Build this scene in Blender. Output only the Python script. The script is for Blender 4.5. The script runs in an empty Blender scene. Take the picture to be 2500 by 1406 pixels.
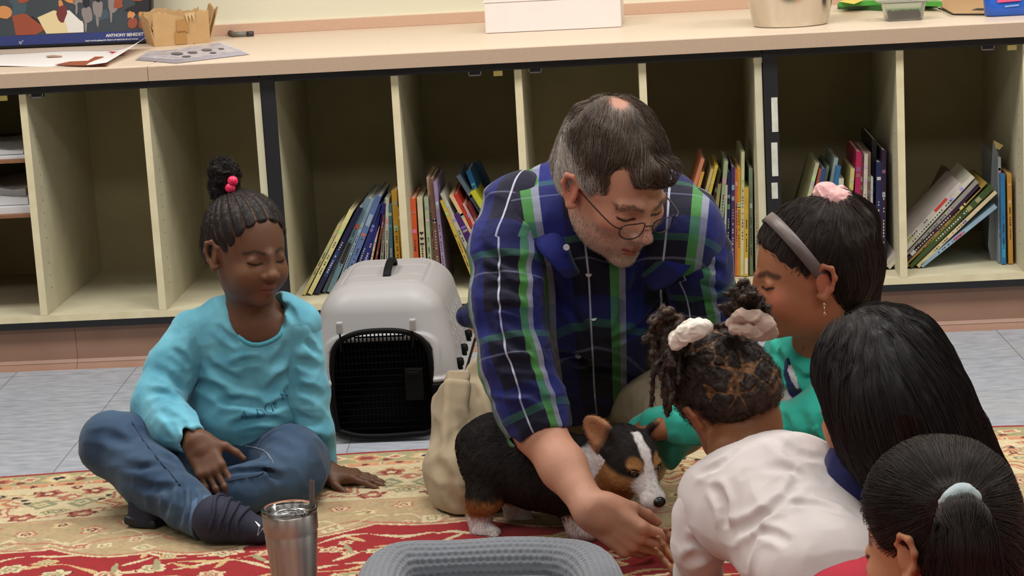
import bpy, bmesh, math, random
import numpy as np
from mathutils import Matrix, Vector
sc = bpy.context.scene
COL = sc.collection
# ------------------------------------------------------------------ camera
F_PX, PITCH, YAW, ROLL = 5253.1, .1988, -.0575, -.0559
CAM = np.array([.8881, -5.2107, 1.2097])
_fw = np.array([math.sin(YAW)*math.cos(PITCH), math.cos(YAW)*math.cos(PITCH), -math.sin(PITCH)])
_r = np.array([math.cos(YAW), -math.sin(YAW), 0.]); _u = np.cross(_r, _fw)
RT = _r*math.cos(ROLL)+_u*math.sin(ROLL); UP = -_r*math.sin(ROLL)+_u*math.cos(ROLL)
cd = bpy.data.cameras.new('camera'); cam = bpy.data.objects.new('camera', cd); COL.objects.link(cam)
cd.sensor_width = 36; cd.lens = F_PX/2500*36; cd.clip_start = .1; cd.clip_end = 60
cam.matrix_world = Matrix(((RT[0], UP[0], -_fw[0], CAM[0]), (RT[1], UP[1], -_fw[1], CAM[1]), (RT[2], UP[2], -_fw[2], CAM[2]), (0, 0, 0, 1)))
sc.camera = cam
# ------------------------------------------------------------------ world, lamps, exposure
sc.view_settings.view_transform = 'Standard'; sc.view_settings.look = 'None'
sc.view_settings.gamma = 1; sc.view_settings.use_curve_mapping = False
sc.view_settings.exposure = 0.0
try: sc.cycles.use_denoising = True
except Exception: pass
sc.cycles.max_bounces = 8; sc.cycles.diffuse_bounces = 4; sc.cycles.transparent_max_bounces = 12
w = bpy.data.worlds.new('world'); sc.world = w; w.use_nodes = True
w.node_tree.nodes['Background'].inputs[0].default_value = (1., .96, .9, 1); w.node_tree.nodes['Background'].inputs[1].default_value = .25
def area(name, loc, size, power, col=(1, .975, .94), rot=(0, 0, 0)):
    l = bpy.data.lights.new(name, 'AREA'); l.shape = 'RECTANGLE'; l.size, l.size_y = size; l.energy = power; l.color = col
    o = bpy.data.objects.new(name, l); COL.objects.link(o); o.location = loc; o.rotation_euler = rot; return o
# three rows of fluorescent troffers set in the ceiling
for i, (x, y, p) in enumerate([(-.9, -1.15, 40), (.9, -1.15, 42), (2.7, -1.15, 40), (-.9, -3.6, 20), (.9, -3.6, 20), (2.7, -3.6, 20)]):
    area('ceiling_lamp', (x, y, 2.64), (1.2, .6), p)

# ------------------------------------------------------------------ pixel <-> place
def ray(px, py):
    d = _fw+RT*(px-1250)/F_PX-UP*(py-703)/F_PX
    return d
def at(px, py, Y):
    d = ray(px, py); return CAM+d*((Y-CAM[1])/d[1])
def atz(px, py, Z):
    d = ray(px, py); return CAM+d*((Z-CAM[2])/d[2])
def scl(Y): return F_PX/((Y-CAM[1])/math.cos(PITCH)*.98)       # px per metre near a depth
def scp(p): return F_PX/float((np.asarray(p)-CAM)@_fw)
# ------------------------------------------------------------------ object helpers
def lin(c):
    c = np.asarray(c, float)/255.
    return tuple(np.where(c <= .04045, c/12.92, ((c+.055)/1.055)**2.4))
def tagit(o, label, cat, group=None, kind=None):
    if label: o['label'] = label
    if cat: o['category'] = cat
    if group: o['group'] = group
    if kind: o['kind'] = kind
    return o
def thing(name, label, cat, loc=(0, 0, 0), group=None):
    o = bpy.data.objects.new(name, None); COL.objects.link(o); o.location = [float(v) for v in loc]; o.empty_display_size = .05
    return tagit(o, label, cat, group)
def mkmesh(name, V, Fc, mats, parent=None, smooth=False, midx=None, attrs=None):
    me = bpy.data.meshes.new(name)
    V = np.asarray(V, np.float32)
    if isinstance(Fc, np.ndarray):
        n, k = Fc.shape
        me.vertices.add(len(V)); me.vertices.foreach_set('co', V.ravel())
        me.loops.add(n*k); me.loops.foreach_set('vertex_index', Fc.astype(np.int32).ravel())
        me.polygons.add(n); me.polygons.foreach_set('loop_start', np.arange(0, n*k, k, dtype=np.int32))
        me.update(calc_edges=True)
    else:
        me.from_pydata([tuple(map(float, v)) for v in V], [], Fc); me.update()
    if not isinstance(mats, (list, tuple)): mats = [mats]
    for m in mats: me.materials.append(m)
    if smooth: me.polygons.foreach_set('use_smooth', np.ones(len(me.polygons), bool))
    if midx is not None: me.polygons.foreach_set('material_index', np.asarray(midx, np.int32))
    for an, (ty, dat) in (attrs or {}).items():
        a = me.attributes.new(an, ty, 'POINT')
        a.data.foreach_set('color' if ty == 'FLOAT_COLOR' else ('vector' if ty in ('FLOAT_VECTOR', 'FLOAT2') else 'value'), np.asarray(dat, np.float32).ravel())
    me.validate() if not isinstance(Fc, np.ndarray) else None
    o = bpy.data.objects.new(name, me); COL.objects.link(o)
    if parent is not None:
        o.parent = parent
        lo = Vector((0, 0, 0)); q = parent
        lo = q.matrix_parent_inverse.inverted().translation if False else Vector(rootloc(q))
        o.matrix_parent_inverse = Matrix.Translation(-lo)
    return o
def rootloc(q):
    # world place of a parent built by this script (things sit at their base, parts at the world origin)
    return tuple(q.location) if q.parent is None else (0, 0, 0)
class MB:
    """collects shapes into one mesh"""
    def __init__(s): s.V = []; s.F = []; s.M = []; s.sm = []
    def add(s, V, F, m=0):
        n = len(s.V); s.V += [tuple(map(float, v)) for v in V]; s.F += [tuple(i+n for i in f) for f in F]; s.M += [m]*len(F); return s
    def box(s, a, b, m=0, bev=0.):
        a = np.minimum(a, b) if True else a; x0, y0, z0 = a; x1, y1, z1 = b
        return s.obox(((x0+x1)/2, (y0+y1)/2, (z0+z1)/2), (abs(x1-x0)/2, abs(y1-y0)/2, abs(z1-z0)/2), None, m, bev)
    def obox(s, c, h, R=None, m=0, bev=0.):
        c = np.asarray(c, float); h = np.asarray(h, float); bev = min(bev, .45*min(h)*2)
        if bev <= 0:
            P = np.array([(i, j, k) for i in (-1, 1) for j in (-1, 1) for k in (-1, 1)])*h
            Fc = [(0, 1, 3, 2), (4, 6, 7, 5), (0, 4, 5, 1), (2, 3, 7, 6), (0, 2, 6, 4), (1, 5, 7, 3)]
        else:
            bm = bmesh.new(); bmesh.ops.create_cube(bm, size=2)
            for v in bm.verts: v.co = Vector([v.co[i]*h[i] for i in range(3)])
            bmesh.ops.bevel(bm, geom=bm.edges[:], offset=bev, segments=2, affect='EDGES', profile=.7)
            P = np.array([v.co[:] for v in bm.verts]); Fc = [tuple(v.index for v in f.verts) for f in bm.faces]; bm.free()
        if R is not None: P = P@np.asarray(R).T
        return s.add(P+c, Fc, m)
    def tube(s, pts, r, n=10, m=0, cap=True, closed=False):
        V, Fc = tube(pts, r, n, cap, closed); return s.add(V, Fc, m)
    def lathe(s, prof, c=(0, 0, 0), n=48, m=0, R=None):
        a = np.linspace(0, 2*math.pi, n, endpoint=False); V = []; Fc = []
        for (r, z) in prof: V += [(r*math.cos(t), r*math.sin(t), z) for t in a]
        for i in range(len(prof)-1):
            for j in range(n): Fc.append((i*n+j, i*n+(j+1) % n, (i+1)*n+(j+1) % n, (i+1)*n+j))
        V = np.array(V)
        if R is not None: V = V@np.asarray(R).T
        return s.add(V+np.asarray(c), Fc, m)
    def build(s, name, mats, parent=None, smooth=False, **k):
        return mkmesh(name, s.V, s.F, mats, parent, smooth, midx=s.M, **k)
def tube(pts, r, n=10, cap=True, closed=False):
    pts = np.asarray(pts, float); m = len(pts); r = np.broadcast_to(np.asarray(r, float), (m,))
    T = np.gradient(pts, axis=0)
    if closed: T = np.roll(pts, -1, 0)-np.roll(pts, 1, 0)
    T /= np.linalg.norm(T, axis=1)[:, None]+1e-9
    up = np.array([0, 0, 1.]) if abs(T[0][2]) < .9 else np.array([1., 0, 0])
    V = []
    N = np.cross(T[0], up); N /= np.linalg.norm(N)
    for i in range(m):
        N = N-T[i]*(N@T[i]); N /= np.linalg.norm(N)+1e-9; B = np.cross(T[i], N)
        for j in range(n):
            t = 2*math.pi*j/n; V.append(pts[i]+r[i]*(N*math.cos(t)+B*math.sin(t)))
    Fc = []
    for i in range(m if closed else m-1):
        for j in range(n): Fc.append((i*n+j, i*n+(j+1) % n, ((i+1) % m)*n+(j+1) % n, ((i+1) % m)*n+j))
    if cap and not closed: Fc.append(tuple(range(n))[::-1]); Fc.append(tuple((m-1)*n+j for j in range(n)))
    return V, Fc
def spline(pts, n=8):
    """Catmull-Rom through points"""
    P = np.asarray(pts, float); P = np.vstack([2*P[0]-P[1], P, 2*P[-1]-P[-2]]); out = []
    for i in range(1, len(P)-2):
        for t in np.linspace(0, 1, n, endpoint=False):
            a, b, c, d = P[i-1], P[i], P[i+1], P[i+2]
            out.append(.5*((2*b)+(-a+c)*t+(2*a-5*b+4*c-d)*t*t+(-a+3*b-3*c+d)*t**3))
    out.append(P[-2]); return np.array(out)
def eul(yaw=0, pitch=0, roll=0):
    """face forward is -Y: yaw turns it to the right of the picture, pitch bows it, roll leans it (degrees)"""
    a, b, c = map(math.radians, (yaw, pitch, roll))
    Rz = np.array([[math.cos(a), -math.sin(a), 0], [math.sin(a), math.cos(a), 0], [0, 0, 1]])
    Rx = np.array([[1, 0, 0], [0, math.cos(b), -math.sin(b)], [0, math.sin(b), math.cos(b)]])
    Ry = np.array([[math.cos(c), 0, math.sin(c)], [0, 1, 0], [-math.sin(c), 0, math.cos(c)]])
    return Rz@Rx@Ry
def frame(x, z):
    x = np.asarray(x, float); x = x/np.linalg.norm(x); z = np.asarray(z, float); z = z-x*(z@x); z /= np.linalg.norm(z)
    return np.stack([x, np.cross(z, x), z], 1)
# ------------------------------------------------------------------ materials
def mat(name, col=(200, 200, 200), rough=.6, metal=0., attr=None, noise=None, bump=None, sss=0., spec=.5, trans=0., alpha=None, ior=None, coat=0, sheen=0, wrk=None):
    """noise=(scale, dark factor colour, fac) mottles the colour; bump=(scale, strength, dist)"""
    m = bpy.data.materials.new(name); m.use_nodes = True; nt = m.node_tree; N = nt.nodes; L = nt.links; b = N['Principled BSDF']
    c = (*lin(col), 1); b.inputs['Base Color'].default_value = c; b.inputs['Roughness'].default_value = rough
    b.inputs['Metallic'].default_value = metal; b.inputs['Specular IOR Level'].default_value = spec
    if ior: b.inputs['IOR'].default_value = ior
    if trans: b.inputs['Transmission Weight'].default_value = trans
    if coat: b.inputs['Coat Weight'].default_value = coat
    if sheen: b.inputs['Sheen Weight'].default_value = sheen; b.inputs['Sheen Roughness'].default_value = .5
    if sss:
        b.inputs['Subsurface Weight'].default_value = sss; b.inputs['Subsurface Radius'].default_value = (1, .35, .2); b.inputs['Subsurface Scale'].default_value = .006
    src = None
    if attr:
        a = N.new('ShaderNodeAttribute'); a.attribute_name = attr; src = a.outputs['Color']
    tc = N.new('ShaderNodeTexCoord')
    if noise:
        n = N.new('ShaderNodeTexNoise'); n.inputs['Scale'].default_value = noise[0]; n.inputs['Detail'].default_value = 4; L.new(tc.outputs['Object'], n.inputs['Vector'])
        cr = N.new('ShaderNodeMapRange'); cr.inputs[1].default_value = .35; cr.inputs[2].default_value = .7; L.new(n.outputs['Fac'], cr.inputs[0])
        mm = N.new('ShaderNodeMath'); mm.operation = 'MULTIPLY'; mm.inputs[1].default_value = noise[2]; L.new(cr.outputs[0], mm.inputs[0])
        mx = N.new('ShaderNodeMix'); mx.data_type = 'RGBA'; L.new(mm.outputs[0], mx.inputs[0])
        if src is not None: L.new(src, mx.inputs[6])
        else: mx.inputs[6].default_value = c
        mx.inputs[7].default_value = (*lin(noise[1]), 1); src = mx.outputs[2]
    if src is not None: L.new(src, b.inputs['Base Color'])
    if bump:
        n = N.new('ShaderNodeTexNoise'); n.inputs['Scale'].default_value = bump[0]; n.inputs['Detail'].default_value = 5; L.new(tc.outputs['Object'], n.inputs['Vector'])
        bp = N.new('ShaderNodeBump'); bp.inputs['Strength'].default_value = bump[1]; bp.inputs['Distance'].default_value = bump[2] if len(bump) > 2 else .002
        L.new(n.outputs['Fac'], bp.inputs['Height']); L.new(bp.outputs[0], b.inputs['Normal'])
    if alpha is not None: b.inputs['Alpha'].default_value = alpha
    if wrk: wrinkle(nt, tc, *wrk)
    return m
def wrinkle(nt, tc, scale, strength, dist):
    """soft creases: ridged, warped noise as a second bump"""
    N = nt.nodes; L = nt.links; b = N['Principled BSDF']; n = N.new('ShaderNodeTexNoise'); n.noise_type = 'RIDGED_MULTIFRACTAL'; n.inputs['Scale'].default_value = scale; n.inputs['Detail'].default_value = 2.5; n.inputs['Distortion'].default_value = .6
    mp = N.new('ShaderNodeMapping'); mp.inputs['Scale'].default_value = (.75, 1, 1.5); mp.inputs['Rotation'].default_value = (.2, .35, 0); L.new(tc.outputs['Object'], mp.inputs[0]); L.new(mp.outputs[0], n.inputs['Vector'])
    bp = N.new('ShaderNodeBump'); bp.inputs['Strength'].default_value = strength; bp.inputs['Distance'].default_value = dist; L.new(n.outputs['Fac'], bp.inputs['Height'])
    src = b.inputs['Normal'].links[0].from_node if b.inputs['Normal'].is_linked else None
    if src is not None: L.new(bp.outputs[0], src.inputs['Normal'])
    else: L.new(bp.outputs[0], b.inputs['Normal'])
# ------------------------------------------------------------------ signed distance modelling
def smin(a, b, k):
    h = np.maximum(k-np.abs(a-b), 0)/k; return np.minimum(a, b)-h*h*k*.25
class S:
    def __init__(s): s.p = []; s.disp = None; s.dmax = 0.
    def _a(s, kind, prm, k, op, tag, M):
        R, t, q = M if M is not None else (np.eye(3), np.zeros(3), 1.)
        s.p.append((kind, prm, k, op, tag, np.asarray(R, np.float32), np.asarray(t, np.float32), np.float32(q))); return s
    def cap(s, a, b, ra, rb=None, k=.01, op='u', tag='', M=None):
        return s._a('cap', (np.asarray(a, np.float32), np.asarray(b, np.float32), np.float32(ra), np.float32(ra if rb is None else rb)), k, op, tag, M)
    def chain(s, pts, k=.01, tag='', M=None, op='u'):
        for (a, ra), (b, rb) in zip(pts[:-1], pts[1:]): s.cap(a, b, ra, rb, k, op, tag, M)
        return s
    def ell(s, c, r, R=None, k=.01, op='u', tag='', M=None):
        r = np.broadcast_to(np.asarray(r, np.float32), (3,))
        if R is not None or M is None:
            R0, t0, q0 = M if M is not None else (np.eye(3), np.zeros(3), 1.)
            R1 = np.asarray(R0)@(np.eye(3) if R is None else np.asarray(R)); t1 = np.asarray(t0)+np.asarray(R0)@(np.asarray(c)*q0)
            return s._a('ell', (np.zeros(3, np.float32), r), k, op, tag, (R1, t1, q0))
        return s._a('ell', (np.asarray(c, np.float32), r), k, op, tag, M)
    def box(s, c, h, r=.005, R=None, k=.01, op='u', tag='', M=None):
        R0, t0, q0 = M if M is not None else (np.eye(3), np.zeros(3), 1.)
        R1 = np.asarray(R0)@(np.eye(3) if R is None else np.asarray(R)); t1 = np.asarray(t0)+np.asarray(R0)@(np.asarray(c)*q0)
        return s._a('box', (np.asarray(h, np.float32), np.float32(r)), k, op, tag, (R1, t1, q0))
    @staticmethod
    def ev(pr, P):
        kind, prm, k, op, tag, R, t, q = pr
        Q = (P-t)@R/q
        if kind == 'cap':
            a, b, ra, rb = prm; ab = b-a; L2 = max(float(ab@ab), 1e-12); h = np.clip((Q-a)@ab/L2, 0, 1)
            d = Q-a-h[..., None]*ab; return (np.sqrt((d*d).sum(-1))-(ra+(rb-ra)*h))*q
        if kind == 'ell':
            c, r = prm; d = Q-c; k0 = np.sqrt(((d/r)**2).sum(-1)); k1 = np.sqrt(((d/(r*r))**2).sum(-1))+1e-9
            return np.where(k0 < .3, (k0-1)*r.min(), k0*(k0-1)/k1)*q
        h, r = prm; d = np.abs(Q)-h+r; return (np.sqrt((np.maximum(d, 0)**2).sum(-1))+np.minimum(d.max(-1), 0)-r)*q
    def field(s, P, tag=None):
        P = np.asarray(P, np.float32); D = np.full(P.shape[:-1], 9., np.float32)
        for pr in s.p:
            if tag is not None and not pr[4].startswith(tag): continue
            d = s.ev(pr, P)
            D = smin(D, d, pr[2]) if pr[3] == 'u' else -smin(-D, d, pr[2])
        if s.disp is not None and tag is None: D = D+s.disp(P)
        return D
    def grad(s, P, e=.0015):
        g = np.stack([s.field(P+np.eye(3, dtype=np.float32)[i]*e)-s.field(P-np.eye(3, dtype=np.float32)[i]*e) for i in range(3)], -1)
        return g/(np.linalg.norm(g, axis=-1, keepdims=True)+1e-9)
    def mesh(s, res, clip=None):
        """sparse-block surface nets -> V, quads"""
        B = 12; lo = np.full(3, 9.); hi = np.full(3, -9.)
        for kind, prm, k, op, tag, R, t, q in s.p:
            if op != 'u': continue
            if kind == 'cap': pts = [prm[0], prm[1]]; rr = max(prm[2], prm[3])
            elif kind == 'ell': pts = [prm[0]]; rr = max(prm[1])
            else: pts = [np.zeros(3)]; rr = np.linalg.norm(prm[0])
            for p_ in pts:
                c = t+R@(p_*q); lo = np.minimum(lo, c-rr*q-.004-s.dmax); hi = np.maximum(hi, c+rr*q+.004+s.dmax)
        if clip is not None: lo = np.maximum(lo, clip[0]); hi = np.minimum(hi, clip[1])
        nb = np.ceil((hi-lo)/(res*B)).astype(int)
        g = np.stack(np.meshgrid(*[np.arange(n) for n in nb], indexing='ij'), -1).reshape(-1, 3)
        C = (lo+(g+.5)*res*B).astype(np.float32); hd = res*B*.5*math.sqrt(3)
        dp = [s.ev(pr, C) for pr in s.p]; D = np.full(len(C), 9., np.float32)
        for pr, d in zip(s.p, dp):
            if pr[3] == 'u': D = smin(D, d, pr[2])
        Dm = D.copy()
        for pr, d in zip(s.p, dp):
            if pr[3] != 'u': D = -smin(-D, d, pr[2])
        act = np.abs(D) < hd*1.35+s.dmax
        act |= (np.abs(Dm) < hd*1.35+s.dmax)
        for pr, d in zip(s.p, dp):
            if pr[3] != 'u': act |= (np.abs(d) < hd*1.3) & (Dm < hd)
        ai = np.nonzero(act)[0]; NY, NZ = nb[1]*B+2, nb[2]*B+2
        ax = np.arange(B+1); loc = np.stack(np.meshgrid(ax, ax, ax, indexing='ij'), -1).astype(np.float32)
        keys = []; pos = []; quads = []
        corner = [(i, j, k) for i in (0, 1) for j in (0, 1) for k in (0, 1)]
        edges = [(a, b) for a in range(8) for b in range(a+1, 8) if sum(abs(corner[a][i]-corner[b][i]) for i in range(3)) == 1]
        for st in range(0, len(ai), 400):
            bi = ai[st:st+400]; nB = len(bi); org = g[bi]*B
            P = (lo+(org[:, None, None, None, :]+loc)*res).astype(np.float32)
            F = np.full(P.shape[:-1], 9., np.float32)
            first = Dm[bi]
            for pr, d in zip(s.p, dp):
                if pr[3] != 'u': continue
                sel = d[bi] < first+hd*2.3+pr[2]*1.5
                if sel.any(): F[sel] = smin(F[sel], s.ev(pr, P[sel]), pr[2])
            for pr, d in zip(s.p, dp):
                if pr[3] == 'u': continue
                sel = d[bi] < hd*2.2+pr[2]
                if sel.any(): F[sel] = -smin(-F[sel], s.ev(pr, P[sel]), pr[2])
            if s.disp is not None: F = F+s.disp(P)
            ins = F < 0
            cs = [ins[:, i:B+i, j:B+j, k:B+k] for i, j, k in corner]; n_in = sum(c.astype(np.int8) for c in cs)
            cell = (n_in > 0) & (n_in < 8); b_, x_, y_, z_ = np.nonzero(cell)
            fv = np.stack([F[b_, x_+i, y_+j, z_+k] for i, j, k in corner], 1)
            acc = np.zeros((len(b_), 3), np.float32); cnt = np.zeros(len(b_), np.float32)
            for a, b in edges:
                fa, fb = fv[:, a], fv[:, b]; m = (fa < 0) != (fb < 0); t = np.where(m, fa/(fa-fb+1e-12), 0)
                pa = np.array(corner[a], np.float32); pb = np.array(corner[b], np.float32)
                acc += np.where(m[:, None], pa+(pb-pa)*t[:, None], 0); cnt += m
            G = org[b_]+np.stack([x_, y_, z_], 1)
            keys.append((G[:, 0]*NY+G[:, 1])*NZ+G[:, 2]); pos.append(lo+(G+acc/cnt[:, None])*res)
            for axis in range(3):
                sl0 = [slice(0, B)]*3; sl1 = [slice(0, B)]*3; sl1[axis] = slice(1, B+1)
                i0 = ins[(slice(None), *sl0)]; i1 = ins[(slice(None), *sl1)]
                b2, x2, y2, z2 = np.nonzero(i0 != i1)
                if len(b2) == 0: continue
                G2 = org[b2]+np.stack([x2, y2, z2], 1); flip = i0[b2, x2, y2, z2]
                u, v = [(1, 2), (2, 0), (0, 1)][axis]; q = []
                for du, dv in ((0, 0), (-1, 0), (-1, -1), (0, -1)):
                    H = G2.copy(); H[:, u] += du; H[:, v] += dv; q.append((H[:, 0]*NY+H[:, 1])*NZ+H[:, 2])
                q = np.stack(q, 1); q[~flip] = q[~flip][:, ::-1]; quads.append(q)
        K = np.concatenate(keys); Vp = np.concatenate(pos); K, ui = np.unique(K, return_index=True); Vp = Vp[ui]
        Q = np.concatenate(quads); ix = np.searchsorted(K, Q).clip(0, len(K)-1); ok = (K[ix] == Q).all(1)
        return Vp, ix[ok]
def relax(V, Q, it=1, lam=.5):
    V = V.copy(); e = np.concatenate([Q[:, [0, 1]], Q[:, [1, 2]], Q[:, [2, 3]], Q[:, [3, 0]]])
    for _ in range(it):
        A = np.zeros_like(V); n = np.zeros(len(V))
        for c in range(3): A[:, c] = np.bincount(e[:, 0], V[e[:, 1], c], len(V))+np.bincount(e[:, 1], V[e[:, 0], c], len(V))
        n = np.bincount(e[:, 0], minlength=len(V))+np.bincount(e[:, 1], minlength=len(V)); n = np.maximum(n, 1)
        V += lam*(A/n[:, None]-V)
    return V
def sdfobj(name, s, res, mats, parent, colf=None, attrs=None, rel=1, clip=None, cut=None):
    V, Q = s.mesh(res, clip); V = relax(V, Q, rel) if rel else V
    if cut is not None:
        keep = cut(V)[Q].all(1); Q = Q[keep]; us = np.unique(Q); mp = np.zeros(len(V), int); mp[us] = np.arange(len(us)); V = V[us]; Q = mp[Q]
    at_ = {}
    if colf is not None:
        c = colf(V); at_['Col'] = ('FLOAT_COLOR', np.hstack([c, np.ones((len(c), 1))]))
    for n, f in (attrs or {}).items(): at_[n] = ('FLOAT_VECTOR', f(V))
    return mkmesh(name, V, Q, mats, parent, True, attrs=at_)
def hsh(n, seed=0):
    n = np.asarray(n, np.float64); return np.modf(np.abs(np.sin(n*12.9898+seed*78.233)*43758.5453))[0]
def vnoise(P, f, seed=0):
    """smooth value noise in -1..1"""
    P = np.asarray(P, np.float64)*f+seed*17.13; I = np.floor(P).astype(np.int64); t = P-I; t = t*t*(3-2*t); out = 0
    for i in (0, 1):
        for j in (0, 1):
            for k in (0, 1):
                n = ((I[..., 0]+i)*374761393+(I[..., 1]+j)*668265263+(I[..., 2]+k)*2147483647+seed*974711) & 0x7fffffff
                n = ((n ^ (n >> 13))*1274126177) & 0x7fffffff; v = ((n ^ (n >> 16)) & 0xffff)/32767.5-1
                out = out+v*np.where(i, t[..., 0], 1-t[..., 0])*np.where(j, t[..., 1], 1-t[..., 1])*np.where(k, t[..., 2], 1-t[..., 2])
    return out
def sst(a, b, x): t = np.clip((x-a)/(b-a), 0, 1); return t*t*(3-2*t)
def mixc(A, B, f): return A*(1-f[:, None])+np.asarray(B)*f[:, None]
# ------------------------------------------------------------------ hair
def strands(s, seeds, flow, n=10, step=.01, lift=.0015, grav=0., wob=.15, seed=0, lens=None, ffall=None):
    """walk streamlines over the surface of s; returns (N,n,3)"""
    rg = np.random.default_rng(seed); P = seeds.astype(np.float32).copy(); out = []
    lifts = (lift*(.3+1.4*rg.random(len(P)))).astype(np.float32); ln = np.ones(len(P), np.float32) if lens is None else lens
    wv = rg.normal(0, wob, (len(P), 3)).astype(np.float32)
    for i in range(n):
        g = s.grad(P); d = s.field(P); P = P-g*(d-lifts)[:, None]; out.append(P.copy())
        f = flow(P); f = f/(np.linalg.norm(f, axis=1, keepdims=True)+1e-9)+wv*(.5+np.sin(i*.9+wv[:, :1]*20)); f = f-g*(f*g).sum(1, keepdims=True); f /= np.linalg.norm(f, axis=1, keepdims=True)+1e-9
        P = P+f.astype(np.float32)*step*ln[:, None]
    return np.stack(out, 1)
def seeds_on(s, res, n, mask=None, seed=0):
    V, Q = s.mesh(res); 
    if mask is not None: V = V[mask(V)]
    rg = np.random.default_rng(seed); return V[rg.integers(0, len(V), n)]+rg.normal(0, res*.4, (n, 3))
def hairmesh(name, C, r0, r1, mats, parent, cols):
    """C (N,n,3) centrelines -> three-sided tapering tubes, one colour per strand (or per point)"""
    N, n, _ = C.shape; T = np.gradient(C, axis=1); T /= np.linalg.norm(T, axis=2, keepdims=True)+1e-9
    a = np.array([.31, .52, .79]); A = np.cross(T, a); A /= np.linalg.norm(A, axis=2, keepdims=True)+1e-9; Bn = np.cross(T, A)
    t = np.linspace(0, 1, n); r = (r0+(r1-r0)*t)[None, :, None]; V = []
    for j in range(3): V.append(C+r*(A*math.cos(j*2.0944)+Bn*math.sin(j*2.0944)))
    V = np.stack(V, 2).reshape(-1, 3); idx = np.arange(N*n*3).reshape(N, n, 3); F = []
    for j in range(3):
        k = (j+1) % 3; F.append(np.stack([idx[:, :-1, j], idx[:, :-1, k], idx[:, 1:, k], idx[:, 1:, j]], -1).reshape(-1, 4))
    cols = np.asarray(cols, float)
    if cols.ndim == 2: cols = np.repeat(cols[:, None], n, 1)
    cc = np.repeat(cols.reshape(-1, 3), 3, 0)
    return mkmesh(name, V, np.concatenate(F), mats, parent, True, attrs={'Col': ('FLOAT_COLOR', np.hstack([cc, np.ones((len(cc), 1))]))})
# ================================================================== room
M = {}
M['wall'] = mat('wall_paint', (224, 219, 196), .7, noise=(3, (217, 212, 186), .5), bump=(180, .08, .001))
M['ceil'] = mat('ceiling_tile', (235, 232, 222), .9)
M['count'] = mat('counter_laminate', (230, 210, 188), .38, noise=(90, (216, 195, 173), .45), spec=.4)
M['countedge'] = mat('counter_edge', (184, 160, 138), .5, noise=(400, (168, 143, 122), .6))
M['splash'] = mat('backsplash_laminate', (206, 170, 145), .5, noise=(200, (192, 156, 132), .4))
M['black'] = mat('black_laminate', (19, 19, 24), .5)
M['lam'] = mat('cream_laminate', (203, 196, 168), .55, noise=(14, (184, 177, 148), .5), spec=.3)
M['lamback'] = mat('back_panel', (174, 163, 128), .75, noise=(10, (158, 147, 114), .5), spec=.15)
M['edge'] = mat('cream_edge_band', (222, 211, 176), .5, noise=(22, (198, 184, 144), .55))
M['brown'] = mat('brown_board', (136, 92, 62), .6, noise=(60, (112, 72, 48), .5))
M['base'] = mat('brown_rubber_base', (150, 116, 98), .45, noise=(12, (134, 102, 86), .5), spec=.35)
M['metal'] = mat('zinc_catch', (150, 150, 150), .4, .9)
M['dark'] = mat('dark_gap', (16, 14, 14), .7)
def st(name, mb, m, **k):
    o = mb.build(name, m, None, **k); o['kind'] = 'structure'; return o
ZC, ZB, WD, ID = .7547, .124, .81, .5844      # counter top, cabinet floor edge, wall depth, bay depth
X0, X1, YF = -4.2, 5.4, -7.0
# floor: vinyl tiles
def floor_mat():
    m = bpy.data.materials.new('vinyl_tile'); m.use_nodes = True; nt = m.node_tree; N = nt.nodes; L = nt.links; b = N['Principled BSDF']
    tc = N.new('ShaderNodeTexCoord')
    n1 = N.new('ShaderNodeTexNoise'); n1.inputs['Scale'].default_value = 60; n1.inputs['Detail'].default_value = 6
    mp = N.new('ShaderNodeMapping'); mp.inputs['Scale'].default_value = (.35, 1, 1); L.new(tc.outputs['Object'], mp.inputs[0]); L.new(mp.outputs[0], n1.inputs['Vector'])
    cr = N.new('ShaderNodeValToRGB'); e = cr.color_ramp.elements; e[0].position = .3; e[1].position = .72
    e[0].color = (*lin((142, 147, 156)), 1); e[1].color = (*lin((172, 177, 186)), 1); L.new(n1.outputs['Fac'], cr.inputs[0])
    n2 = N.new('ShaderNodeTexNoise'); n2.inputs['Scale'].default_value = 2.3; L.new(tc.outputs['Object'], n2.inputs['Vector'])
    r2 = N.new('ShaderNodeMapRange'); r2.inputs[1].default_value = .55; r2.inputs[2].default_value = .75; r2.inputs[4].default_value = .5; L.new(n2.outputs['Fac'], r2.inputs[0])
    mx = N.new('ShaderNodeMix'); mx.data_type = 'RGBA'; L.new(r2.outputs[0], mx.inputs[0]); L.new(cr.outputs[0], mx.inputs[6]); mx.inputs[7].default_value = (*lin((176, 172, 158)), 1)
    L.new(mx.outputs[2], b.inputs['Base Color']); b.inputs['Roughness'].default_value = .42; b.inputs['Specular IOR Level'].default_value = .45
    bp = N.new('ShaderNodeBump'); bp.inputs['Strength'].default_value = .1; bp.inputs['Distance'].default_value = .001; L.new(n1.outputs['Fac'], bp.inputs['Height']); L.new(bp.outputs[0], b.inputs['Normal'])
    return m
M['floor'] = floor_mat(); M['seam'] = mat('tile_joint', (96, 98, 102), .8)
mb = MB(); mb.box((X0, YF, -.05), (X1, WD, 0), 0)
FL = st('floor', mb, [M['floor']])
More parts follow.
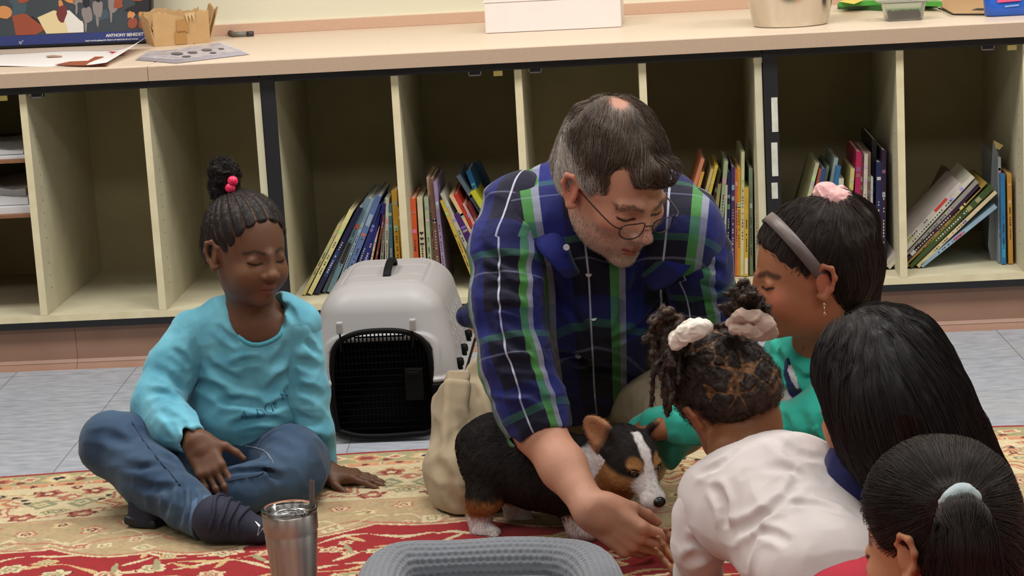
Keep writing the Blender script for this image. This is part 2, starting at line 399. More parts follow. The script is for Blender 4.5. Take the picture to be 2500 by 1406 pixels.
# tile joints: dark lines a fraction of a millimetre proud, laid on the tiles' own grid
mb = MB(); ft = atz(0, 985, 0); ta = math.radians(-2.2); tx = np.array([math.cos(ta), math.sin(ta)]); ty = np.array([-tx[1], tx[0]])
TO = atz(330, 905, 0)[:2]-ty*.0
JX = [atz(310, 930, 0)[:2]]
def joint(a, b, w=.0016):
    a = np.asarray(a); b = np.asarray(b); d = (b-a)/np.linalg.norm(b-a); n = np.array([-d[1], d[0]])*w/2
    mb.add([(*(a-n), .0003), (*(b-n), .0003), (*(b+n), .0003), (*(a+n), .0003)], [(0, 1, 2, 3)])
o_ = atz(335, 895, 0)[:2]; ux = np.array([1., 0.]); uy = np.array([0., 1.])
a_ = atz(200, 1065, 0)[:2]; uy = (o_-a_)/np.linalg.norm(o_-a_); ux = np.array([uy[1], -uy[0]])
print('tile dir', uy)
for i in range(-8, 12):
    p = o_+ux*.305*i
    joint(p-uy*6, p+uy*.22)
q0 = atz(20, 992, 0)[:2]
for j in range(-3, 2):
    p = q0+uy*.305*j
    joint(p-ux*3.2, p+ux*3.8, .0008)
st('trim_1', mb, [M['seam']])
mb = MB(); mb.box((X0, WD, 0), (X1, WD+.1, 2.8)); st('wall_back', mb, [M['wall']])
mb = MB(); mb.box((X0-.1, YF, 0), (X0, WD, 2.8)); st('wall_left', mb, [M['wall']])
mb = MB(); mb.box((X1, YF, 0), (X1+.1, WD, 2.8)); st('wall_right', mb, [M['wall']])
mb = MB(); mb.box((X0, YF-.1, 0), (X1, YF, 2.8)); st('wall_front', mb, [M['wall']])
mb = MB(); mb.box((X0, YF, 2.8), (X1, WD, 2.85)); st('ceiling', mb, [M['ceil']])
# troffers that hold the lamps
M['troffer'] = mat('white_fixture', (240, 240, 238), .5)
for (x, y) in [(-.9, -1.15), (.9, -1.15), (2.7, -1.15), (-.9, -3.6), (.9, -3.6), (2.7, -3.6)]:
    mb = MB(); t = .03
    for a, b in (((x-.64, y-.34, 2.66), (x+.64, y+.34, 2.8)),): mb.box(a, b)
    o = mb.build('ceiling_light', [M['troffer']]); tagit(o, 'white recessed fluorescent ceiling fixture, '+('row nearer the worktop, ' if y > -2 else 'row behind the camera side, ')+('left' if x < 0 else 'middle' if x < 2 else 'right'), 'ceiling light', 'fluorescent ceiling fixtures')
# baseboard under the cabinets (cove profile), in two-metre lengths with a joint
mb = MB()
for a, b in ((X0, -.52), (-.519, 2.07), (2.071, X1)):
    mb.box((a, .02, 0), (b, .05, .106))
    prof = [(.02, .02), (.013, .012), (.004, .005), (-.004, .0)]
    for (y1, z1), (y2, z2) in zip(prof[:-1], prof[1:]):
        mb.add([(a, y1, z1), (b, y1, z1), (b, y2, z2), (a, y2, z2)], [(0, 3, 2, 1)])
    mb.add([(a, .0195, .022), (b, .0195, .022), (b, .013, .014), (a, .013, .014)], [(0, 3, 2, 1)])
st('baseboard_back', mb, [M['base']])
# worktop
mb = MB(); seam = at(360, 170, -.03)[0]
mb.obox(((X0+seam-.0007)/2, (WD-.03)/2-.0, ZC-.019), ((seam-.0007-X0)/2, (WD+.03)/2-.0005, .019), None, 0, .003)
mb.obox(((X1+seam+.0007)/2, (WD-.03)/2, ZC-.019), ((X1-seam-.0007)/2, (WD+.03)/2-.0005, .019), None, 0, .003)
# front edge band is the same laminate, a shade browner
mb.box((X0, -.0306, ZC-.0375), (seam-.0007, -.03, ZC-.0035), 1); mb.box((seam+.0007, -.0306, ZC-.0375), (X1, -.03, ZC-.0035), 1)
wt = thing('worktop', 'long beige laminate worktop running along the wall over the open cubbies', 'counter', (.6, .3, ZC-.04))
mb.build('slab', [M['count'], M['countedge']], wt)
mb = MB(); mb.obox(((X0+X1)/2, WD-.009, ZC+.0155), ((X1-X0)/2, .0088, .0155), None, 0, .002); bs = mb.build('backsplash', [M['splash']], wt); bs['label'] = 'low pinkish tan backsplash strip'
mb = MB(); mb.box((X0, WD-.012, ZC+.031), (X1, WD-.0002, ZC+.036)); o = mb.build('caulk', [mat('white_caulk', (238, 230, 205), .6)], wt)
# cubby units
T = .018; SP = .3012
zt = ZC-.038; zi = ZB+.0005
def unit(x0, n, label, wt_=1.22, shelves=None, tabs=()):
    u = thing('cubby_unit', label, 'cabinet', (x0+wt_/2, .3, 0), 'open cream cubby units under the worktop')
    mb = MB(); mb.box((x0+.001, 0.0, .106+.0005), (x0+wt_-.001, ID+.0115, .1235)); mb.build('base_rail', [M['black']], u)
    mb = MB(); mb.box((x0+.001, -.0006, ZB), (x0+wt_-.001, .0005, ZB+.017), 1); mb.box((x0+.001, 0.0006, ZB), (x0+wt_-.001, ID, ZB+T-.001), 0); mb.build('bottom_panel', [M['lam'], M['edge']], u)
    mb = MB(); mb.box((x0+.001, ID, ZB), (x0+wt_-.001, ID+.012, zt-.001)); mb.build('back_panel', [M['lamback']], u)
    mb = MB(); mb.box((x0+.001, -.002, zt-.019), (x0+wt_-.001, .02, zt-.0003)); mb.build('top_rail', [M['black']], u)
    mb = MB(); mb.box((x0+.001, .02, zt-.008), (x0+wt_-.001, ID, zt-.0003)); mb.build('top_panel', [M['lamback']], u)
    for xa in (x0+.0194, x0+wt_-T*.5-.0002):
        mb = MB(); mb.box((xa-T/2, 0.0, ZB+T), (xa+T/2, ID, zt-.0085), 0); mb.build('side_panel', [M['lam']], u)
    for k in range(1, n):
        xa = x0+.02+SP*k+.009
        mb = MB(); mb.box((xa-T/2, .001, ZB+T-.0005), (xa+T/2, ID, zt-.009), 0); mb.box((xa-T/2, 0., ZB+T-.0005), (xa+T/2, .001, zt-.0195), 1)
        # peg holes for adjustable shelves
        hb = mb
        for yy in (.06, ID-.08):
            for zz in np.arange(.2, .66, .032):
                for sg in (-1, 1):
                    a = np.linspace(0, 2*math.pi, 7)[:-1]; xx = xa+sg*(T/2+.0003)
                    hb.add([(xx, yy+.0022*math.cos(t), zz+.0022*math.sin(t)) for t in a], [tuple(range(6))[::sg]], 2)
        mb.build('divider', [M['lam'], M['edge'], M['dark']], u)
    return u
U1 = unit(-1.22, 4, 'cream open cubby unit at the left under the worktop, with empty bays and brown shelves')
U2 = unit(0, 4, 'cream open cubby unit in the middle, behind the pet carrier and the man')
U3 = unit(1.22, 4, 'cream open cubby unit at the right, between the labelled black post and the picture edge')
U4 = unit(-2.44, 4, 'cream open cubby unit beyond the left edge of the picture')
for k, u in ((0, U2), (1.22, U3), (-1.22, U1), (2.44, U3)):
    mb = MB(); x = k+.001; mb.obox((x+.0185, -.0015, (.106+zt)/2), (.0174, .003, (zt-.107)/2), None, 0, .001); p = mb.build('post', [M['black']], u); p['label'] = 'black post facing'
    if k == 1.22: POST = p
# strips of white tape on the right-hand post
tp = mat('tape_label', (214, 214, 200), .6, noise=(40, (150, 148, 132), .5))
for (ya, yb) in ((196, 240), (322, 428), (455, 560)):
    ya_, yb_ = {196: (238, 322), 322: (348, 430), 455: (446, 485)}[ya]
    a = at(1890, ya_, -.005); b = at(1893, yb_, -.005)
    mb = MB(); mb.obox(((a[0]+b[0])/2, -.005, (a[2]+b[2])/2), (.0075, .0004, abs(a[2]-b[2])/2)); t_ = mb.build('tape_strip', [tp], POST); t_['label'] = 'white tape strip'
# magnetic catches and yellow tabs under the top rail
def catch(px, py):
    p = at(px, py, .01); z = zt-.0195
    mb = MB(); mb.obox((p[0], .012, z-.004), (.013, .012, .0055), None, 0, .001); mb.obox((p[0], .0, z-.009), (.016, .001, .0015), None, 1)
    mb.obox((p[0]-.0145, .0, z-.005), (.0012, .001, .005), None, 1); mb.obox((p[0]+.0145, .0, z-.005), (.0012, .001, .005), None, 1); mb.build('catch', [M['dark'], M['metal']], U2 if 0 < p[0] < 1.22 else (U1 if p[0] < 0 else U3))
for px, py in ((92, 232), (1160, 182), (1307, 172), (2410, 112)): catch(px, py)
yt = mat('yellow_tab', (205, 185, 105), .6)
for px, py in ((8, 240), (1216, 180), (1850, 165), (2470, 112)):
    p = at(px, py, .006); mb = MB(); mb.obox((p[0], .004, zt-.0265), (.011, .003, .0065), None, 0, .001); mb.build('tab', [yt], U2 if 0 < p[0] < 1.22 else (U1 if p[0] < 0 else U3))
# ================================================================== rug
def yedge(x):
    x0, y0 = -.4363, -.985; x1, y1 = .3225, -.911; x2, y2 = 1.63, -.906
    return y0*(x-x1)*(x-x2)/((x0-x1)*(x0-x2))+y1*(x-x0)*(x-x2)/((x1-x0)*(x1-x2))+y2*(x-x0)*(x-x1)/((x2-x0)*(x2-x1))
rx = np.arange(-.62, 2.35, .0022); rv = np.concatenate([np.arange(0, .92, .0045), np.arange(.92, 2.6, .012)])
RX, RVv = np.meshgrid(rx, rv, indexing='ij'); RY = yedge(np.clip(RX, -.6, 1.9))-RVv
# slight roll of the pile's surface
U = RX.ravel(); Vv = RVv.ravel()
C3 = lambda c: np.array(lin(c))
cream, tan, red, olive, rose, dkr, blk, gold, sage = map(C3, ((203, 187, 150), (172, 150, 114), (148, 30, 36), (152, 144, 108), (172, 108, 88), (128, 56, 46), (50, 42, 38), (194, 166, 116), (140, 140, 108)))
P3 = np.stack([U, Vv, U*0], 1)
wx = vnoise(P3, 14, 3)*.014+vnoise(P3, 45, 5)*.005; wy = vnoise(P3, 14, 4)*.014+vnoise(P3, 45, 6)*.005
u_, v_ = U+wx*.6, Vv+wy*.6
col = np.tile(cream, (len(U), 1))
def put(c, m): 
    global col
    col = mixc(col, c, np.clip(m, 0, 1))
def band(a, b): return ((Vv >= a) & (Vv < b)).astype(float)
def rosette(cx, cy, R, rings, pet=6, ph=0, sy=1., w=1.):
    """rings: list of (outer radius fraction, colour)"""
    a, b = np.searchsorted(rx, (cx-R*1.4-.02, cx+R*1.4+.02)); sl = slice(a*len(rv), b*len(rv))
    du, dv = u_[sl]-cx, (v_[sl]-cy)/sy; r = np.sqrt(du*du+dv*dv); sel = np.nonzero((r < R*1.4) & only[sl])[0]
    if not len(sel): return
    du, dv, r = du[sel], dv[sel], r[sel]; sel = sel+a*len(rv)
    th = np.arctan2(dv, du); rr = r/(R*(1+.16*np.cos(pet*th+ph)+.05*np.cos(2*pet*th)))
    for fr, c in rings: col[sel[rr < fr]] = c
only = np.ones(len(U), bool)
def scroll(base, c, amp, per, th, ph=0, f2=2.3):
    y = base+amp*np.sin(u_*2*math.pi/per+ph)+amp*.35*np.sin(u_*2*math.pi/per*f2+ph*2)
    put(c, (np.abs(v_-y) < th).astype(float))
# field
rg = np.random.default_rng(7)
fb = .545+.05*np.sin(U*7.2+1.2)+.03*np.abs(np.sin(U*16))    # scalloped edge of the red field
inf = Vv > fb
put(tan, band(.36, .7))
for i in range(46): rosette(-.6+i*.065+rg.normal()*.008, .395+.03*(i % 2)+rg.normal()*.006, .021, [(1, rose if i % 3 else gold), (.75, cream), (.45, dkr), (.2, cream)], 5, i, .9)
for i in range(60): rosette(-.6+i*.05+rg.normal()*.01, .47+rg.random()*.09, .012+.012*rg.random(), [(1, cream), (.6, rose if i % 2 else olive), (.3, cream)], 4, i)
scroll(.5, rose, .02, .21, .0035); scroll(.47, cream, .025, .17, .003, 2); scroll(.44, olive, .018, .13, .003, 1)
put(cream, (np.abs(Vv-fb) < .006)); put(rose, (np.abs(Vv-fb+.013) < .003))
put(red, inf)
for k in range(16):
    m = inf.copy(); y = .6+.055*k+.035*np.sin(u_*(11+k)+k*1.7)+.018*np.sin(u_*31+k*3)
    put(gold if k % 2 else cream, (np.abs(v_-y) < .0045+.003*np.sin(u_*60+k))*inf)
for i in range(340):
    cx, cy = rg.uniform(-.6, 2.3), rg.uniform(.6, 1.6); R = rg.uniform(.014, .034)
    only = inf; rosette(cx, cy, R, [(1.1, blk if i % 7 == 0 else red), (1, cream if i % 3 else gold), (.62, rose if i % 2 else olive), (.34, cream), (.15, dkr)], 4+i % 3, i, .9)
for i in range(200):
    cx, cy = rg.uniform(-.6, 2.3), rg.uniform(.58, 1.6); a = rg.uniform(0, 3.14); du, dv = u_-cx, v_-cy
    p = du*math.cos(a)+dv*math.sin(a); q = -du*math.sin(a)+dv*math.cos(a); put([gold, cream, olive][i % 3], ((p/.03)**2+(q/(.006))**2 < 1)*inf)
only = np.ones(len(U), bool)
# wide cream band with medallions
mid = band(.115, .36)
put(cream, mid)
for k, (c, base, amp, per, ph) in enumerate([(sage, .17, .02, .33, 0), (rose, .3, .022, .29, 1), (olive, .24, .03, .4, 2), (gold, .2, .05, .36, 4)]): scroll(base, c, amp, per, .0035, ph)
for i in range(9):
    cx = -.42+i*.34; rosette(cx, .24, .085, [(1.08, rose), (1.0, cream), (.88, rose), (.74, gold), (.62, cream), (.46, dkr), (.38, gold), (.24, cream), (.12, blk)], 8, .4, .82)
    for j in range(9):
        a = math.pi*(j+.5)/9; rosette(cx+.098*math.cos(a+math.pi), .24+.078*math.sin(a+math.pi), .0075, [(1, blk)], 3, j)
    for sx in (-1, 1):
        rosette(cx+sx*.125, .165, .028, [(1, rose), (.7, dkr), (.35, cream)], 5, i, .8); rosette(cx+sx*.13, .24, .026, [(1, sage), (.55, cream), (.3, sage)], 4, 0, 1)
        rosette(cx+sx*.11, .315, .026, [(1, dkr), (.7, rose), (.35, cream)], 5, i, .8); rosette(cx+sx*.165, .2, .016, [(1, rose), (.5, cream)], 4, 0, 1); rosette(cx+sx*.16, .29, .017, [(1, olive), (.5, cream), (.25, blk)], 4, 0, 1)
for i in range(120): rosette(rg.uniform(-.6, 2.3), rg.uniform(.13, .35), .006+.006*rg.random(), [(1, [rose, sage, dkr, gold][i % 4]), (.4, cream)], 3, i)
# guard stripes
m0 = band(.335, .365); put(tan, band(.345, .365)); put(C3((196, 150, 118)), band(.352, .358))
put(C3((196, 140, 104)), band(.088, .115)); put(cream, band(.11, .115))
for i in range(80): rosette(-.6+i*.037, .1, .008, [(1, dkr if i % 2 else cream), (.4, blk)], 3, i)
# outer olive border
put(olive, band(.012, .088)); put(gold, band(.084, .088))
for i in range(24):
    cx = -.55+i*.125; rosette(cx, .05, .034, [(1, gold), (.72, rose if i % 2 else cream), (.4, dkr if i % 2 else blk)], 6, i, .75)
    rosette(cx+.06, .045, .02, [(1, cream), (.6, rose)], 4, i, .8); rosette(cx+.045, .07, .01, [(1, dkr)], 3)
put(C3((140, 34, 36)), band(-.01, .014))
# wool mottling (fibres, not light)
n = vnoise(P3, 160, 9); col = col*(1+.13*n[:, None])
nx, ny = RX.shape; idx = np.arange(nx*ny).reshape(nx, ny)
Q = np.stack([idx[:-1, :-1], idx[:-1, 1:], idx[1:, 1:], idx[1:, :-1]], -1).reshape(-1, 4)
Zr = .009+.0006*vnoise(P3, 12, 2); Zr = np.where(Vv < .004, .002, Zr)
M['rug'] = mat('wool_rug', attr='Col', rough=.95, bump=(700, .5, .002), spec=.1, sheen=.15)
RUG = thing('area_rug', 'patterned wool rug with red field and cream floral borders on the tiled floor', 'rug', (.8, -1.6, 0))
mkmesh('pile', np.stack([U, RY.ravel(), Zr], 1), Q, M['rug'], RUG, True, attrs={'Col': ('FLOAT_COLOR', np.hstack([col, np.ones((len(col), 1))]))})
mb = MB()
xs_ = np.arange(-.6, 2.35, .05)
mb.add([(x, yedge(min(max(x, -.6), 1.9))-.006, 0.0004) for x in xs_]+[(x, yedge(min(max(x, -.6), 1.9))-2.6, .0004) for x in xs_], [(i, i+1, len(xs_)+i+1, len(xs_)+i) for i in range(len(xs_)-1)])
mb.build('backing', [mat('jute_backing', (170, 150, 115), .9)], RUG)
# fringe: ragged tassels along the far edge
rg = np.random.default_rng(3); nf = 1500; fx = rg.uniform(-.6, 2.3, nf); fl = rg.uniform(.006, .022, nf); fa = rg.normal(0, .6, nf)
fy = yedge(np.clip(fx, -.6, 1.9)); t = np.linspace(0, 1, 4)
Cc = np.stack([fx[:, None]+np.sin(fa)[:, None]*fl[:, None]*t+rg.normal(0, .0012, (nf, 4)), fy[:, None]-.002+np.cos(fa)[:, None]*fl[:, None]*t, .004-.0025*t[None]+rg.random((nf, 1))*.003*t], -1)
M['fringe'] = mat('cotton_fringe', attr='Col', rough=.9)
fo = hairmesh('fringe', Cc, .0011, .0008, M['fringe'], RUG, np.tile(C3((214, 196, 160)), (nf, 1))*(.8+.3*rg.random((nf, 1)))); fo['kind'] = 'stuff'
# ================================================================== things on the worktop
def C1(*c): return c
card = mat('cardboard', (196, 160, 112), .8, noise=(30, (176, 140, 94), .5), bump=(120, .2, .001)); cardin = mat('cardboard_inside', (170, 134, 92), .85)
tapem = mat('packing_tape', (176, 132, 78), .35)
white_card = mat('white_cardboard', (232, 222, 218), .5, noise=(25, (222, 210, 206), .3))
# framed poster leaning on the wall
pb = atz(0, 119, ZC+.002); pr = atz(374, 104, ZC+.002)
ang = math.atan2(pr[1]-pb[1], pr[0]-pb[0]); xd = np.array([math.cos(ang), math.sin(ang), 0]); lean = math.radians(9)
nd = np.array([math.sin(ang), -math.cos(ang), 0]); zd = np.array([0, 0, 1.])*math.cos(lean)-nd*math.sin(lean); nn = np.cross(xd, zd)
FR = np.stack([xd, -nn*-1, zd], 1)
PW, PH = .72, .33
po = pr+zd*0                                   # lower right corner of the frame
post = thing('framed_poster', 'framed painting poster with a blue caption strip at the left end of the worktop', 'poster', po)
def PT(u, v, d=0.): return po-xd*u+zd*v+nn*d
def prect(mb, u0, v0, u1, v1, d=0., m=0): mb.add([PT(u1, v0, d), PT(u0, v0, d), PT(u0, v1, d), PT(u1, v1, d)], [(0, 1, 2, 3)], m)
def pbox(mb, u0, v0, u1, v1, d0, d1, m=0):
    P = [PT(u, v, d) for u in (u1, u0) for v in (v0, v1) for d in (d0, d1)]
    mb.add(P, [(0, 1, 3, 2), (4, 6, 7, 5), (0, 4, 5, 1), (2, 3, 7, 6), (0, 2, 6, 4), (1, 5, 7, 3)], m)
fm = mat('black_frame', (20, 20, 24), .35)
mb = MB(); pbox(mb, 0, 0, PW, .007, -.014, .004); pbox(mb, 0, 0, .006, PH, -.014, .004); pbox(mb, PW-.006, 0, PW, PH, -.014, .004); pbox(mb, 0, PH-.007, PW, PH, -.014, .004); mb.build('frame', [fm], post)
def pm(n, c, r=.5): return mat('print_'+n, c, r)
pcol = [pm('navy', (44, 56, 118)), pm('slate', (58, 66, 74)), pm('rust', (150, 74, 52)), pm('cream', (224, 206, 160)), pm('white', (226, 222, 216)), pm('wine', (112, 48, 50)), pm('orange', (206, 140, 84)), pm('grey', (138, 128, 128)), pm('black', (34, 32, 38)), pm('teal', (66, 84, 96))]
mb = MB(); pbox(mb, .006, .007, PW-.006, PH-.007, -.01, 0, 1)
prect(mb, .006, .007, PW-.006, .034, .0006, 0)
rg = np.random.default_rng(5)
def blob(u, v, a, b, m, d, n=10, rot=0, jag=.15):
    # stays inside the picture; v bottom is cut by the caption strip
    P = []
    for i in range(n):
        t = 2*math.pi*i/n; r = 1+rg.normal()*jag; x = a*r*math.cos(t); y = b*r*math.sin(t)
        P.append(PT(min(max(u+x*math.cos(rot)-y*math.sin(rot), .008), PW-.01), min(max(v+x*math.sin(rot)+y*math.cos(rot), .035), PH-.01), d))
    mb.add(P[::-1], [tuple(range(n))], m)
# generic scene: tables with cloths, seated people and chairs as loose dabs of paint
def poly(pts, m, d): mb.add([PT(u, v, d) for u, v in pts][::-1], [tuple(range(len(pts)))], m)
for i in range(30): blob(rg.uniform(.02, .7), rg.uniform(.05, .31), .02+.02*rg.random(), .01+.02*rg.random(), [1, 9, 8][i % 3], .0005+i*2e-6)
poly([(.34, .035), (.40, .035), (.41, .09), (.37, .095), (.31, .05)], 2, .0011)
poly([(.235, .036), (.31, .036), (.335, .082), (.285, .1), (.2, .065)], 3, .0012)
poly([(.2, .036), (.245, .036), (.262, .097), (.24, .098), (.2, .06)], 4, .0013)
blob(.262, .09, .014, .028, 5, .0015); blob(.265, .118, .007, .009, 6, .0017)
for (u, v) in ((.19, .085), (.155, .1), (.215, .13), (.115, .11)):
    blob(u, v, .016, .022, 7, .0014); blob(u, v+.03, .01, .014, 8, .0015); blob(u+.004, v-.03, .004, .018, 7, .0013)
for (u, v) in ((.06, .078), (.03, .075), (.1, .135), (.045, .15)): blob(u, v, .011, .013, 6, .0016); blob(u-.004, v-.022, .014, .016, [3, 2][int(v*100) % 2], .0015)
for (u, v, m_) in ((.235, .14, 6), (.15, .15, 2), (.38, .14, 2), (.43, .1, 6), (.33, .15, 8), (.09, .18, 7), (.5, .08, 3), (.56, .12, 5), (.63, .09, 6)): blob(u, v, .022, .02, m_, .0014)
art = mb.build('print', pcol, post)
tm = mat('caption_white', (228, 226, 220), .5)
def text(s_, size, place, R, m, parent, name='lettering', ext=.0002, align='LEFT', sx=1., font=None, off=0):
    cu = bpy.data.curves.new(name, 'FONT'); cu.body = s_; cu.size = size; cu.extrude = ext; cu.align_x = align; cu.offset = off
    o = bpy.data.objects.new(name, cu); COL.objects.link(o)
    dg = bpy.context.evaluated_depsgraph_get(); me = bpy.data.meshes.new_from_object(o.evaluated_get(dg)); bpy.data.objects.remove(o)
    V = np.array([v.co[:] for v in me.vertices])*np.array([sx, 1, 1]); Fc = [tuple(p.vertices) for p in me.polygons]; bpy.data.meshes.remove(me)
    return mkmesh(name, V@np.asarray(R).T+np.asarray(place), Fc, m, parent)
TR = np.stack([xd, zd, nn], 1)
cap = text('ANTHONY BENEDETTO 1999', .0115, PT(.136, .0205, .0008), TR, tm, post, 'caption', off=.0003)
text("Tony Bennett's painting of the Monterey Festival in his role as Benedetto", .0052, PT(.197, .0105, .0008), TR, tm, post, 'caption', off=.0002)
text('ty"', .012, PT(.392, .012, .0008), TR, tm, post, 'caption')
# torn cardboard box
bl = atz(378, 114, ZC+.0005); br = atz(514, 103, ZC+.0005)
bx = (br-bl)/np.linalg.norm(br-bl); by = np.array([-bx[1], bx[0], 0]); Wb = np.linalg.norm(br-bl); Db = .13; Hb = .082
ct = thing('cardboard_box', 'small torn open cardboard box on the worktop in front of the poster', 'box', bl+bx*Wb/2+by*.06)
def wallpanel(mb, p0, p1, out, h, m=0, fl=.016, seed=0, n=26):
    rg = np.random.default_rng(seed); V = []; d = np.asarray(p1)-np.asarray(p0); th = .003
    for side in (0, 1):
        for i in range(n+1):
            t = i/n; hh = h+.006*math.sin(t*7+seed)+rg.normal()*.0022
            for q in (0, .5, 1):
                V.append(np.asarray(p0)+d*t+np.asarray(out)*(q*fl-side*th)+np.array([0, 0, hh*q]))
    F = []; k = 3*(n+1)
    for i in range(n):
        for q in (0, 1):
            a = i*3+q; F.append((a, a+3, a+4, a+1)); F.append((k+a, k+a+1, k+a+4, k+a+3))
        a = i*3+2; F.append((a, a+3, k+a+3, k+a))
    mb.add(V, F, m)
mb = MB(); c0, c1, c2, c3 = bl, br, br+by*Db, bl+by*Db
# side walls flare outward as in the torn box
wallpanel(mb, c0-bx*.0, c1, -by, Hb, 0, .004, 1); wallpanel(mb, c1, c2, bx, Hb+.008, 0, .03, 2); wallpanel(mb, c2, c3, by, Hb+.004, 0, .008, 3); wallpanel(mb, c3, c0, -bx, Hb, 0, .014, 4)
mb.add([c0+[0, 0, .002], c1+[0, 0, .002], c2+[0, 0, .002], c3+[0, 0, .002]], [(0, 1, 2, 3)], 0)
# the torn flaps curl outwards at the corners
for (p, o1, w_, h0) in ((c0, -bx-by*.2, .02, Hb-.01), (c1, bx, .03, Hb)):
    mb.add([p+[0, 0, h0*.55], p+o1*.012+[0, 0, h0], p+o1*.02+by*.03+[0, 0, h0+.012], p+by*.03+[0, 0, h0*.55]], [(0, 1, 2, 3)], 0)
body = mb.build('body', [card], ct); bm_ = body.modifiers.new('thick', 'SOLIDIFY'); bm_.thickness = .0015
mb = MB(); e = -by*.0012
for (u0, v0, u1, v1) in ((.062, .032, .094, .066), (.056, .001, .086, .036)):
    f = lambda u, v: bl+bx*u-by*(.0032+v/Hb*.004)+np.array([0, 0, v]); mb.add([f(u0, v0), f(u1, v0), f(u1, v1), f(u0, v1)], [(0, 1, 2, 3)])
mb.build('packing_tape', [tapem], ct)
mb = MB()
for i, (u, w_) in enumerate(((.098, .012), (.108, .01), (.09, .008))):   # torn paper tongues
    f = lambda a, v: bl+bx*(u+a)-by*(.009+.006*(Hb-v)*12)+np.array([0, 0, v]); mb.add([f(-w_/2, Hb), f(w_/2, Hb+.004), f(w_*.3, Hb-.02-.004*i)], [(0, 1, 2)])
mb.build('torn_flap', [mat('torn_kraft', (206, 176, 132), .85)], ct)
# markers behind the box
def marker(px, py, ang, col, capc, L_=.115, lab=''):
    p = atz(px, py, ZC+.0075); d = np.array([math.cos(ang), math.sin(ang), 0]); t = thing('marker', lab, 'marker', p-[0, 0, .0075])
    mb = MB(); mb.tube([p-d*L_/2, p+d*L_*.12], .0072, 12); mb.build('barrel', [mat('marker_barrel', col, .35)], t, True)
    mb = MB(); mb.tube([p+d*L_*.121, p+d*L_*.38], .0075, 12); mb.build('cap', [mat('marker_cap', capc, .35)], t, True)
marker(596, 83, -.1, (120, 118, 108), (58, 56, 58), .07, 'grey marker pen lying on the worktop right of the torn cardboard box')
marker(566, 82, 1.9, (90, 32, 44), (60, 26, 36), .075, 'dark red marker standing askew behind the torn cardboard box')
# papers
ppr = mat('drawing_paper', (236, 230, 230), .8)
def sheet(name, pix, col, parent, z=.001, m=None, thick=.0004, curl=None):
    V = [atz(px, py, ZC+z+(curl[i] if curl else 0)) for i, (px, py) in enumerate(pix)]
    mb = MB(); mb.add(V, [tuple(range(len(V)))[::-1]]); o = mb.build(name, [m or mat(name+'_ink', col, .8)], parent); s_ = o.modifiers.new('t', 'SOLIDIFY'); s_.thickness = thick; return o
dw = thing('drawing', "white paper drawing with a brown shape and a red star at the worktop's left", 'drawing', atz(150, 145, ZC))
V = []; nx_, ny_ = 24, 8
cA, cB, cCc, cD = atz(-60, 162, ZC+.002), atz(262, 160, ZC+.002), atz(350, 118, ZC+.002), atz(0, 130, ZC+.002)
for i in range(nx_+1):
    for j in range(ny_+1):
        a, b = i/nx_, j/ny_; p = (cA*(1-a)+cB*a)*(1-b)+(cD*(1-a)+cCc*a)*b; c = max(0, a-.78)/.22
        V.append(p+np.array([.012*c*b, -.008*c, .022*c*c*(.35+b)+.0015*math.sin(a*9+b*4)]))
Fq = [(i*(ny_+1)+j, (i+1)*(ny_+1)+j, (i+1)*(ny_+1)+j+1, i*(ny_+1)+j+1) for i in range(nx_) for j in range(ny_)]
def near(p, A): return np.linalg.norm(np.asarray(V)-p, axis=1) < A
Vn = np.array(V)
o = mkmesh('sheet', Vn, Fq, [ppr], dw, True); s_ = o.modifiers.new('t', 'SOLIDIFY'); s_.thickness = .0005
def inkshape(pts, col, name):
    P = [atz(x, y, ZC+.0042) for x, y in pts]; mb = MB(); mb.add(P[::-1], [tuple(range(len(P)))]); return mb.build(name, [mat(name+'_ink', col, .85)], dw)
inkshape([(132, 158), (170, 150), (215, 148), (232, 138), (252, 138), (266, 150), (262, 159), (200, 160)], (150, 74, 44), 'brown_shape')
inkshape([(262, 125), (285, 126), (305, 122), (296, 128), (312, 131), (288, 132), (268, 134), (276, 129)], (186, 38, 54), 'red_star')
inkshape([(112, 136), (130, 134), (152, 136), (150, 139), (116, 139)], (186, 150, 130), 'doodle')
mg = mat('magazine_cover', (206, 200, 208), .35, noise=(45, (120, 116, 140), .8))
for i in range(7):
    o = sheet('page', [(330+i*1.5, 146-i), (430+i, 154-i*1.2), (610-i*3, 132-i*1.2), (545-i*2, 104), (420, 122), (362, 126)], None, None, .0015+i*.0011, m=mg if i == 6 else mat('magazine_page', (214, 210, 218), .5), thick=.0006)
    if i == 0: mgz = thing('magazine_stack', 'small stack of printed magazines beside the white drawing on the worktop', 'magazine', atz(470, 130, ZC))
    o.parent = mgz; o.matrix_parent_inverse = Matrix.Translation(-mgz.location)
mb = MB()
for (x, y, a, b) in ((432, 130, 16, 4), (470, 127, 13, 3), (505, 121, 14, 3.4), (520, 128, 9, 2), (455, 137, 12, 2), (540, 118, 8, 2)):
    mb.add([atz(x+a*math.cos(t), y+b*math.sin(t)*.8, ZC+.0104) for t in np.linspace(0, 2*math.pi, 9)[:-1]][::-1], [tuple(range(8))])
mb.build('cover_picture', [mat('cover_ink', (88, 84, 96), .4)], mgz)
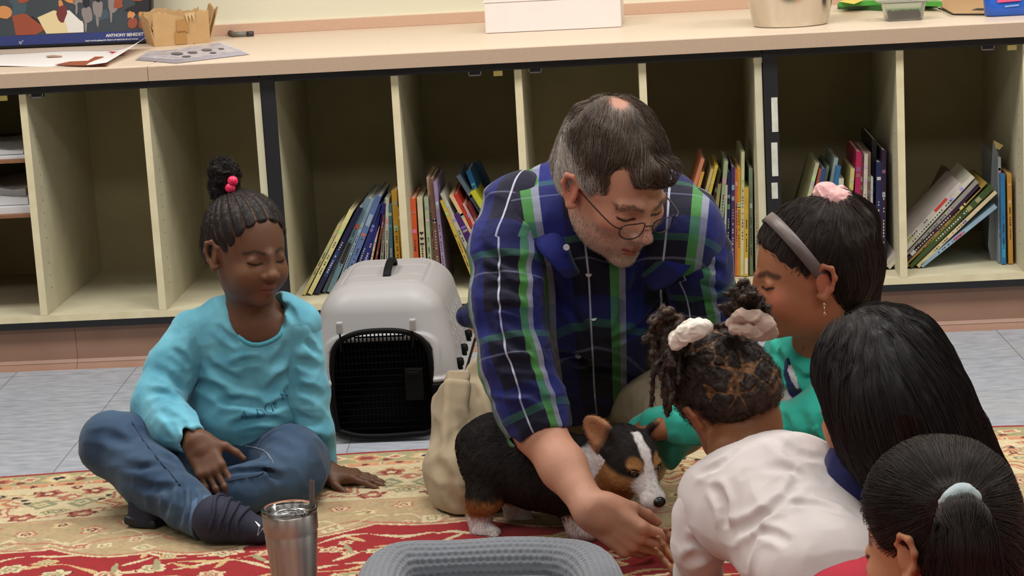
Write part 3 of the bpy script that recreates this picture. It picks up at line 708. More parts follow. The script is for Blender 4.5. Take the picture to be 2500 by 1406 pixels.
# white carton
wl, wr = atz(1186, 82, ZC+.0006), atz(1517, 66, ZC+.0006); wxd = (wr-wl)/np.linalg.norm(wr-wl); wyd = np.array([-wxd[1], wxd[0], 0]); wW = np.linalg.norm(wr-wl)
wc = thing('white_box', 'wide low white cardboard box on the worktop near its middle', 'box', (wl+wr)/2+wyd*.12)
mb = MB(); Rw = np.stack([wxd, wyd, [0, 0, 1]], 1); mb.obox((wl+wr)/2+wyd*.12+[0, 0, .0395], (wW/2, .12, .039), Rw, 0, .002); mb.build('body', [white_card], wc)
mb = MB(); mb.obox((wl+wr)/2+wyd*.121+[0, 0, .081], (wW/2+.003, .123, .0022), Rw, 0, .001); mb.build('lid', [white_card], wc)
# steel bucket
bc = atz(1932, 62, ZC)+np.array([0, .02, 0]); r0 = .092
bk = thing('steel_bucket', 'round stainless steel bucket on the worktop behind the children, cut by the top edge', 'bucket', bc)
steel = mat('brushed_steel', (206, 200, 188), .16, 1.)
mb = MB(); prof = [(0.001, .004), (r0-.004, .004), (r0-.001, .0012), (r0, .003), (r0+.003, .014)]+[(r0+.003+.031*t, .014+.155*t) for t in np.linspace(.05, 1, 12)]+[(r0+.0375, .172), (r0+.0375, .176), (r0+.033, .176), (r0+.03, .168), (r0, .02), (.001, .012)]
mb.lathe(prof, bc, 72); mb.build('body', [steel], bk, True)
mb = MB()
for s_ in (-1, 1):
    a = math.radians(-90+62*s_); p = bc+np.array([math.cos(a)*(r0+.034), math.sin(a)*(r0+.034), .15]); tng = np.array([-math.sin(a), math.cos(a), 0]); rad = np.array([math.cos(a), math.sin(a), 0])
    for e in (-1, 1): mb.obox(p+tng*.022*e+rad*.002, (.007, .003, .008), np.stack([tng, rad, [0, 0, 1]], 1), 0, .001)
    mb.tube(spline([p+tng*.022*e+rad*q+np.array([0, 0, z]) for e, q, z in ((-1, .004, 0), (-.9, .022, .006), (0, .03, .008), (.9, .022, .006), (1, .004, 0))], 6), .003, 8)
mb.build('handle', [steel], bk, True)
# clear tub of kibble
tb_ = atz(2212, 52, ZC); tc = tb_+np.array([0, .045, 0])
tub = thing('plastic_tub', 'clear plastic tub half filled with brown kibble, on the worktop right of the bucket', 'food container', tc)
pl = mat('clear_plastic', (235, 238, 235), .12, trans=.92, ior=1.3)
def rrect(w_, d_, r, n=6):
    P = []
    for cx, cy, a0 in ((w_-r, d_-r, 0), (-w_+r, d_-r, 90), (-w_+r, -d_+r, 180), (w_-r, -d_+r, 270)):
        for i in range(n): a = math.radians(a0+90*i/(n-1)); P.append((cx+r*math.cos(a), cy+r*math.sin(a)))
    return P
def loft(mb, rings, c, m=0, cap0=True, cap1=False):
    V = []; n = len(rings[0][0])
    for P, z in rings: V += [np.array([x, y, z])+c for x, y in P]
    F = []
    for i in range(len(rings)-1):
        for j in range(n): F.append((i*n+j, i*n+(j+1) % n, (i+1)*n+(j+1) % n, (i+1)*n+j))
    if cap0: F.append(tuple(range(n))[::-1])
    if cap1: F.append(tuple((len(rings)-1)*n+j for j in range(n)))
    mb.add(V, F, m)
mb = MB(); loft(mb, [(rrect(.042, .034, .012), .001), (rrect(.045, .037, .014), .006), (rrect(.052, .043, .016), .044), (rrect(.055, .046, .017), .045), (rrect(.053, .044, .016), .046), (rrect(.0505, .0415, .015), .044), (rrect(.0435, .0355, .013), .0065), (rrect(.041, .033, .011), .0035)], tc, cap1=True); mb.build('body', [pl], tub, True)
mb = MB(); loft(mb, [(rrect(.064, .053, .02), .0465), (rrect(.067, .056, .02), .048), (rrect(.066, .055, .02), .051), (rrect(.052, .043, .016), .051), (rrect(.05, .041, .015), .0485)], tc, cap1=True); mb.build('lid', [pl], tub, True)
S1 = S(); rg = np.random.default_rng(8)
for i in range(150):
    p = tc+np.array([rg.uniform(-.037, .037), rg.uniform(-.029, .029), rg.uniform(.008, .024)]); S1.ell(p, (.0042, .0042, .0032), k=.001)
S1.box(tc+np.array([0, 0, .013]), (.0385, .031, .009), .004, k=.002)
kb = mat('kibble', (74, 56, 50), .85, noise=(300, (46, 34, 32), .6))
o = sdfobj('kibble', S1, .0012, [kb], tub, rel=0); o['kind'] = 'stuff'; o['label'] = 'brown kibble pieces'
# stack of bright books / folders
def slab(name, label, cat, pix, h, col, spine=None, z0=0.0003, group=None, extra=None):
    P = [atz(x, y, ZC+z0)[:2] for x, y in pix]; mb = MB(); V = [(*p, ZC+z0) for p in P]+[(*p, ZC+z0+h) for p in P]; n = len(P)
    mb.add(V, [tuple(range(n))[::-1], tuple(range(n, 2*n))]+[(i, (i+1) % n, n+(i+1) % n, n+i) for i in range(n)]); c = np.mean(P, 0)
    t = thing(name, label, cat, (*c, ZC+z0), group); mb.build('cover', [mat(name+'_cover', col, .35)], t); return t
slab('picture_book', 'upper green and yellow picture book lying on the worktop between bucket and tub', 'book', [(2047, 17), (2150, 12), (2300, 16), (2250, -14), (2110, -16)], .012, (74, 160, 58), z0=.0135)
t = slab('picture_book', 'green edged book under the yellow and green one beside the bucket', 'book', [(2045, 22), (2160, 27), (2290, 18), (2230, -12), (2100, -12)], .0125, (40, 92, 40), z0=.0004)
mb = MB(); mb.add([atz(x, y, ZC+.0262) for x, y in ((2048, 4), (2085, 10), (2140, -12), (2110, -16))], [(0, 1, 2, 3)]); mb.build('yellow_corner', [mat('yellow_print', (240, 214, 60), .35)], t)
ds = thing('tan_folder', 'tan paper folder with dark edging lying beside the blue pouch on the worktop', 'folder', atz(2360, 20, ZC))
mb = MB(); P = [(2300, 18), (2330, 34), (2420, 34), (2440, 2), (2330, -8), (2290, 4)]; mb.add([atz(x, y, ZC+.001) for x, y in P]+[atz(x, y, ZC+.004) for x, y in P], [(5, 4, 3, 2, 1, 0), (6, 7, 8, 9, 10, 11)]+[(i, (i+1) % 6, 6+(i+1) % 6, 6+i) for i in range(6)]); mb.build('cover', [mat('tan_cover', (190, 150, 106), .7)], ds)
mb = MB(); mb.tube([atz(x, y, ZC+.0055) for x, y in ((2292, 20), (2325, 35), (2400, 35))], .002, 6); mb.build('dark_edging', [M['dark']], ds)
mb = MB(); mb.add([atz(x, y, ZC+.0042) for x, y in ((2370, 25), (2385, 20), (2402, 20), (2402, 26))], [(0, 1, 2, 3)]); mb.build('dark_mark', [M['dark']], ds)
bp_ = thing('snack_pouch', 'bright blue plastic pouch with a pink stripe standing at the right end of the worktop', 'pouch', atz(2460, 40, ZC)+np.array([.0, .03, 0]))
pc = atz(2460, 40, ZC)+np.array([.006, .03, 0])
blu = mat('blue_pouch', (38, 92, 190), .25, noise=(20, (24, 66, 160), .4))
mb = MB(); rr = []
for z, w_, d_ in ((.0005, .05, .024), (.004, .056, .028), (.03, .058, .024), (.08, .06, .013), (.11, .06, .003), (.118, .06, .0012)): rr.append((rrect(w_, d_, min(d_, w_)*.8), z))
loft(mb, rr, pc, cap1=True); mb.build('bag', [blu], bp_, True)
mb = MB(); mb.add([pc+np.array([x, -.0265+.004*(z-.03)/.05-.001, z]) for x, z in ((-.03, .034), (.028, .036), (.028, .044), (-.03, .042))], [(0, 1, 2, 3)]); mb.add([pc+np.array([x, -.0278, z]) for x, z in ((-.012, .022), (.022, .024), (.022, .028), (-.012, .026))], [(0, 1, 2, 3)], 1)
mb.build('label_print', [mat('pink_print', (214, 84, 130), .35), mat('pale_print', (130, 170, 220), .35)], bp_)
# papers and shelves in the left cubby
def shelfp(py, lab):
    p = at(30, py, .004); x1 = -1.22+.02+SP*2+.0005 if False else at(48, py, 0)[0]
    return p
xp = at(48, 395, 0)[0]; dvx = -1.22+.02+SP*2
for k, (py, n) in enumerate(((393, 2), (527, 3))):
    z = at(40, py, .02)[2]; mb = MB(); mb.box((dvx-SP+T+.001, .012, z-.004), (dvx-.001, ID-.004, z+.004)); s_ = mb.build('shelf', [M['brown']], U1); s_['label'] = 'brown hardboard shelf'
    for j in range(n):
        pt = thing('paper_stack', ['loose white paper sheet lying on the upper brown shelf at the left', 'crumpled white paper pile at the back of the upper brown shelf', 'grey white paper ream on the lower brown shelf at the left', 'white sheet on top of the papers of the lower brown shelf', 'bent paper leaning at the back of the lower brown shelf'][k*2+j], 'paper', (dvx-.12, .15, z+.004))
        h = .006 if k == 0 else .016; z0 = z+.0045+j*(h+.0015); V = []; 
        x0_, x1_ = dvx-.24+.01*j, dvx-.008-.012*j; y0_, y1_ = .03+.03*j, .4-.02*j
        mb = MB(); na = 6; top = []; bot = []
        for a in range(na+1):
            for b in range(na+1): top.append((x0_+(x1_-x0_)*a/na, y0_+(y1_-y0_)*b/na, z0+h+.004*(j > 0)*(1+math.sin(a*1.7+b+j)))); bot.append((top[-1][0], top[-1][1], z0))
        m1 = (na+1)**2; F = []
        for a in range(na):
            for b in range(na): i = a*(na+1)+b; F.append((i, i+na+1, i+na+2, i+1)); F.append((m1+i, m1+i+1, m1+i+na+2, m1+i+na+1))
        for a in range(na): i = a*(na+1); F.append((i, m1+i, m1+i+na+1, i+na+1)); i2 = i+na; F.append((i2, i2+na+1, m1+i2+na+1, m1+i2))
        for b in range(na): F.append((b, b+1, m1+b+1, m1+b)); i2 = na*(na+1)+b; F.append((i2, m1+i2, m1+i2+1, i2+1))
        mb.add(top+bot, F); mb.build('sheets', [mat('paper_white', (204, 204, 206), .8)], pt)
# ================================================================== books
def book(px0, py0, px1, py1, Yf, tpx, col, label, depth=.2, band=None, pages=True, group=None, h=None, side=1, soft=False):
    """spine from its foot (px0,py0) to its head (px1,py1) in the plane Y=Yf; tpx = thickness in px"""
    a = at(px0, py0, Yf); b = at(px1, py1, Yf); d = b-a; z = d/np.linalg.norm(d)
    fz = ZB+T+.0008+tpx/scp(a)*.5*math.sqrt(1-z[2]**2)       # the foot rests on the cubby floor
    a = a+z*((fz-a[2])/z[2]); a[0] = max(a[0], .0285+.0002 if px0 < 1200 else -9); d = b-a; L_ = np.linalg.norm(d); z = d/L_; y = np.array([0, 1., 0]); x = np.cross(y, z); th = tpx/scp(a)
    R = np.stack([x, y, z], 1); c = a+z*L_/2+y*depth/2
    t = thing('book', label, 'book', a, group)
    mb = MB(); bev = .0012
    mb.obox(c-x*(th/2-.0012)*1., (.0012, depth/2, L_/2), R, 0); mb.obox(c+x*(th/2-.0012), (.0012, depth/2, L_/2), R, 0)
    mb.obox(c-y*(depth/2-.0012), (th/2, .0014, L_/2), R, 0, .001)
    cm = mat('book_cover', col, .38, noise=(35, tuple(int(v*.82) for v in col), .5)); bms = [cm]
    if th > .005:
        mp_ = MB(); mp_.obox(c+y*.001, (th/2-.0024, depth/2-.004, L_/2-.003), R); mp_.build('pages', [PAGES], t)
    rg = np.random.default_rng(int(px0*7+px1))
    if band is None: band = [(rg.uniform(.6, .9), rg.uniform(.02, .05), tuple(int(60+.5*v+.35*col[i_]) for i_, v in enumerate(rg.integers(20, 190, 3)))) for _ in range(2)]
    for i, (f, hh, bc_) in enumerate(band):
        mb.obox(a+z*L_*f-y*.0004+y*0, (th/2*.72, .0003, hh*L_/2), R, i+1); bms.append(mat('spine_print', bc_, .4))
    n = max(3, int(L_/.016)); lum = sum(col) > 330; bms.append(mat('spine_lettering', (50, 44, 48) if lum else (210, 200, 180), .5))
    f0 = rg.uniform(.15, .3)
    for i in range(n):
        f = f0+i*.026
        if f > .8: break
        if rg.random() < .25: continue
        mb.obox(a+z*L_*f-y*.00065, (th/2*.24, .0003, .0026*rg.uniform(.4, 1)), R, len(bms)-1)
    mb.build('cover', bms, t); return t
PAGES = mat('book_pages', (214, 204, 176), .8)
B = []
def lean_set(L_):
    for a in L_: book(*a)
yb = .10
# bay right of the left black post: books leaning right
lean_set([
 (745, 712, 829, 548, yb, 8, (196, 184, 128), 'thin cream book, leftmost and shortest of the books leaning behind the pet carrier', .2),
 (757, 716, 858, 513, yb, 11, (222, 214, 150), 'pale yellow book leaning right behind the pet carrier, next to the navy one'),
 (770, 722, 880, 506, yb, 12, (30, 30, 66), 'dark navy book leaning beside the pale yellow one behind the pet carrier', .22, [(.35, .3, (40, 60, 110))]),
 (786, 722, 895, 486, yb+.02, 8, (120, 128, 140), 'thin grey book leaning right of the dark navy one', .2),
 (800, 722, 900, 484, yb+.01, 13, (112, 140, 152), 'pale grey blue book leaning in the middle of the slanting row behind the pet carrier', .22, [(.42, .22, (56, 40, 34)), (.7, .05, (196, 90, 70))]),
 (818, 716, 910, 484, yb+.01, 8, (150, 168, 178), 'thin pale blue book leaning right of the grey blue one', .22),
 (838, 700, 925, 478, yb, 14, (96, 120, 168), 'mid blue book leaning behind the carrier handle side', .22, [(.75, .12, (150, 170, 190)), (.6, .03, (190, 110, 90))]),
 (856, 700, 930, 500, yb, 9, (44, 52, 110), 'narrow dark blue book leaning between two wider blue ones'),
 (872, 700, 938, 496, yb, 13, (38, 36, 112), 'deep indigo book leaning last of the blue books', .22, [(.3, .2, (60, 70, 150))]),
 (893, 700, 931, 520, yb, 5, (206, 190, 160), 'very thin cream book leaning after the indigo book', .18),
 (906, 700, 938, 525, yb, 5, (130, 60, 52), 'very thin dark red book leaning before the upright ones'),
 (927, 700, 943, 484, yb+.01, 8, (170, 168, 152), 'grey white book nearly upright behind the carrier handle'),
 (943, 700, 946, 482, yb, 8, (200, 196, 178), 'off-white book upright behind the carrier handle'),
 (957, 700, 952, 500, yb, 9, (74, 108, 120), 'teal grey upright book left of the mustard ones'),
 (975, 700, 962, 465, yb, 13, (196, 146, 46), 'mustard orange upright book beside the cream divider', .2),
 (990, 700, 975, 508, yb-.02, 9, (172, 136, 44), 'olive mustard book pressed against the cream divider')])
# next bay: upright books, then books leaning left
lean_set([
 (1019, 700, 1008, 484, yb, 13, (214, 92, 48), 'orange upright book right of the cream divider'),
 (1006, 690, 999, 486, yb+.005, 5, (120, 34, 30), 'narrow dark red book squeezed against the divider'),
 (1037, 700, 1024, 482, yb, 13, (216, 204, 168), 'cream upright book with small dark marks right of the orange one', .2, [(.62, .02, (50, 44, 40)), (.56, .02, (50, 44, 40)), (.5, .02, (50, 44, 40))]),
 (1053, 700, 1040, 482, yb, 10, (176, 186, 152), 'pale green upright book in the second bay behind the carrier'),
 (1066, 700, 1045, 432, yb+.03, 8, (216, 190, 156), 'tall thin peach coloured book behind the pale green one', .2),
 (1073, 700, 1053, 436, yb+.01, 12, (132, 92, 78), 'tall brown red book in the second bay'),
 (1088, 700, 1062, 444, yb, 9, (160, 140, 182), 'tall lilac book ending the upright row', .22),
 (1160, 690, 1078, 490, yb-.02, 8, (198, 168, 72), 'mustard book leaning left toward the lilac one, lowest of its row', .2),
 (1167, 665, 1079, 472, yb, 10, (188, 186, 172), 'grey white book with print leaning left above the mustard one', .2),
 (1186, 660, 1114, 522, yb, 16, (74, 34, 104), 'purple book leaning left beside the man\'s shoulder'),
 (1186, 630, 1101, 476, yb, 10, (222, 190, 142), 'pale peach book leaning left above the purple one'),
 (1196, 640, 1111, 474, yb, 11, (186, 52, 40), 'red and orange book leaning left beside the man\'s sleeve', .2, [(.35, .3, (220, 160, 60))]),
 (1206, 640, 1130, 497, yb, 9, (206, 150, 140), 'pink white book leaning left next to the man\'s sleeve'),
 (1214, 640, 1142, 498, yb, 7, (120, 34, 40), 'narrow dark red book leaning left close to the man\'s sleeve'),
 (1200, 560, 1118, 428, yb+.05, 10, (104, 122, 140), 'grey blue book leaning left in the back row'),
 (1190, 545, 1143, 417, yb+.07, 12, (30, 108, 168), 'bright blue book with pale lettering rising above the leaning row', .16),
 (1200, 540, 1154, 466, yb+.03, 14, (206, 206, 50), 'bright yellow green book peeking beside the man\'s shoulder', .16)])
# big dark picture book turned flat in the back
t = thing('book', 'tall dark blue picture book standing askew at the back beside the man\'s shoulder', 'book', at(1190, 560, .36))
mb = MB(); P = [at(x, y, .36) for x, y in ((1150, 560), (1134, 430), (1170, 390), (1195, 440), (1225, 560))]; mb.add([p for p in P]+[p+[0, .012, 0] for p in P], [(0, 1, 2, 3, 4), (9, 8, 7, 6, 5)]+[(i, 5+i, 5+(i+1) % 5, (i+1) % 5) for i in range(5)]); mb.build('cover', [mat('dark_blue_cover', (22, 60, 92), .4, noise=(18, (20, 26, 36), .8))], t)
# bay left of the labelled post: right-leaning then upright
lean_set([
 (1640, 640, 1716, 388, yb, 9, (206, 128, 96), 'salmon book leaning right behind the man\'s far shoulder'),
 (1655, 640, 1716, 420, yb, 8, (208, 152, 72), 'orange tan book leaning right behind the man\'s far shoulder'),
 (1680, 640, 1739, 413, yb, 7, (196, 176, 120), 'cream tan book leaning right in the bay left of the labelled post'),
 (1690, 640, 1750, 404, yb, 8, (204, 176, 66), 'yellow book leaning right in the bay left of the labelled post'),
 (1712, 640, 1758, 416, yb+.02, 8, (70, 58, 40), 'dark brown book leaning behind the yellow one'),
 (1735, 640, 1757, 450, yb, 8, (150, 140, 92), 'short khaki book in the bay left of the labelled post'),
 (1752, 640, 1773, 394, yb, 10, (158, 172, 136), 'pale green book leaning slightly, taller than its neighbours'),
 (1768, 640, 1774, 452, yb, 5, (186, 186, 172), 'very thin white book right of the pale green one'),
 (1777, 640, 1780, 420, yb+.01, 9, (38, 46, 78), 'dark slate blue upright book behind the man\'s far shoulder'),
 (1789, 645, 1790, 408, yb, 9, (62, 46, 98), 'dark purple upright book in the bay left of the labelled post'),
 (1798, 645, 1798, 414, yb, 7, (196, 104, 60), 'orange upright book next to the dark purple one'),
 (1804, 645, 1804, 410, yb, 9, (204, 148, 40), 'amber upright book, third from the post side row'),
 (1812, 648, 1814, 371, yb, 8, (206, 206, 160), 'tall pale cream book standing above its neighbours', .22),
 (1822, 648, 1823, 458, yb-.01, 10, (212, 170, 60), 'short bright yellow upright book left of the girl\'s forehead', .2, [(.12, .18, (214, 206, 190))]),
 (1834, 650, 1833, 412, yb, 9, (122, 138, 112), 'grey green upright book near the labelled post'),
 (1849, 650, 1845, 362, yb, 9, (190, 178, 146), 'tall tan white upright book near the labelled post', .22),
 (1858, 650, 1856, 356, yb+.005, 5, (150, 130, 110), 'thin tall brown grey book against the cubby side', .22)])
# bay right of the labelled post, behind the girl with the headband
lean_set([
 (1935, 600, 1996, 400, yb+.12, 12, (116, 112, 48), 'olive green book leaning at the back, above the girl with the grey headband', .2),
 (1945, 600, 1996, 398, yb+.02, 9, (198, 198, 160), 'cream white book leaning right of the olive one'),
 (1962, 600, 2004, 412, yb+.02, 8, (160, 84, 54), 'rust brown book leaning behind the pink scrunchie girl'),
 (1972, 600, 2012, 412, yb+.02, 11, (48, 76, 140), 'blue book leaning right of the rust brown one'),
 (1984, 600, 2022, 405, yb+.03, 7, (110, 122, 84), 'thin sage book leaning between two blue ones'),
 (2005, 600, 2042, 386, yb+.02, 10, (150, 168, 168), 'pale blue grey book leaning, left of the bright blue one', .2),
 (2016, 600, 2048, 406, yb, 11, (44, 102, 150), 'bright blue book leaning above the pink scrunchie'),
 (2050, 620, 2054, 436, yb, 12, (200, 200, 176), 'short white book just right of the pink scrunchie'),
 (2066, 620, 2082, 412, yb, 10, (200, 190, 120), 'pale yellow book leaning slightly right of the short white one'),
 (2088, 630, 2097, 370, yb, 13, (176, 32, 84), 'magenta pink upright book behind the ponytail', .22),
 (2100, 630, 2104, 378, yb+.01, 7, (156, 80, 92), 'dusty rose thin book beside the magenta one'),
 (2108, 630, 2115, 376, yb, 9, (204, 196, 180), 'white upright book right of the magenta ones', .22),
 (2119, 632, 2122, 372, yb+.01, 8, (140, 116, 104), 'brown grey upright book behind the ponytail tip', .22),
 (2127, 634, 2129, 432, yb, 5, (196, 190, 190), 'thin white book beside the tall black ones'),
 (2134, 636, 2135, 340, yb+.05, 12, (24, 24, 34), 'tall black book standing at the back near the divider', .24),
 (2144, 637, 2146, 396, yb, 13, (30, 38, 84), 'tall dark blue book beside the cream divider, left one', .24, [(.85, .03, (200, 200, 200))]),
 (2157, 638, 2158, 366, yb, 11, (44, 26, 56), 'tall dark purple book touching the cream divider', .24)])
# rightmost bay: strongly leaning stack and three upright
lean_set([
 (2205, 640, 2320, 420, yb+.25, 10, (120, 84, 66), 'brown red book leaning far back in the rightmost bay', .12),
 (2218, 585, 2345, 448, yb, 10, (196, 186, 182), 'white and red paperback leaning, uppermost of the slanting pile on the right', .2, [(.75, .15, (190, 60, 50)), (.3, .2, (170, 170, 110))]),
 (2214, 605, 2376, 430, yb, 11, (206, 202, 186), 'thick off-white book leaning, second in the slanting pile on the right', .22),
 (2216, 622, 2386, 442, yb, 10, (150, 146, 140), 'grey book leaning beneath the off-white one on the right'),
 (2216, 630, 2392, 455, yb, 12, (44, 24, 52), 'dark purple book leaning in the slanting pile on the right', .22, [(.18, .05, (200, 200, 200))]),
 (2222, 640, 2407, 444, yb, 9, (158, 126, 58), 'tan gold book leaning in the slanting pile on the right'),
 (2228, 643, 2422, 455, yb, 15, (62, 84, 40), 'wide dark green book leaning in the slanting pile on the right', .24),
 (2249, 643, 2432, 468, yb, 9, (214, 198, 158), 'cream book leaning under the dark green one', .22),
 (2262, 640, 2432, 503, yb, 10, (150, 180, 204), 'pale blue book leaning lowest of the slanting pile on the right', .22, [(.5, .12, (196, 110, 140))]),
 (2441, 640, 2440, 384, yb+.02, 7, (150, 156, 160), 'thin grey upright book left of the bright blue one on the right', .24),
 (2451, 643, 2448, 425, yb, 11, (44, 118, 170), 'bright blue upright book in the rightmost bay', .24, [(.15, .15, (60, 150, 190))]),
 (2468, 643, 2464, 424, yb, 11, (200, 146, 62), 'amber upright book nearest the right picture edge', .22)])
t = thing('book', 'grey blue folded pamphlet with a yellow corner standing tall in the rightmost bay', 'book', at(2430, 640, .2))
mb = MB(); P = [at(x, y, .16) for x, y in ((2412, 600), (2424, 345), (2436, 372), (2436, 640), (2420, 640))]; mb.add(P+[p+[.004, .006, 0] for p in P], [(0, 1, 2, 3, 4), (9, 8, 7, 6, 5)]+[(i, 5+i, 5+(i+1) % 5, (i+1) % 5) for i in range(5)]); mb.build('cover', [mat('pamphlet', (120, 124, 130), .5)], t)
mb = MB(); P = [at(x, y, .158) for x, y in ((2425, 342), (2450, 355), (2440, 366), (2431, 362))]; mb.add(P+[p+[0, .002, 0] for p in P], [(0, 1, 2, 3), (7, 6, 5, 4)]+[(i, 4+i, 4+(i+1) % 4, (i+1) % 4) for i in range(4)]); mb.build('corner', [mat('pamphlet_corner', (200, 176, 110), .5)], t)
# ================================================================== pet carrier
cf = atz(925, 1080, 0); CY0 = cf[1]; CX = atz(940, 1080, 0)[0]+.003; CW, CL, CH = .157, .46, .324
ca = thing('pet_carrier', 'light grey plastic pet carrier with black wire door, standing on the tiled floor', 'pet carrier', (CX, CY0+CL/2, 0))
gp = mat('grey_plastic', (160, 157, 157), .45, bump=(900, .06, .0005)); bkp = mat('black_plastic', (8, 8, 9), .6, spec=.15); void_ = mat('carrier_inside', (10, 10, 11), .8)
class Carrier(S):
    """tapered box: local x across, y back, z up; narrower at the top and the floor, widest at the seam"""
    def __init__(s, sh=0., zlo=-1, zhi=9, hollow=True, cuts=()): super().__init__(); s.sh, s.zlo, s.zhi, s.hollow, s.cuts = sh, zlo, zhi, hollow, cuts
zs_ = .125
def carr(P, off=0.):
    x = P[..., 0]-CX; y = P[..., 1]-(CY0+CL/2); z = P[..., 2]
    wz = CW-.034*sst(zs_, CH+.03, z)-.028*sst(zs_, -.02, z); ly = CL/2-.045*sst(zs_, CH+.02, z)-.02*sst(zs_, -.02, z)
    zc = CH/2; r = .07
    qx = np.abs(x)-(wz-r); qy = np.abs(y)-(ly-r*.8); qz = np.abs(z-zc)-(CH/2-r*.75)
    qy = qy/.8*.8
    d = np.sqrt(np.maximum(qx, 0)**2+np.maximum(qy*1.2, 0)**2+np.maximum(qz*1.25, 0)**2)+np.minimum(np.maximum(np.maximum(qx, qy), qz), 0)-r
    return d+off
def custom_mesh(fn, lo, hi, res):
    s = S(); s.box((np.array(lo)+hi)/2, (np.array(hi)-lo)/2, .001, k=.0001)
    base = s.p[0]
    ev0 = S.ev
    S.ev = staticmethod(lambda pr, P: fn(P).astype(np.float32))
    try: V, Q = s.mesh(res)
    finally: S.ev = staticmethod(ev0)
    return V, Q
def upper(P):
    d = carr(P); z = P[..., 2]; x = P[..., 0]-CX; y = P[..., 1]-CY0
    inner = carr(P, .0085); d = np.maximum(d, -inner)
    d = np.maximum(d, zs_+.004-z)
    # flange above the seam
    fl = np.maximum(np.abs(z-(zs_+.007))-.004, np.abs(carr(P)-.006)-.007); d = np.minimum(d, fl)
    # door opening with arched top
    ar = np.sqrt((np.maximum(np.abs(x)-.078, 0))**2+(np.maximum(z-.19, 0)*1.15)**2)-.03; door = np.maximum(ar, y-.06); d = -smin(-d, door, .004) if False else np.maximum(d, -door)
    # raised arch brow over the door
    ar2 = np.abs(ar-.009)-.007; brow = np.maximum(np.maximum(ar2, np.abs(carr(P)-.000)-.006), np.maximum(y-.05, .12-z)); d = smin(d, brow, .006)
    # roof panel: grooves
    top = carr(P); px_, py_ = x, y-.235
    rr = np.abs(np.sqrt(np.maximum(np.abs(px_)-.058, 0)**2+np.maximum(np.abs(py_)-.10, 0)**2)-.03)-.0022
    g = np.where(z > .2, rr, 9); inside = (np.abs(px_) < .082) & (np.abs(py_) < .125)
    for yy in (-.052, .052): g = np.minimum(g, np.where(inside & (z > .2), np.abs(py_-yy)-.0022, 9))
    for xx in (-.016, .022): g = np.minimum(g, np.where((np.abs(py_) < .052) & (z > .2), np.abs(px_-xx)-.0016, 9))
    pocket = np.where((z > .2), np.maximum(np.maximum(np.abs(px_-.045)-.022, np.abs(py_+0)-.048), -top-.012), 9)
    d = np.maximum(d, -np.maximum(g, -top-.003)); d = np.maximum(d, -np.maximum(pocket, -(top+.02)) ) if False else d
    # ventilation slots on both flanks
    sl = np.full(d.shape, 9.)
    for r_ in range(4):
        for c_ in range(7):
            yc = .12+c_*.042+(r_ % 2)*.021; zc_ = .165+r_*.026
            a = (y-yc)+(z-zc_)*.25; q = np.sqrt((np.maximum(np.abs(z-zc_)-.009, 0))**2+a**2)-.0052; sl = np.minimum(sl, q)
    d = np.maximum(d, -np.where(np.abs(x) > .07, sl, 9))
    return d
V, Q = custom_mesh(upper, (CX-.19, CY0-.02, zs_-.004), (CX+.19, CY0+CL+.02, CH+.02), .0024)
o = mkmesh('upper_shell', relax(V, Q, 4), Q, gp, ca, True); o['label'] = 'light grey vented top half'
def lower(P):
    d = carr(P); z = P[..., 2]; x = P[..., 0]-CX; y = P[..., 1]-CY0
    d = np.maximum(d, -carr(P, .0095)); d = np.maximum(d, z-zs_)
    fl = np.maximum(np.abs(z-(zs_-.003))-.004, np.abs(carr(P)-.007)-.009); d = np.minimum(d, fl)
    door = np.maximum(np.maximum(np.abs(x)-.105, .03-z), y-.06); return np.maximum(d, -door)
V, Q = custom_mesh(lower, (CX-.19, CY0-.02, -.002), (CX+.19, CY0+CL+.02, zs_+.006), .003)
o = mkmesh('lower_shell', relax(V, Q, 1)*[1, 1, 1], Q, bkp, ca, True); o['label'] = 'black bottom half'
# dark pan behind the wires
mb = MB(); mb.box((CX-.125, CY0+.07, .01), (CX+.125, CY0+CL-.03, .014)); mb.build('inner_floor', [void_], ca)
# door: arched frame with wires
dr = MB(); arch = [(CX-.103, .028), (CX-.108, .12), (CX-.098, .205), (CX-.06, .235), (CX, .242), (CX+.06, .235), (CX+.098, .205), (CX+.108, .12), (CX+.103, .028), (CX+.05, .014), (CX-.05, .014)]
yd = CY0+.004; ap = spline([(x, yd+.0*z, z) for x, z in arch]+[(arch[0][0], yd, arch[0][1])], 6)
dr.tube(ap[:-1], .006, 8, closed=True)
D_ = dr.build('door', [bkp], ca, True); D_['label'] = 'black wire door'
wm = mat('black_wire', (8, 8, 9), .9, spec=.05)
mb = MB()
for i in range(15):
    z = .03+i*.0142; hw = .104 if z < .19 else .104-(z-.19)*1.3; mb.tube([(CX-hw, yd+.002, z), (CX+hw, yd+.002, z)], .0019, 6)
for x in np.arange(-.096, .1, .0085):
    zt_ = .236 if abs(x) < .06 else .236-(abs(x)-.06)*.7; mb.tube([(CX+x, yd+.0045, .018), (CX+x, yd+.0045, zt_)], .0017, 6)
g_ = mb.build('door_wires', [wm], D_, True)
mb = MB(); mb.obox((CX+.068, yd-.007, .125), (.019, .006, .034), None, 0, .003); mb.obox((CX+.068, yd-.013, .15), (.014, .004, .004), None, 0, .002); mb.build('door_latch', [bkp], D_)
mb = MB(); mb.tube([(CX+.07, yd-.004, .205), (CX+.07, yd-.004, .252)], .0022, 6); mb.tube([(CX-.083, yd-.004, .2), (CX-.083, yd-.004, .245)], .0022, 6); mb.build('hinge_rod', [bkp], D_)
# grey hooks over the brow
for sx in (-.083, .072):
    mb = MB(); mb.obox((CX+sx, CY0+.004, .252), (.0065, .010, .012), None, 0, .003); mb.build('door_clip', [gp], ca)
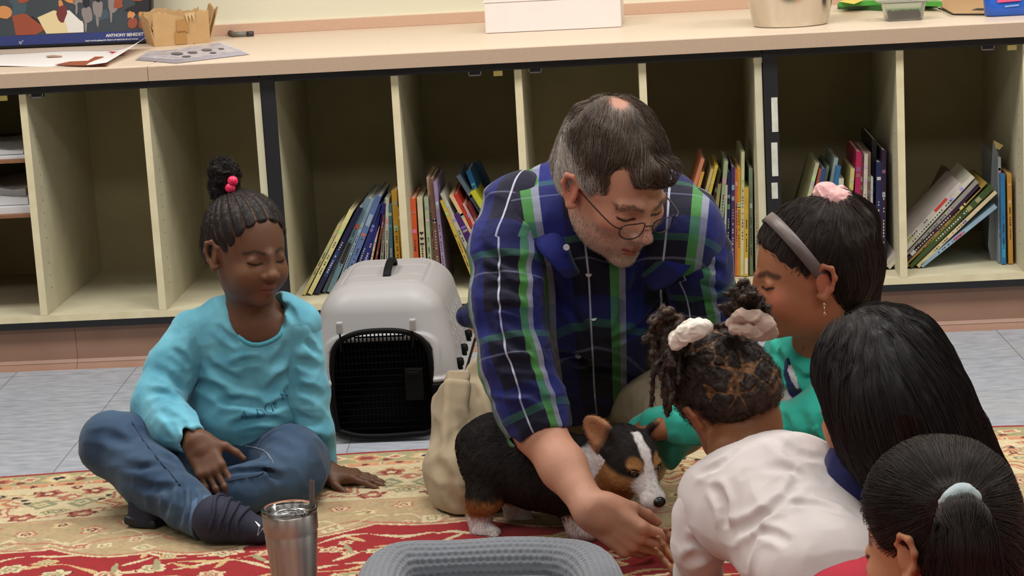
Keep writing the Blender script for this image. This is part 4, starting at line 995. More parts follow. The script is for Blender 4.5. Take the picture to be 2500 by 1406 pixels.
# side knobs (black wing screws) on the flange
for yy in (.07, .2, .34):
    for sg in (-1, 1):
        mb = MB(); c = np.array([CX+sg*(CW+.0035), CY0+yy, zs_+.011]); mb.lathe([(0.001, 0), (.006, 0), (.0065, .004), (.006, .008), (.009, .009), (.0098, .016), (.008, .024), (.001, .026)], c, 12); mb.build('fastener', [bkp], ca, True)
# strap handle lying raised from the roof
hz = CH-.004; mb = MB(); hp = spline([(CX+.004, CY0+.16, hz-.012), (CX+.006, CY0+.165, hz+.012), (CX+.008, CY0+.2, hz+.026), (CX+.009, CY0+.25, hz+.028), (CX+.008, CY0+.29, hz+.012), (CX+.006, CY0+.295, hz-.012)], 6)
V = []; Fh = []
n_ = len(hp)
for i, p in enumerate(hp):
    wq = .0085
    tg = hp[min(i+1, n_-1)]-hp[max(i-1, 0)]; tg /= np.linalg.norm(tg); nn_ = np.cross(tg, [1, 0, 0]); nn_ /= np.linalg.norm(nn_)
    for a, b in ((-1, -1), (1, -1), (1, 1), (-1, 1)): V.append(p+np.array([a*wq, 0, 0])+nn_*b*.0035)
for i in range(n_-1):
    for j in range(4): Fh.append((i*4+j, i*4+(j+1) % 4, (i+1)*4+(j+1) % 4, (i+1)*4+j))
Fh += [(3, 2, 1, 0), tuple(4*(n_-1)+j for j in range(4))]; mb.add(V, Fh); o = mb.build('handle', [bkp], ca, True); o['label'] = 'black carrying handle'; bv = o.modifiers.new('b', 'BEVEL'); bv.width = .002; bv.segments = 2
# ================================================================== tumbler
tp_ = at(706, 1240, -1.85); TX, TY = tp_[0], tp_[1]; TH = .196
q = CAM+(tp_-CAM); TH = tp_[2]-.006
tm_ = thing('tumbler', 'stainless steel insulated tumbler with clear lid and straw, on the rug in the left foreground', 'tumbler', (TX, TY, .010))
br_st = mat('tumbler_steel', (170, 166, 162), .3, 1., bump=(30, .03, .001))
R1 = .0448
nt = br_st.node_tree; tg = nt.nodes.new('ShaderNodeTangent'); tg.direction_type = 'RADIAL'; tg.axis = 'Z'; pb_ = nt.nodes['Principled BSDF']; nt.links.new(tg.outputs[0], pb_.inputs['Tangent']); pb_.inputs['Anisotropic'].default_value = .92; pb_.inputs['Roughness'].default_value = .4; pb_.inputs['Anisotropic Rotation'].default_value = .25
mb = MB(); z0 = .0102; prof = [(.001, z0), (.032, z0), (.0345, z0+.003), (.0352, z0+.02), (R1-.003, z0+TH*.62), (R1-.0012, TH-.036), (R1-.0022, TH-.033), (R1+.0004, TH-.029), (R1+.0006, TH-.002), (R1-.0006, TH), (R1-.003, TH-.001), (.035, z0+.03), (.001, z0+.02)]
mb.lathe(prof, (TX, TY, 0), 72); mb.build('cup', [br_st], tm_, True)
clr = mat('clear_lid', (240, 242, 244), .05, trans=1., ior=1.45)
mb = MB(); mb.lathe([(R1-.0036, TH-.008), (R1-.0036, TH+.0005), (R1+.0012, TH+.001), (R1+.0016, TH+.006), (R1-.001, TH+.0075), (R1-.006, TH+.006), (R1-.0085, TH-.004), (R1-.012, TH-.006), (.012, TH-.006), (.001, TH-.0055), (.001, TH-.0075), (.03, TH-.008), (R1-.008, TH-.008), (R1-.0036, TH-.008)], (TX, TY, 0), 64); mb.build('lid', [clr], tm_, True)
mb = MB(); mb.lathe([(.026, TH-.006), (.0285, TH-.002), (.0265, TH-.0015), (.024, TH-.006)], (TX-.004, TY-.004, 0), 48); mb.obox((TX+.022, TY-.018, TH-.001), (.006, .012, .003), eul(40), 0, .002); mb.build('lid_slider', [clr], tm_, True)
sb, st_ = np.array([TX+.024, TY+.012, TH-.13]), at(762, 1172, TY+.018)
mb = MB(); mb.tube([sb, st_], .0042, 14, cap=False); mb.tube([st_, sb], .0033, 14, cap=False); mb.build('straw', [mat('smoky_straw', (150, 138, 136), .2, trans=.6, ior=1.2)], tm_, True)
# ================================================================== pet bed
bd = thing('pet_bed', 'grey dimpled plush pet bed with rolled bolster rim on the rug at the bottom edge', 'pet bed', (atz(1200, 1400, 0)[0], atz(1200, 1400, 0)[1]-.2, .010))
ply = -1.63
p_l = at(905, 1390, ply-.1); p_c1 = at(940, 1363, ply-.02); p_c2 = at(1180, 1358, ply); p_r = at(1420, 1358, ply-.02); p_r2 = at(1492, 1395, ply-.13)
plush = mat('grey_plush', (132, 135, 140), .95, attr='Col', sheen=.4, bump=(500, .4, .0015), spec=.1)
rB = .034; SB = S()
zB = .010+rB*.96
pts = [np.array([p[0], p[1], zB]) for p in (at(893, 1400, ply-.32), at(905, 1372, ply-.10), atz(948, 1352, zB), atz(1100, 1348, zB), atz(1280, 1345, zB), atz(1420, 1345, zB), at(1483, 1380, ply-.13), at(1490, 1400, ply-.34))]
yb0 = atz(1100, 1350, zB)[1]
pts = []
for px, py in ((915, 1530), (922, 1440), (965, 1391), (1080, 1378), (1240, 1372), (1370, 1374), (1445, 1398), (1478, 1460), (1485, 1550)): pts.append(atz(px, py, zB))
sp = spline(pts, 5)
rad = [rB*(1+.04*math.sin(i*.7)) for i in range(len(sp))]
SB.chain([(p, r) for p, r in zip(sp, rad)], k=.02)
arc = np.concatenate([[0], np.cumsum(np.linalg.norm(np.diff(sp, axis=0), axis=1))])
def bed_uv(P):
    P = np.asarray(P); sh = P.shape[:-1]; Pf = P.reshape(-1, 3); bestd = np.full(len(Pf), 9.); sC = np.zeros(len(Pf)); an = np.zeros(len(Pf))
    for i in range(len(sp)-1):
        a, b = sp[i], sp[i+1]; ab = b-a; t = np.clip((Pf-a)@ab/(ab@ab), 0, 1); c = a+t[:, None]*ab; d = Pf-c; dd = np.sqrt((d*d).sum(1)); m = dd < bestd
        bestd[m] = dd[m]; sC[m] = arc[i]+t[m]*(arc[i+1]-arc[i]); nr = np.cross(ab/np.linalg.norm(ab), [0, 0, 1]); an[m] = np.arctan2(d[m, 2], d[m]@nr)
    return sC.reshape(sh), an.reshape(sh)
def dimple(P):
    s_, a = bed_uv(P); u = s_/.0125; v = a*rB/.0095; r_ = np.floor(v); u = u+.5*(r_ % 2); fu, fv = u-np.floor(u)-.5, v-r_-.5
    return (.0034*np.exp(-(fu*fu*7+fv*fv*9))).astype(np.float32)-.0006
SB.disp = dimple; SB.dmax = .003
def bedcol(V):
    s_, a = bed_uv(V); n = vnoise(V, 90, 3)*.5+vnoise(V, 300, 4)*.5; return C3((112, 116, 123))*(1+.1*n[:, None])
C3 = lambda c: np.array(lin(c))
sdfobj('bolster', SB, .0022, [plush], bd, colf=bedcol, rel=0)
S2 = S(); cx_, cy_ = (pts[2][0]+pts[6][0])/2, yb0-.02; S2.box((cx_, cy_-.24, .022), ((pts[6][0]-pts[2][0])/2+.015, .24, .0115), .01, k=.01)
S2.disp = lambda P: (.003*vnoise(P, 22, 5)).astype(np.float32); S2.dmax = .004
o = sdfobj('cushion', S2, .004, [mat('pale_fleece', (134, 138, 146), .95, bump=(400, .6, .002), sheen=.4)], bd); o['label'] = 'paler grey fleece cushion'
# small golden treat lying on the bed
tr = thing('dog_treat', 'small golden brown treat lying on the grey pet bed at the bottom edge', 'treat', atz(1413, 1402, .036)); S3 = S(); c = atz(1413, 1404, .039)
for i in range(5): S3.ell(c+np.array([(i-2)*.006, .002*math.sin(i*2), .001*math.cos(i)]), (.006, .005, .004), k=.004)
sdfobj('crumb', S3, .001, [mat('treat', (176, 150, 84), .6, noise=(200, (140, 110, 60), .6))], tr)
# ================================================================== figures: shared pieces
def J(px, py, Y, rp): p = at(px, py, Y); return (p, rp/scp(p))
def c3(*c): return np.array(lin(c))
SKIN_MAT = mat('skin', attr='Col', rough=.52, sss=.08, spec=.35, bump=(260, .12, .0008))
HAIR_MAT = mat('hair', attr='Col', rough=.55, spec=.3)
def head(S_, Mx, child=False, neck=None, mouth=0., nose=1., ears=(1, 1), eyes=True, lip=1.):
    """skull and face in head space: face toward -Y, up +Z, ears at x=+-.077"""
    R, t, s = Mx; k = dict(M=Mx, tag='head')
    if child:
        S_.ell((0, .018, .035), (.079, .097, .086), k=.02, **k); S_.ell((0, -.012, -.03), (.066, .082, .08), k=.03, **k)
        S_.ell((0, -.015, -.062), (.05, .058, .042), k=.03, **k); S_.ell((0, -.07, -.094), (.018, .015, .014), k=.024, **k)
        for e in (-1, 1): S_.ell((e*.036, -.055, -.04), (.026, .026, .026), k=.02, **k)
    else:
        S_.ell((0, .02, .038), (.077, .098, .088), k=.02, **k); S_.ell((0, -.01, -.03), (.065, .084, .088), k=.03, **k)
        S_.ell((0, -.015, -.07), (.054, .066, .045), k=.03, **k); S_.ell((0, -.072, -.103), (.022, .018, .016), k=.022, **k)
        for e in (-1, 1): S_.ell((e*.042, -.058, -.02), (.02, .022, .018), k=.02, **k); S_.cap((e*.012, -.085, .02), (e*.044, -.072, .018), .0075, .006, k=.014, **k)
    zn = .0 if not child else -.004
    if eyes:
        for e in (-1, 1):
            S_.ell((e*.031, -.103, .0+zn), (.019, .018, .0125), k=.014, op='s', **k)
            S_.ell((e*.031, -.0755, -.001+zn), (.0145, .0135, .0125), k=.004, **k)
            S_.cap((e*.019, -.086, -.0045+zn), (e*.031, -.0905, -.0065+zn), .001, .0012, k=.0015, op='s', **k); S_.cap((e*.031, -.0905, -.0065+zn), (e*.044, -.080, -.0035+zn), .0012, .001, k=.0015, op='s', **k)
    nl = .108 if not child else .103
    S_.cap((0, -.086, .008), (0, -nl+.004, -.028*1.), .0065, .0095, k=.014, **k)
    S_.ell((0, -nl, -.034), (.0115*nose, .0105, .0095), k=.008, **k)
    for e in (-1, 1): S_.ell((e*.0125*nose, -nl+.01, -.038), (.0078, .0088, .0068), k=.005, **k); S_.ell((e*.006*nose, -nl+.002, -.0445), (.0032, .0042, .003), k=.003, op='s', **k)
    zm = -.068 if not child else -.064; ym = -.086 if not child else -.083; o = mouth
    up = [((-.021, ym+.006, zm-.002), .0022), ((-.0075, ym-.0045, zm+.002), .0045*lip), ((0, ym-.005, zm+.001), .0042*lip), ((.0075, ym-.0045, zm+.002), .0045*lip), ((.021, ym+.006, zm-.002), .0022)]
    lo = [((-.019, ym+.004, zm-.004-o), .0024), ((0, ym-.0035, zm-.0085-o), .0058*lip), ((.019, ym+.004, zm-.004-o), .0024)]
    S_.chain([(np.array(a), b) for a, b in up], k=.005, M=Mx, tag='head'); S_.chain([(np.array(a), b) for a, b in lo], k=.005, M=Mx, tag='head')
    S_.chain([(np.array((-.021, ym+.002, zm-.0028)), .001), (np.array((0, ym-.0085, zm-.0032-o/2)), .0012+o*.5), (np.array((.021, ym+.002, zm-.0028)), .001)], k=.003, M=Mx, tag='head', op='s')
    for i, e in enumerate((-1, 1)):
        if not ears[i]: continue
        x = e*.0775
        S_.ell((x, .012, -.008), (.006, .016, .026), R=eul(e*18, 0, 0), k=.006, **k)
        rim = [(x+e*.002, -.002, .012, .004), (x+e*.008, .012, .024, .0045), (x+e*.012, .026, .018, .0045), (x+e*.012, .03, .0, .0042), (x+e*.008, .022, -.02, .004), (x+e*.003, .008, -.034, .0062), (x, .0, -.03, .005)]
        S_.chain([(np.array(p[:3]), p[3]) for p in rim], k=.005, M=Mx, tag='head')
        S_.ell((x+e*.0125, .010, -.004), (.005, .009, .013), R=eul(e*18, 0, 0), k=.005, op='s', **k)
    if neck is not None:
        a = t+R@(np.array([0, .022, -.05])*s); S_.cap(a, neck[0], .052*s if not child else .043*s, neck[1], k=.02, tag='neck')
def Hl(H, p): return H[0]@(np.asarray(p, float)*H[2])+H[1]
def project(P): d = np.asarray(P)-CAM; z = d@_fw; return (1250+F_PX*(d@RT)/z, 703-F_PX*(d@UP)/z)
def loc(V, Mx): R, t, s = Mx; return (V-t)@R/s
def segd(Q, a, b):
    a, b = np.asarray(a), np.asarray(b); ab = b-a; h = np.clip((Q-a)@ab/(ab@ab), 0, 1); return np.linalg.norm(Q-a-h[:, None]*ab, axis=1)
def face_col(V, Mx, base, lipc, browc, child=False, blush=(.12, (190, 90, 75)), beard=None, hairline=None, brow_h=.0045, lash=True):
    Q = loc(V, Mx); n = vnoise(V, 60, 1)*.5+vnoise(V, 200, 2)*.5; C = base*(1+.07*n[:, None])
    hd = (np.abs(Q).max(1) < .16)*1.
    zm = -.068 if not child else -.064; ym = -.086 if not child else -.083; zn = 0 if not child else -.004
    bl = blush[0]; bc = c3(*blush[1])
    for c, r in (((0, -.108, -.034), .02), ((.045, -.065, -.03), .024), ((-.045, -.065, -.03), .024), ((.082, .015, 0), .03), ((-.082, .015, 0), .03)):
        C = mixc(C, bc, bl*np.exp(-(np.linalg.norm(Q-np.array(c), axis=1)/r)**2)*1.6*hd)
    Ql_ = Q*np.array([1, .1, 1]); q = np.minimum(segd(Ql_, (-.019, -.0085, zm-.001), (0, -.0095, zm+.002)), segd(Ql_, (0, -.0095, zm+.002), (.019, -.0085, zm-.001)))+.1*(Q[:, 1] > -.05); q2 = segd(Ql_, (-.0125, -.009, zm-.0088), (.0125, -.009, zm-.0088))+.1*(Q[:, 1] > -.05)
    C = mixc(C, lipc, sst(.0058, .003, q)*.8); C = mixc(C, lipc, sst(.0068, .004, q2)*.8)
    C = mixc(C, lipc*.25, sst(.0022, .0008, np.minimum(segd(Ql_, (-.021, -.0085, zm-.003), (0, -.0095, zm-.0033)), segd(Ql_, (0, -.0095, zm-.0033), (.021, -.0085, zm-.003)))+.1*(Q[:, 1] > -.05))*.75)
    for e in (-1, 1):
        Qb = Q*np.array([1, .15, 1]); b1 = np.minimum(segd(Qb, (e*.014, -.013, .0165+zn), (e*.032, -.0128, .0225+zn)), segd(Qb, (e*.032, -.0128, .0225+zn), (e*.05, -.010, .0155+zn)))+.1*(Q[:, 1] > -.04)
        C = mixc(C, browc, sst(brow_h+.004, brow_h-.0015, b1+.0012*vnoise(V, 400, 5))*.82)
        if lash:
            Q2 = Q*np.array([1, .12, 1]); l = np.minimum(segd(Q2, (e*.018, -.010, -.0045+zn), (e*.031, -.0107, -.0072+zn)), segd(Q2, (e*.031, -.0107, -.0072+zn), (e*.046, -.0095, -.0035+zn)))+.1*(Q[:, 1] > -.05)
            C = mixc(C, c3(24, 16, 14), sst(.0034, .0016, l)*.92)
        l = segd(Q, (e*.02, -.085, .0055+zn), (e*.043, -.08, .0065+zn)); C = mixc(C, base*.6, sst(.003, .001, l)*.35)
    if beard is not None:
        m = sst(-.035, -.06, Q[:, 2]+.25*np.abs(Q[:, 0])*0+.12*(Q[:, 1]+.09))*sst(-.115, -.10, Q[:, 2]+.0)
        m = np.maximum(sst(-.028, -.055, Q[:, 2]+.28*(Q[:, 1]+.02))*(Q[:, 1] < .02), 0)
        m *= (np.abs(Q) < .15).all(1)*(Q[:, 2] > -.135)*sst(.004, .010, np.minimum(q, q2)); nz = .5+.5*vnoise(V, 500, 7)
        C = mixc(C, beard, m*(.32+.5*nz)*(.55+.45*sst(-.06, -.095, Q[:, 2])))
    return C
def hand(S_, wrist, R, s=1., curl=(15, 20, 25, 30), thumb=(35, 10), spread=4, tag='hand', wr=.027, mirror=1, joints=None):
    """x along the fingers, y toward the thumb, z out of the back of the hand"""
    Mx = (R, np.asarray(wrist), s); y = mirror
    S_.box((.046, 0, 0), (.048, .038, .0125), .012, k=.016, M=Mx, tag=tag)
    S_.cap((0, 0, 0), (.02, 0, 0), wr, .024, k=.02, M=Mx, tag=tag)
    S_.ell((.036, y*.024, -.009), (.034, .017, .014), k=.012, M=Mx, tag=tag); S_.ell((.04, -y*.024, -.008), (.036, .014, .013), k=.012, M=Mx, tag=tag)
    L_ = [(.044, .027, .022), (.049, .03, .023), (.045, .028, .022), (.035, .022, .019)]; ys = [.029, .0095, -.0105, -.0295]; xs = [.088, .092, .089, .082]; rr = [.0088, .009, .0086, .0076]
    tips = []
    for i in range(4):
        p = np.array([xs[i], y*ys[i], .001]); c = curl[i]; c = (c, c*1.15, c*.8) if np.isscalar(c) else c; a = 0; sp_ = math.radians(spread*(1.5-i))*y; pts = [(np.array([xs[i]-.03, y*ys[i]*.8, .001]), rr[i]*1.05), (p, rr[i]*1.06)]
        for j in range(3):
            a += math.radians(c[j]); d = np.array([math.cos(a)*math.cos(sp_), math.sin(sp_)*math.cos(a), -math.sin(a)]); p = p+d*L_[i][j]; pts.append((p, rr[i]*(1.02-.09*(j+1))))
            if j < 2: S_.ell(p+np.array([0, 0, .0008]), rr[i]*1.0, k=.004, M=Mx, tag=tag)
        S_.chain(pts[:2], k=.01, M=Mx, tag=tag); S_.chain(pts[1:], k=.0032, M=Mx, tag=tag); tips.append((R@(p*s)+wrist))
        S_.ell((xs[i]+.001, y*ys[i], .0065), (.008, .0075, .005), k=.008, M=Mx, tag=tag)
    ta, tb = map(math.radians, thumb); p = np.array([.018, y*.026, -.006]); d = np.array([math.cos(ta), y*math.sin(ta), -math.sin(tb)]); d /= np.linalg.norm(d)
    d2 = np.array([math.cos(ta-.35), y*math.sin(ta-.35), -math.sin(tb)-.12]); d2 /= np.linalg.norm(d2); d3 = np.array([math.cos(ta-.5), y*math.sin(ta-.5), -math.sin(tb)-.05]); d3 /= np.linalg.norm(d3)
    p1 = p+d*.042; p2 = p1+d2*.032; p3 = p2+d3*.024
    S_.chain([(p, .0145), (p1, .0115)], k=.014, M=Mx, tag=tag); S_.chain([(p1, .0108), (p2, .0098), (p3, .0078)], k=.004, M=Mx, tag=tag); tips.append(R@(p3*s)+wrist)
    return tips, Mx
def nails(Mx, tips, parent, s): pass
def fabric_noise(amp, f=14, f2=34, stretch=None, seed=0):
    def d(P):
        Q = P if stretch is None else P*np.asarray(stretch)
        w_ = vnoise(Q, f*.6, seed+9)*.35
        a = 1-np.abs(vnoise(Q+w_[..., None]*.05, f, seed)); b = 1-np.abs(vnoise(Q, f2, seed+3))
        return (-amp*(a**2-.45)-amp*.35*(b**2-.45)).astype(np.float32)
    return d
def folds(lines, base=None):
    """crease lines: (a, b, width, depth); adds ridges either side"""
    def d(P):
        o = 0. if base is None else base(P)
        for a, b, w_, dp in lines:
            a, b = np.asarray(a), np.asarray(b); ab = b-a; h = np.clip(((P-a)@ab)/(ab@ab), 0, 1); q = np.linalg.norm(P-a-h[..., None]*ab, axis=-1)/w_
            o = o+dp*(np.exp(-q*q)-.55*np.exp(-(q-1.7)**2*1.4))*(.25+.75*np.sin(h*np.pi))
        return np.asarray(o, np.float32)
    return d
def cloth(name, col, rough=.85, bump=(900, .25, .0006), noise=(30, None, .35), sheen=.15, wrk=(9, .8, .014)):
    return mat(name, col, rough, noise=(noise[0], noise[1] or tuple(int(c*.9) for c in col), noise[2]), bump=bump, spec=.15, sheen=sheen, wrk=wrk)
def surf_px(s, px, py, y0=-1.9, y1=-.9, n=220):
    """first point of s on the ray through a pixel"""
    Ys = np.linspace(y0, y1, n); P = np.array([at(px, py, y) for y in Ys]); f = s.field(P); i = np.argmax(f < 0)
    return P[i] if f[i] < 0 else None
def cloth_strip(name, rows, m, parent, th=.002, sub=2, attrs=None):
    nr, nc = len(rows), len(rows[0]); V = np.array([p for r in rows for p in r]); F = [(i*nc+j, i*nc+j+1, (i+1)*nc+j+1, (i+1)*nc+j) for i in range(nr-1) for j in range(nc-1)]
    o = mkmesh(name, V, np.array(F), m, parent, True, attrs=attrs); a = o.modifiers.new('s', 'SUBSURF'); a.levels = a.render_levels = sub; b = o.modifiers.new('t', 'SOLIDIFY'); b.thickness = th; return o
def plain_sleeve(name, chain, m, parent, seed=1, cr=.02, amp=.005, res=.0026, lines=(), colf=None, Yr=(-1.9, -.9)):
    s_ = S(); s_.chain(chain, k=.03); s_.disp = pxfolds(s_, lines, fabric_noise(amp, 16, 36, None, seed), Yr); s_.dmax = amp*1.6+.008
    e, f = chain[-1], chain[-2]; d = (e[0]-f[0])/np.linalg.norm(e[0]-f[0]); open_end(s_, e, d, cr, e[1]*.4)
    return sdfobj(name, s_, res, [m], parent, rel=1, colf=colf)
def open_end(s_, e, d, cr, off):
    """cut a sleeve off square and hollow its end"""
    Rr = frame(d, (.3, .2, 1)); s_.box(e[0]+d*(off+.1), (.1, .12, .12), .002, R=Rr, k=.005, op='s'); s_.cap(e[0]-d*.01, e[0]+d*.2, cr, cr*1.15, k=.004, op='s')
def inpoly(x, y, P):
    P = np.asarray(P, float); c = np.zeros(len(x), bool); j = len(P)-1
    for i in range(len(P)):
        m = (P[i, 1] > y) != (P[j, 1] > y); xi = (P[j, 0]-P[i, 0])*(y-P[i, 1])/(P[j, 1]-P[i, 1]+1e-12)+P[i, 0]; c ^= m & (x < xi); j = i
    return c
def pxy(V): d = V-CAM; z = d@_fw; return 1250+F_PX*(d@RT)/z, 703-F_PX*(d@UP)/z
def path_flow(pts, pull=.0):
    """flow along a polyline (world points)"""
    A = np.array(pts)
    def f(P):
        best = np.full(len(P), 9.); o = np.zeros((len(P), 3))
        for i in range(len(A)-1):
            ab = A[i+1]-A[i]; t = np.clip((P-A[i])@ab/(ab@ab), 0, 1); c = A[i]+t[:, None]*ab; dd = np.linalg.norm(P-c, axis=1); m = dd < best; best[m] = dd[m]; o[m] = (ab/np.linalg.norm(ab)+(c-P)*pull)[m]
        return o
    return f
def hair_on(s_, parent, flow, n, steps, step, col, seed=1, res=.004, r=.0004, lift=.002, wob=.08, mask=None, name='hair_strands', var=.7):
    sd = seeds_on(s_, res, n, mask, seed); C_ = strands(s_, sd, flow, steps, step, lift, seed=seed, wob=wob); rg = np.random.default_rng(seed)
    o = hairmesh(name, C_, r, r*.4, HAIR_MAT, parent, np.tile(col, (n, 1))*(1-var/2+var*rg.random((n, 1)))*np.array([1, .97, .94])); o['kind'] = 'stuff'; return o
def ribbon(name, pts, side, w_, th, m, parent):
    V = []; 
    for p, s_ in zip(pts, side): V += [p-s_*w_/2, p, p+s_*w_/2]
    n = len(pts); F = [(3*i+j, 3*i+j+1, 3*i+j+4, 3*i+j+3) for i in range(n-1) for j in (0, 1)]
    o = mkmesh(name, V, np.array(F), m, parent, True); b = o.modifiers.new('t', 'SOLIDIFY'); b.thickness = th; b.offset = 1; return o
def scrunchie(name, c, ax, R0, r0, m, parent, seed=1, squash=(1, 1), amp=.25):
    """gathered fabric ring about axis ax"""
    Rr = frame(np.cross(ax, [.2, .3, 1]), ax); s_ = S(); pts = []
    for i in range(25):
        a = 2*math.pi*i/24; rr = r0*(1+amp*math.sin(a*5+seed)+amp*.5*math.sin(a*9+seed*2)); pts.append((np.asarray(c)+Rr@np.array([R0*math.cos(a)*squash[0], R0*math.sin(a)*squash[1], r0*.3*math.sin(a*3+seed)]), rr))
    s_.chain(pts, k=r0*.7); f0 = fabric_noise(r0*.22, 55, 120, None, seed); s_.disp = f0; s_.dmax = r0*.4
    return sdfobj(name, s_, .0013, [m], parent, rel=1)
def pxfolds(s_, specs, base=None, Yr=(-1.9, -.9), w=.0095, dp=.0065):
    """creases lying on the cloth's own surface; each spec is x0,y0,x1,y1 in the photograph (+ width, depth factors)"""
    keep = s_.disp; s_.disp = None; segs = []
    for sp_ in specs:
        x0, y0, x1, y1 = sp_[:4]; ww = w*(sp_[4] if len(sp_) > 4 else 1); dd = dp*(sp_[5] if len(sp_) > 5 else 1); bow = .10*math.hypot(x1-x0, y1-y0)*(1 if (x0+y1) % 2 else -1)
        nx, ny = -(y1-y0), x1-x0; ln = math.hypot(nx, ny)+1e-6; pts = []
        for t in (0, .25, .5, .75, 1):
            b = bow*math.sin(t*math.pi); q = surf_px(s_, x0+(x1-x0)*t+nx/ln*b, y0+(y1-y0)*t+ny/ln*b, Yr[0], Yr[1], 260)
            if q is not None: pts.append((q, t))
        if len(pts) > 2 and max(np.linalg.norm(a[0]-b[0]) for a, b in zip(pts[:-1], pts[1:])) < .08: segs.append((pts, ww, dd))
    s_.disp = keep
    def d(P):
        o = np.zeros(P.shape[:-1], np.float32) if base is None else base(P).copy(); sh = P.shape[:-1]; Pf = P.reshape(-1, 3); of = o.reshape(-1)
        lo_, hi_ = Pf.min(0)-.03, Pf.max(0)+.03
        for pts, ww, dd in segs:
            A = np.array([p for p, t in pts]); a0, a1 = A.min(0)-ww*3, A.max(0)+ww*3
            if (a0 > hi_).any() or (a1 < lo_).any(): continue
            sel = np.nonzero(((Pf > a0) & (Pf < a1)).all(1))[0]
            if not len(sel): continue
            Q = Pf[sel]; bq = np.full(len(Q), 99.); bt = np.zeros(len(Q))
            for (a, ta), (b, tb) in zip(pts[:-1], pts[1:]):
                ab = b-a; h = np.clip((Q-a)@ab/(ab@ab+1e-12), 0, 1); q = np.linalg.norm(Q-a-h[:, None]*ab, axis=1)/ww; m = q < bq; bq = np.where(m, q, bq); bt = np.where(m, ta+(tb-ta)*h, bt)
            of[sel] += (dd*(np.exp(-bq*bq)-.55*np.exp(-(bq-1.7)**2*1.4))*np.sin(np.clip(bt, 0, 1)*np.pi)**.8).astype(np.float32)
        return of.reshape(sh)
    return d
# ================================================================== the man
man = thing('person', 'man with greying hair, glasses and blue plaid shirt kneeling on the rug', 'person', atz(1300, 1200, 0))
MH = (eul(38, 32, -2), at(1503, 450, -1.50), 1.03); Rm, tm0, _ = MH
body = S()
head(body, MH, neck=(at(1462, 560, -1.36), .062), mouth=.0015)
body.ell(at(1462, 600, -1.34), (.14, .1, .08), k=.03, tag='torso')
body.ell(at(1450, 700, -1.27), (.15, .1, .16), k=.03, tag='torso')
# right arm (left in the picture): shoulder, elbow, wrist
shR, elR, wrR = J(1245, 545, -1.40, 62), J(1262, 900, -1.50, 54), J(1442, 1242, -1.70, 40)
fa1 = J(1312, 1045, -1.555, 61)
body.cap(shR[0], elR[0], shR[1], elR[1], k=.02, tag='arm'); body.chain([elR, fa1, J(1375, 1140, -1.62, 55), wrR], k=.02, tag='arm')
hx = at(1600, 1352, -1.73)-wrR[0]
HR = frame(hx, np.array([-.12, -.95, -.25]))
tipsR, HMx = hand(body, wrR[0]+hx*.02, HR, 1.02, curl=((26, 18, 10), (30, 22, 12), (36, 26, 14), (42, 30, 16)), thumb=(8, 34), spread=1, wr=.03, mirror=1)
def man_col(V):
    base = c3(188, 138, 114); C = face_col(V, MH, base, c3(150, 84, 76), c3(124, 92, 78), blush=(.3, (196, 92, 78)), beard=c3(176, 164, 152), brow_h=.0015)
    Q = loc(V, MH); 
    # knuckles and forearm flush
    f = np.clip(vnoise(V, 25, 4), 0, 1)*(V[:, 2] < .35); C = mixc(C, c3(190, 118, 98), f*.3)
    return C
sdfobj('body', body, .0021, [SKIN_MAT], man, colf=man_col, rel=2, cut=lambda V: ~((V[:, 2] < .52) & (V[:, 0] > at(1400, 900, -1.4)[0]) & (V[:, 1] > -1.46)) )
# ---- hair: short, brown grey on top, pale at the temples, thin at the crown
hs = S(); k_ = dict(M=MH)
hs.ell((0, .028, .046), (.0835, .102, .0915), k=.02, **k_); hs.ell((0, .05, -.01), (.074, .07, .06), k=.03, **k_)
hs.ell((0, -.07, -.025), (.08, .075, .083), k=.01, op='s', **k_); hs.box((0, .03, -.11), (.12, .12, .055), .01, k=.02, op='s', **k_)
for e in (-1, 1): hs.ell((e*.082, -.002, -.018), (.03, .024, .036), k=.01, op='s', **k_); hs.ell((e*.05, -.085, .055), (.028, .05, .05), k=.012, op='s', **k_)
hs.ell((.014, -.072, .076), (.044, .022, .022), R=eul(0, -30, 0), k=.016, **k_)
hs.disp = lambda P: (.0055*vnoise(loc(P, MH)*np.array([1.5, .7, 1]), 36, 3)).astype(np.float32); hs.dmax = .006
def mh_col(V):
    Q = loc(V, MH); g = sst(.075, .03, Q[:, 2]-.3*(Q[:, 1]-.0))*sst(.046, .066, np.abs(Q[:, 0])); n = vnoise(V, 80, 2)
    C = np.tile(c3(84, 70, 60), (len(V), 1)); C = mixc(C, c3(126, 114, 104), np.clip(.25+.5*n, 0, 1)*.4); C = mixc(C, c3(200, 194, 186), np.clip(g*1.3, 0, 1)*.92)
    bald = sst(.022, .010, np.linalg.norm((Q-np.array([-.004, .05, .13]))*np.array([1, .8, .6]), axis=1)); return mixc(C, c3(172, 122, 102), bald*.9)
sdfobj('hair', hs, .0022, [HAIR_MAT], man, colf=mh_col, rel=1)
def mh_flow(P):
    Q = loc(P, MH); c = Q-np.array([-.004, .065, .12]); f = np.stack([c[:, 0]*1.0+.012*np.sign(Q[:, 0]), -np.abs(c[:, 1])*0-.05+c[:, 1]*.4, -.04-.2*np.abs(Q[:, 0])], 1)
    f[:, 1] = np.where(Q[:, 1] > .08, .03, -.07); f[:, 2] -= .5*np.clip(np.abs(Q[:, 0])-.04, 0, 1); f = f+np.stack([vnoise(Q, 24, 3), vnoise(Q, 24, 4), vnoise(Q, 24, 5)], 1)*.02
    return f@Rm.T
sd = seeds_on(hs, .003, 7600, seed=3); q_ = loc(sd, MH); bd_ = np.linalg.norm((q_-np.array([-.004, .05, .13]))*np.array([1, .8, .6]), axis=1) > .015
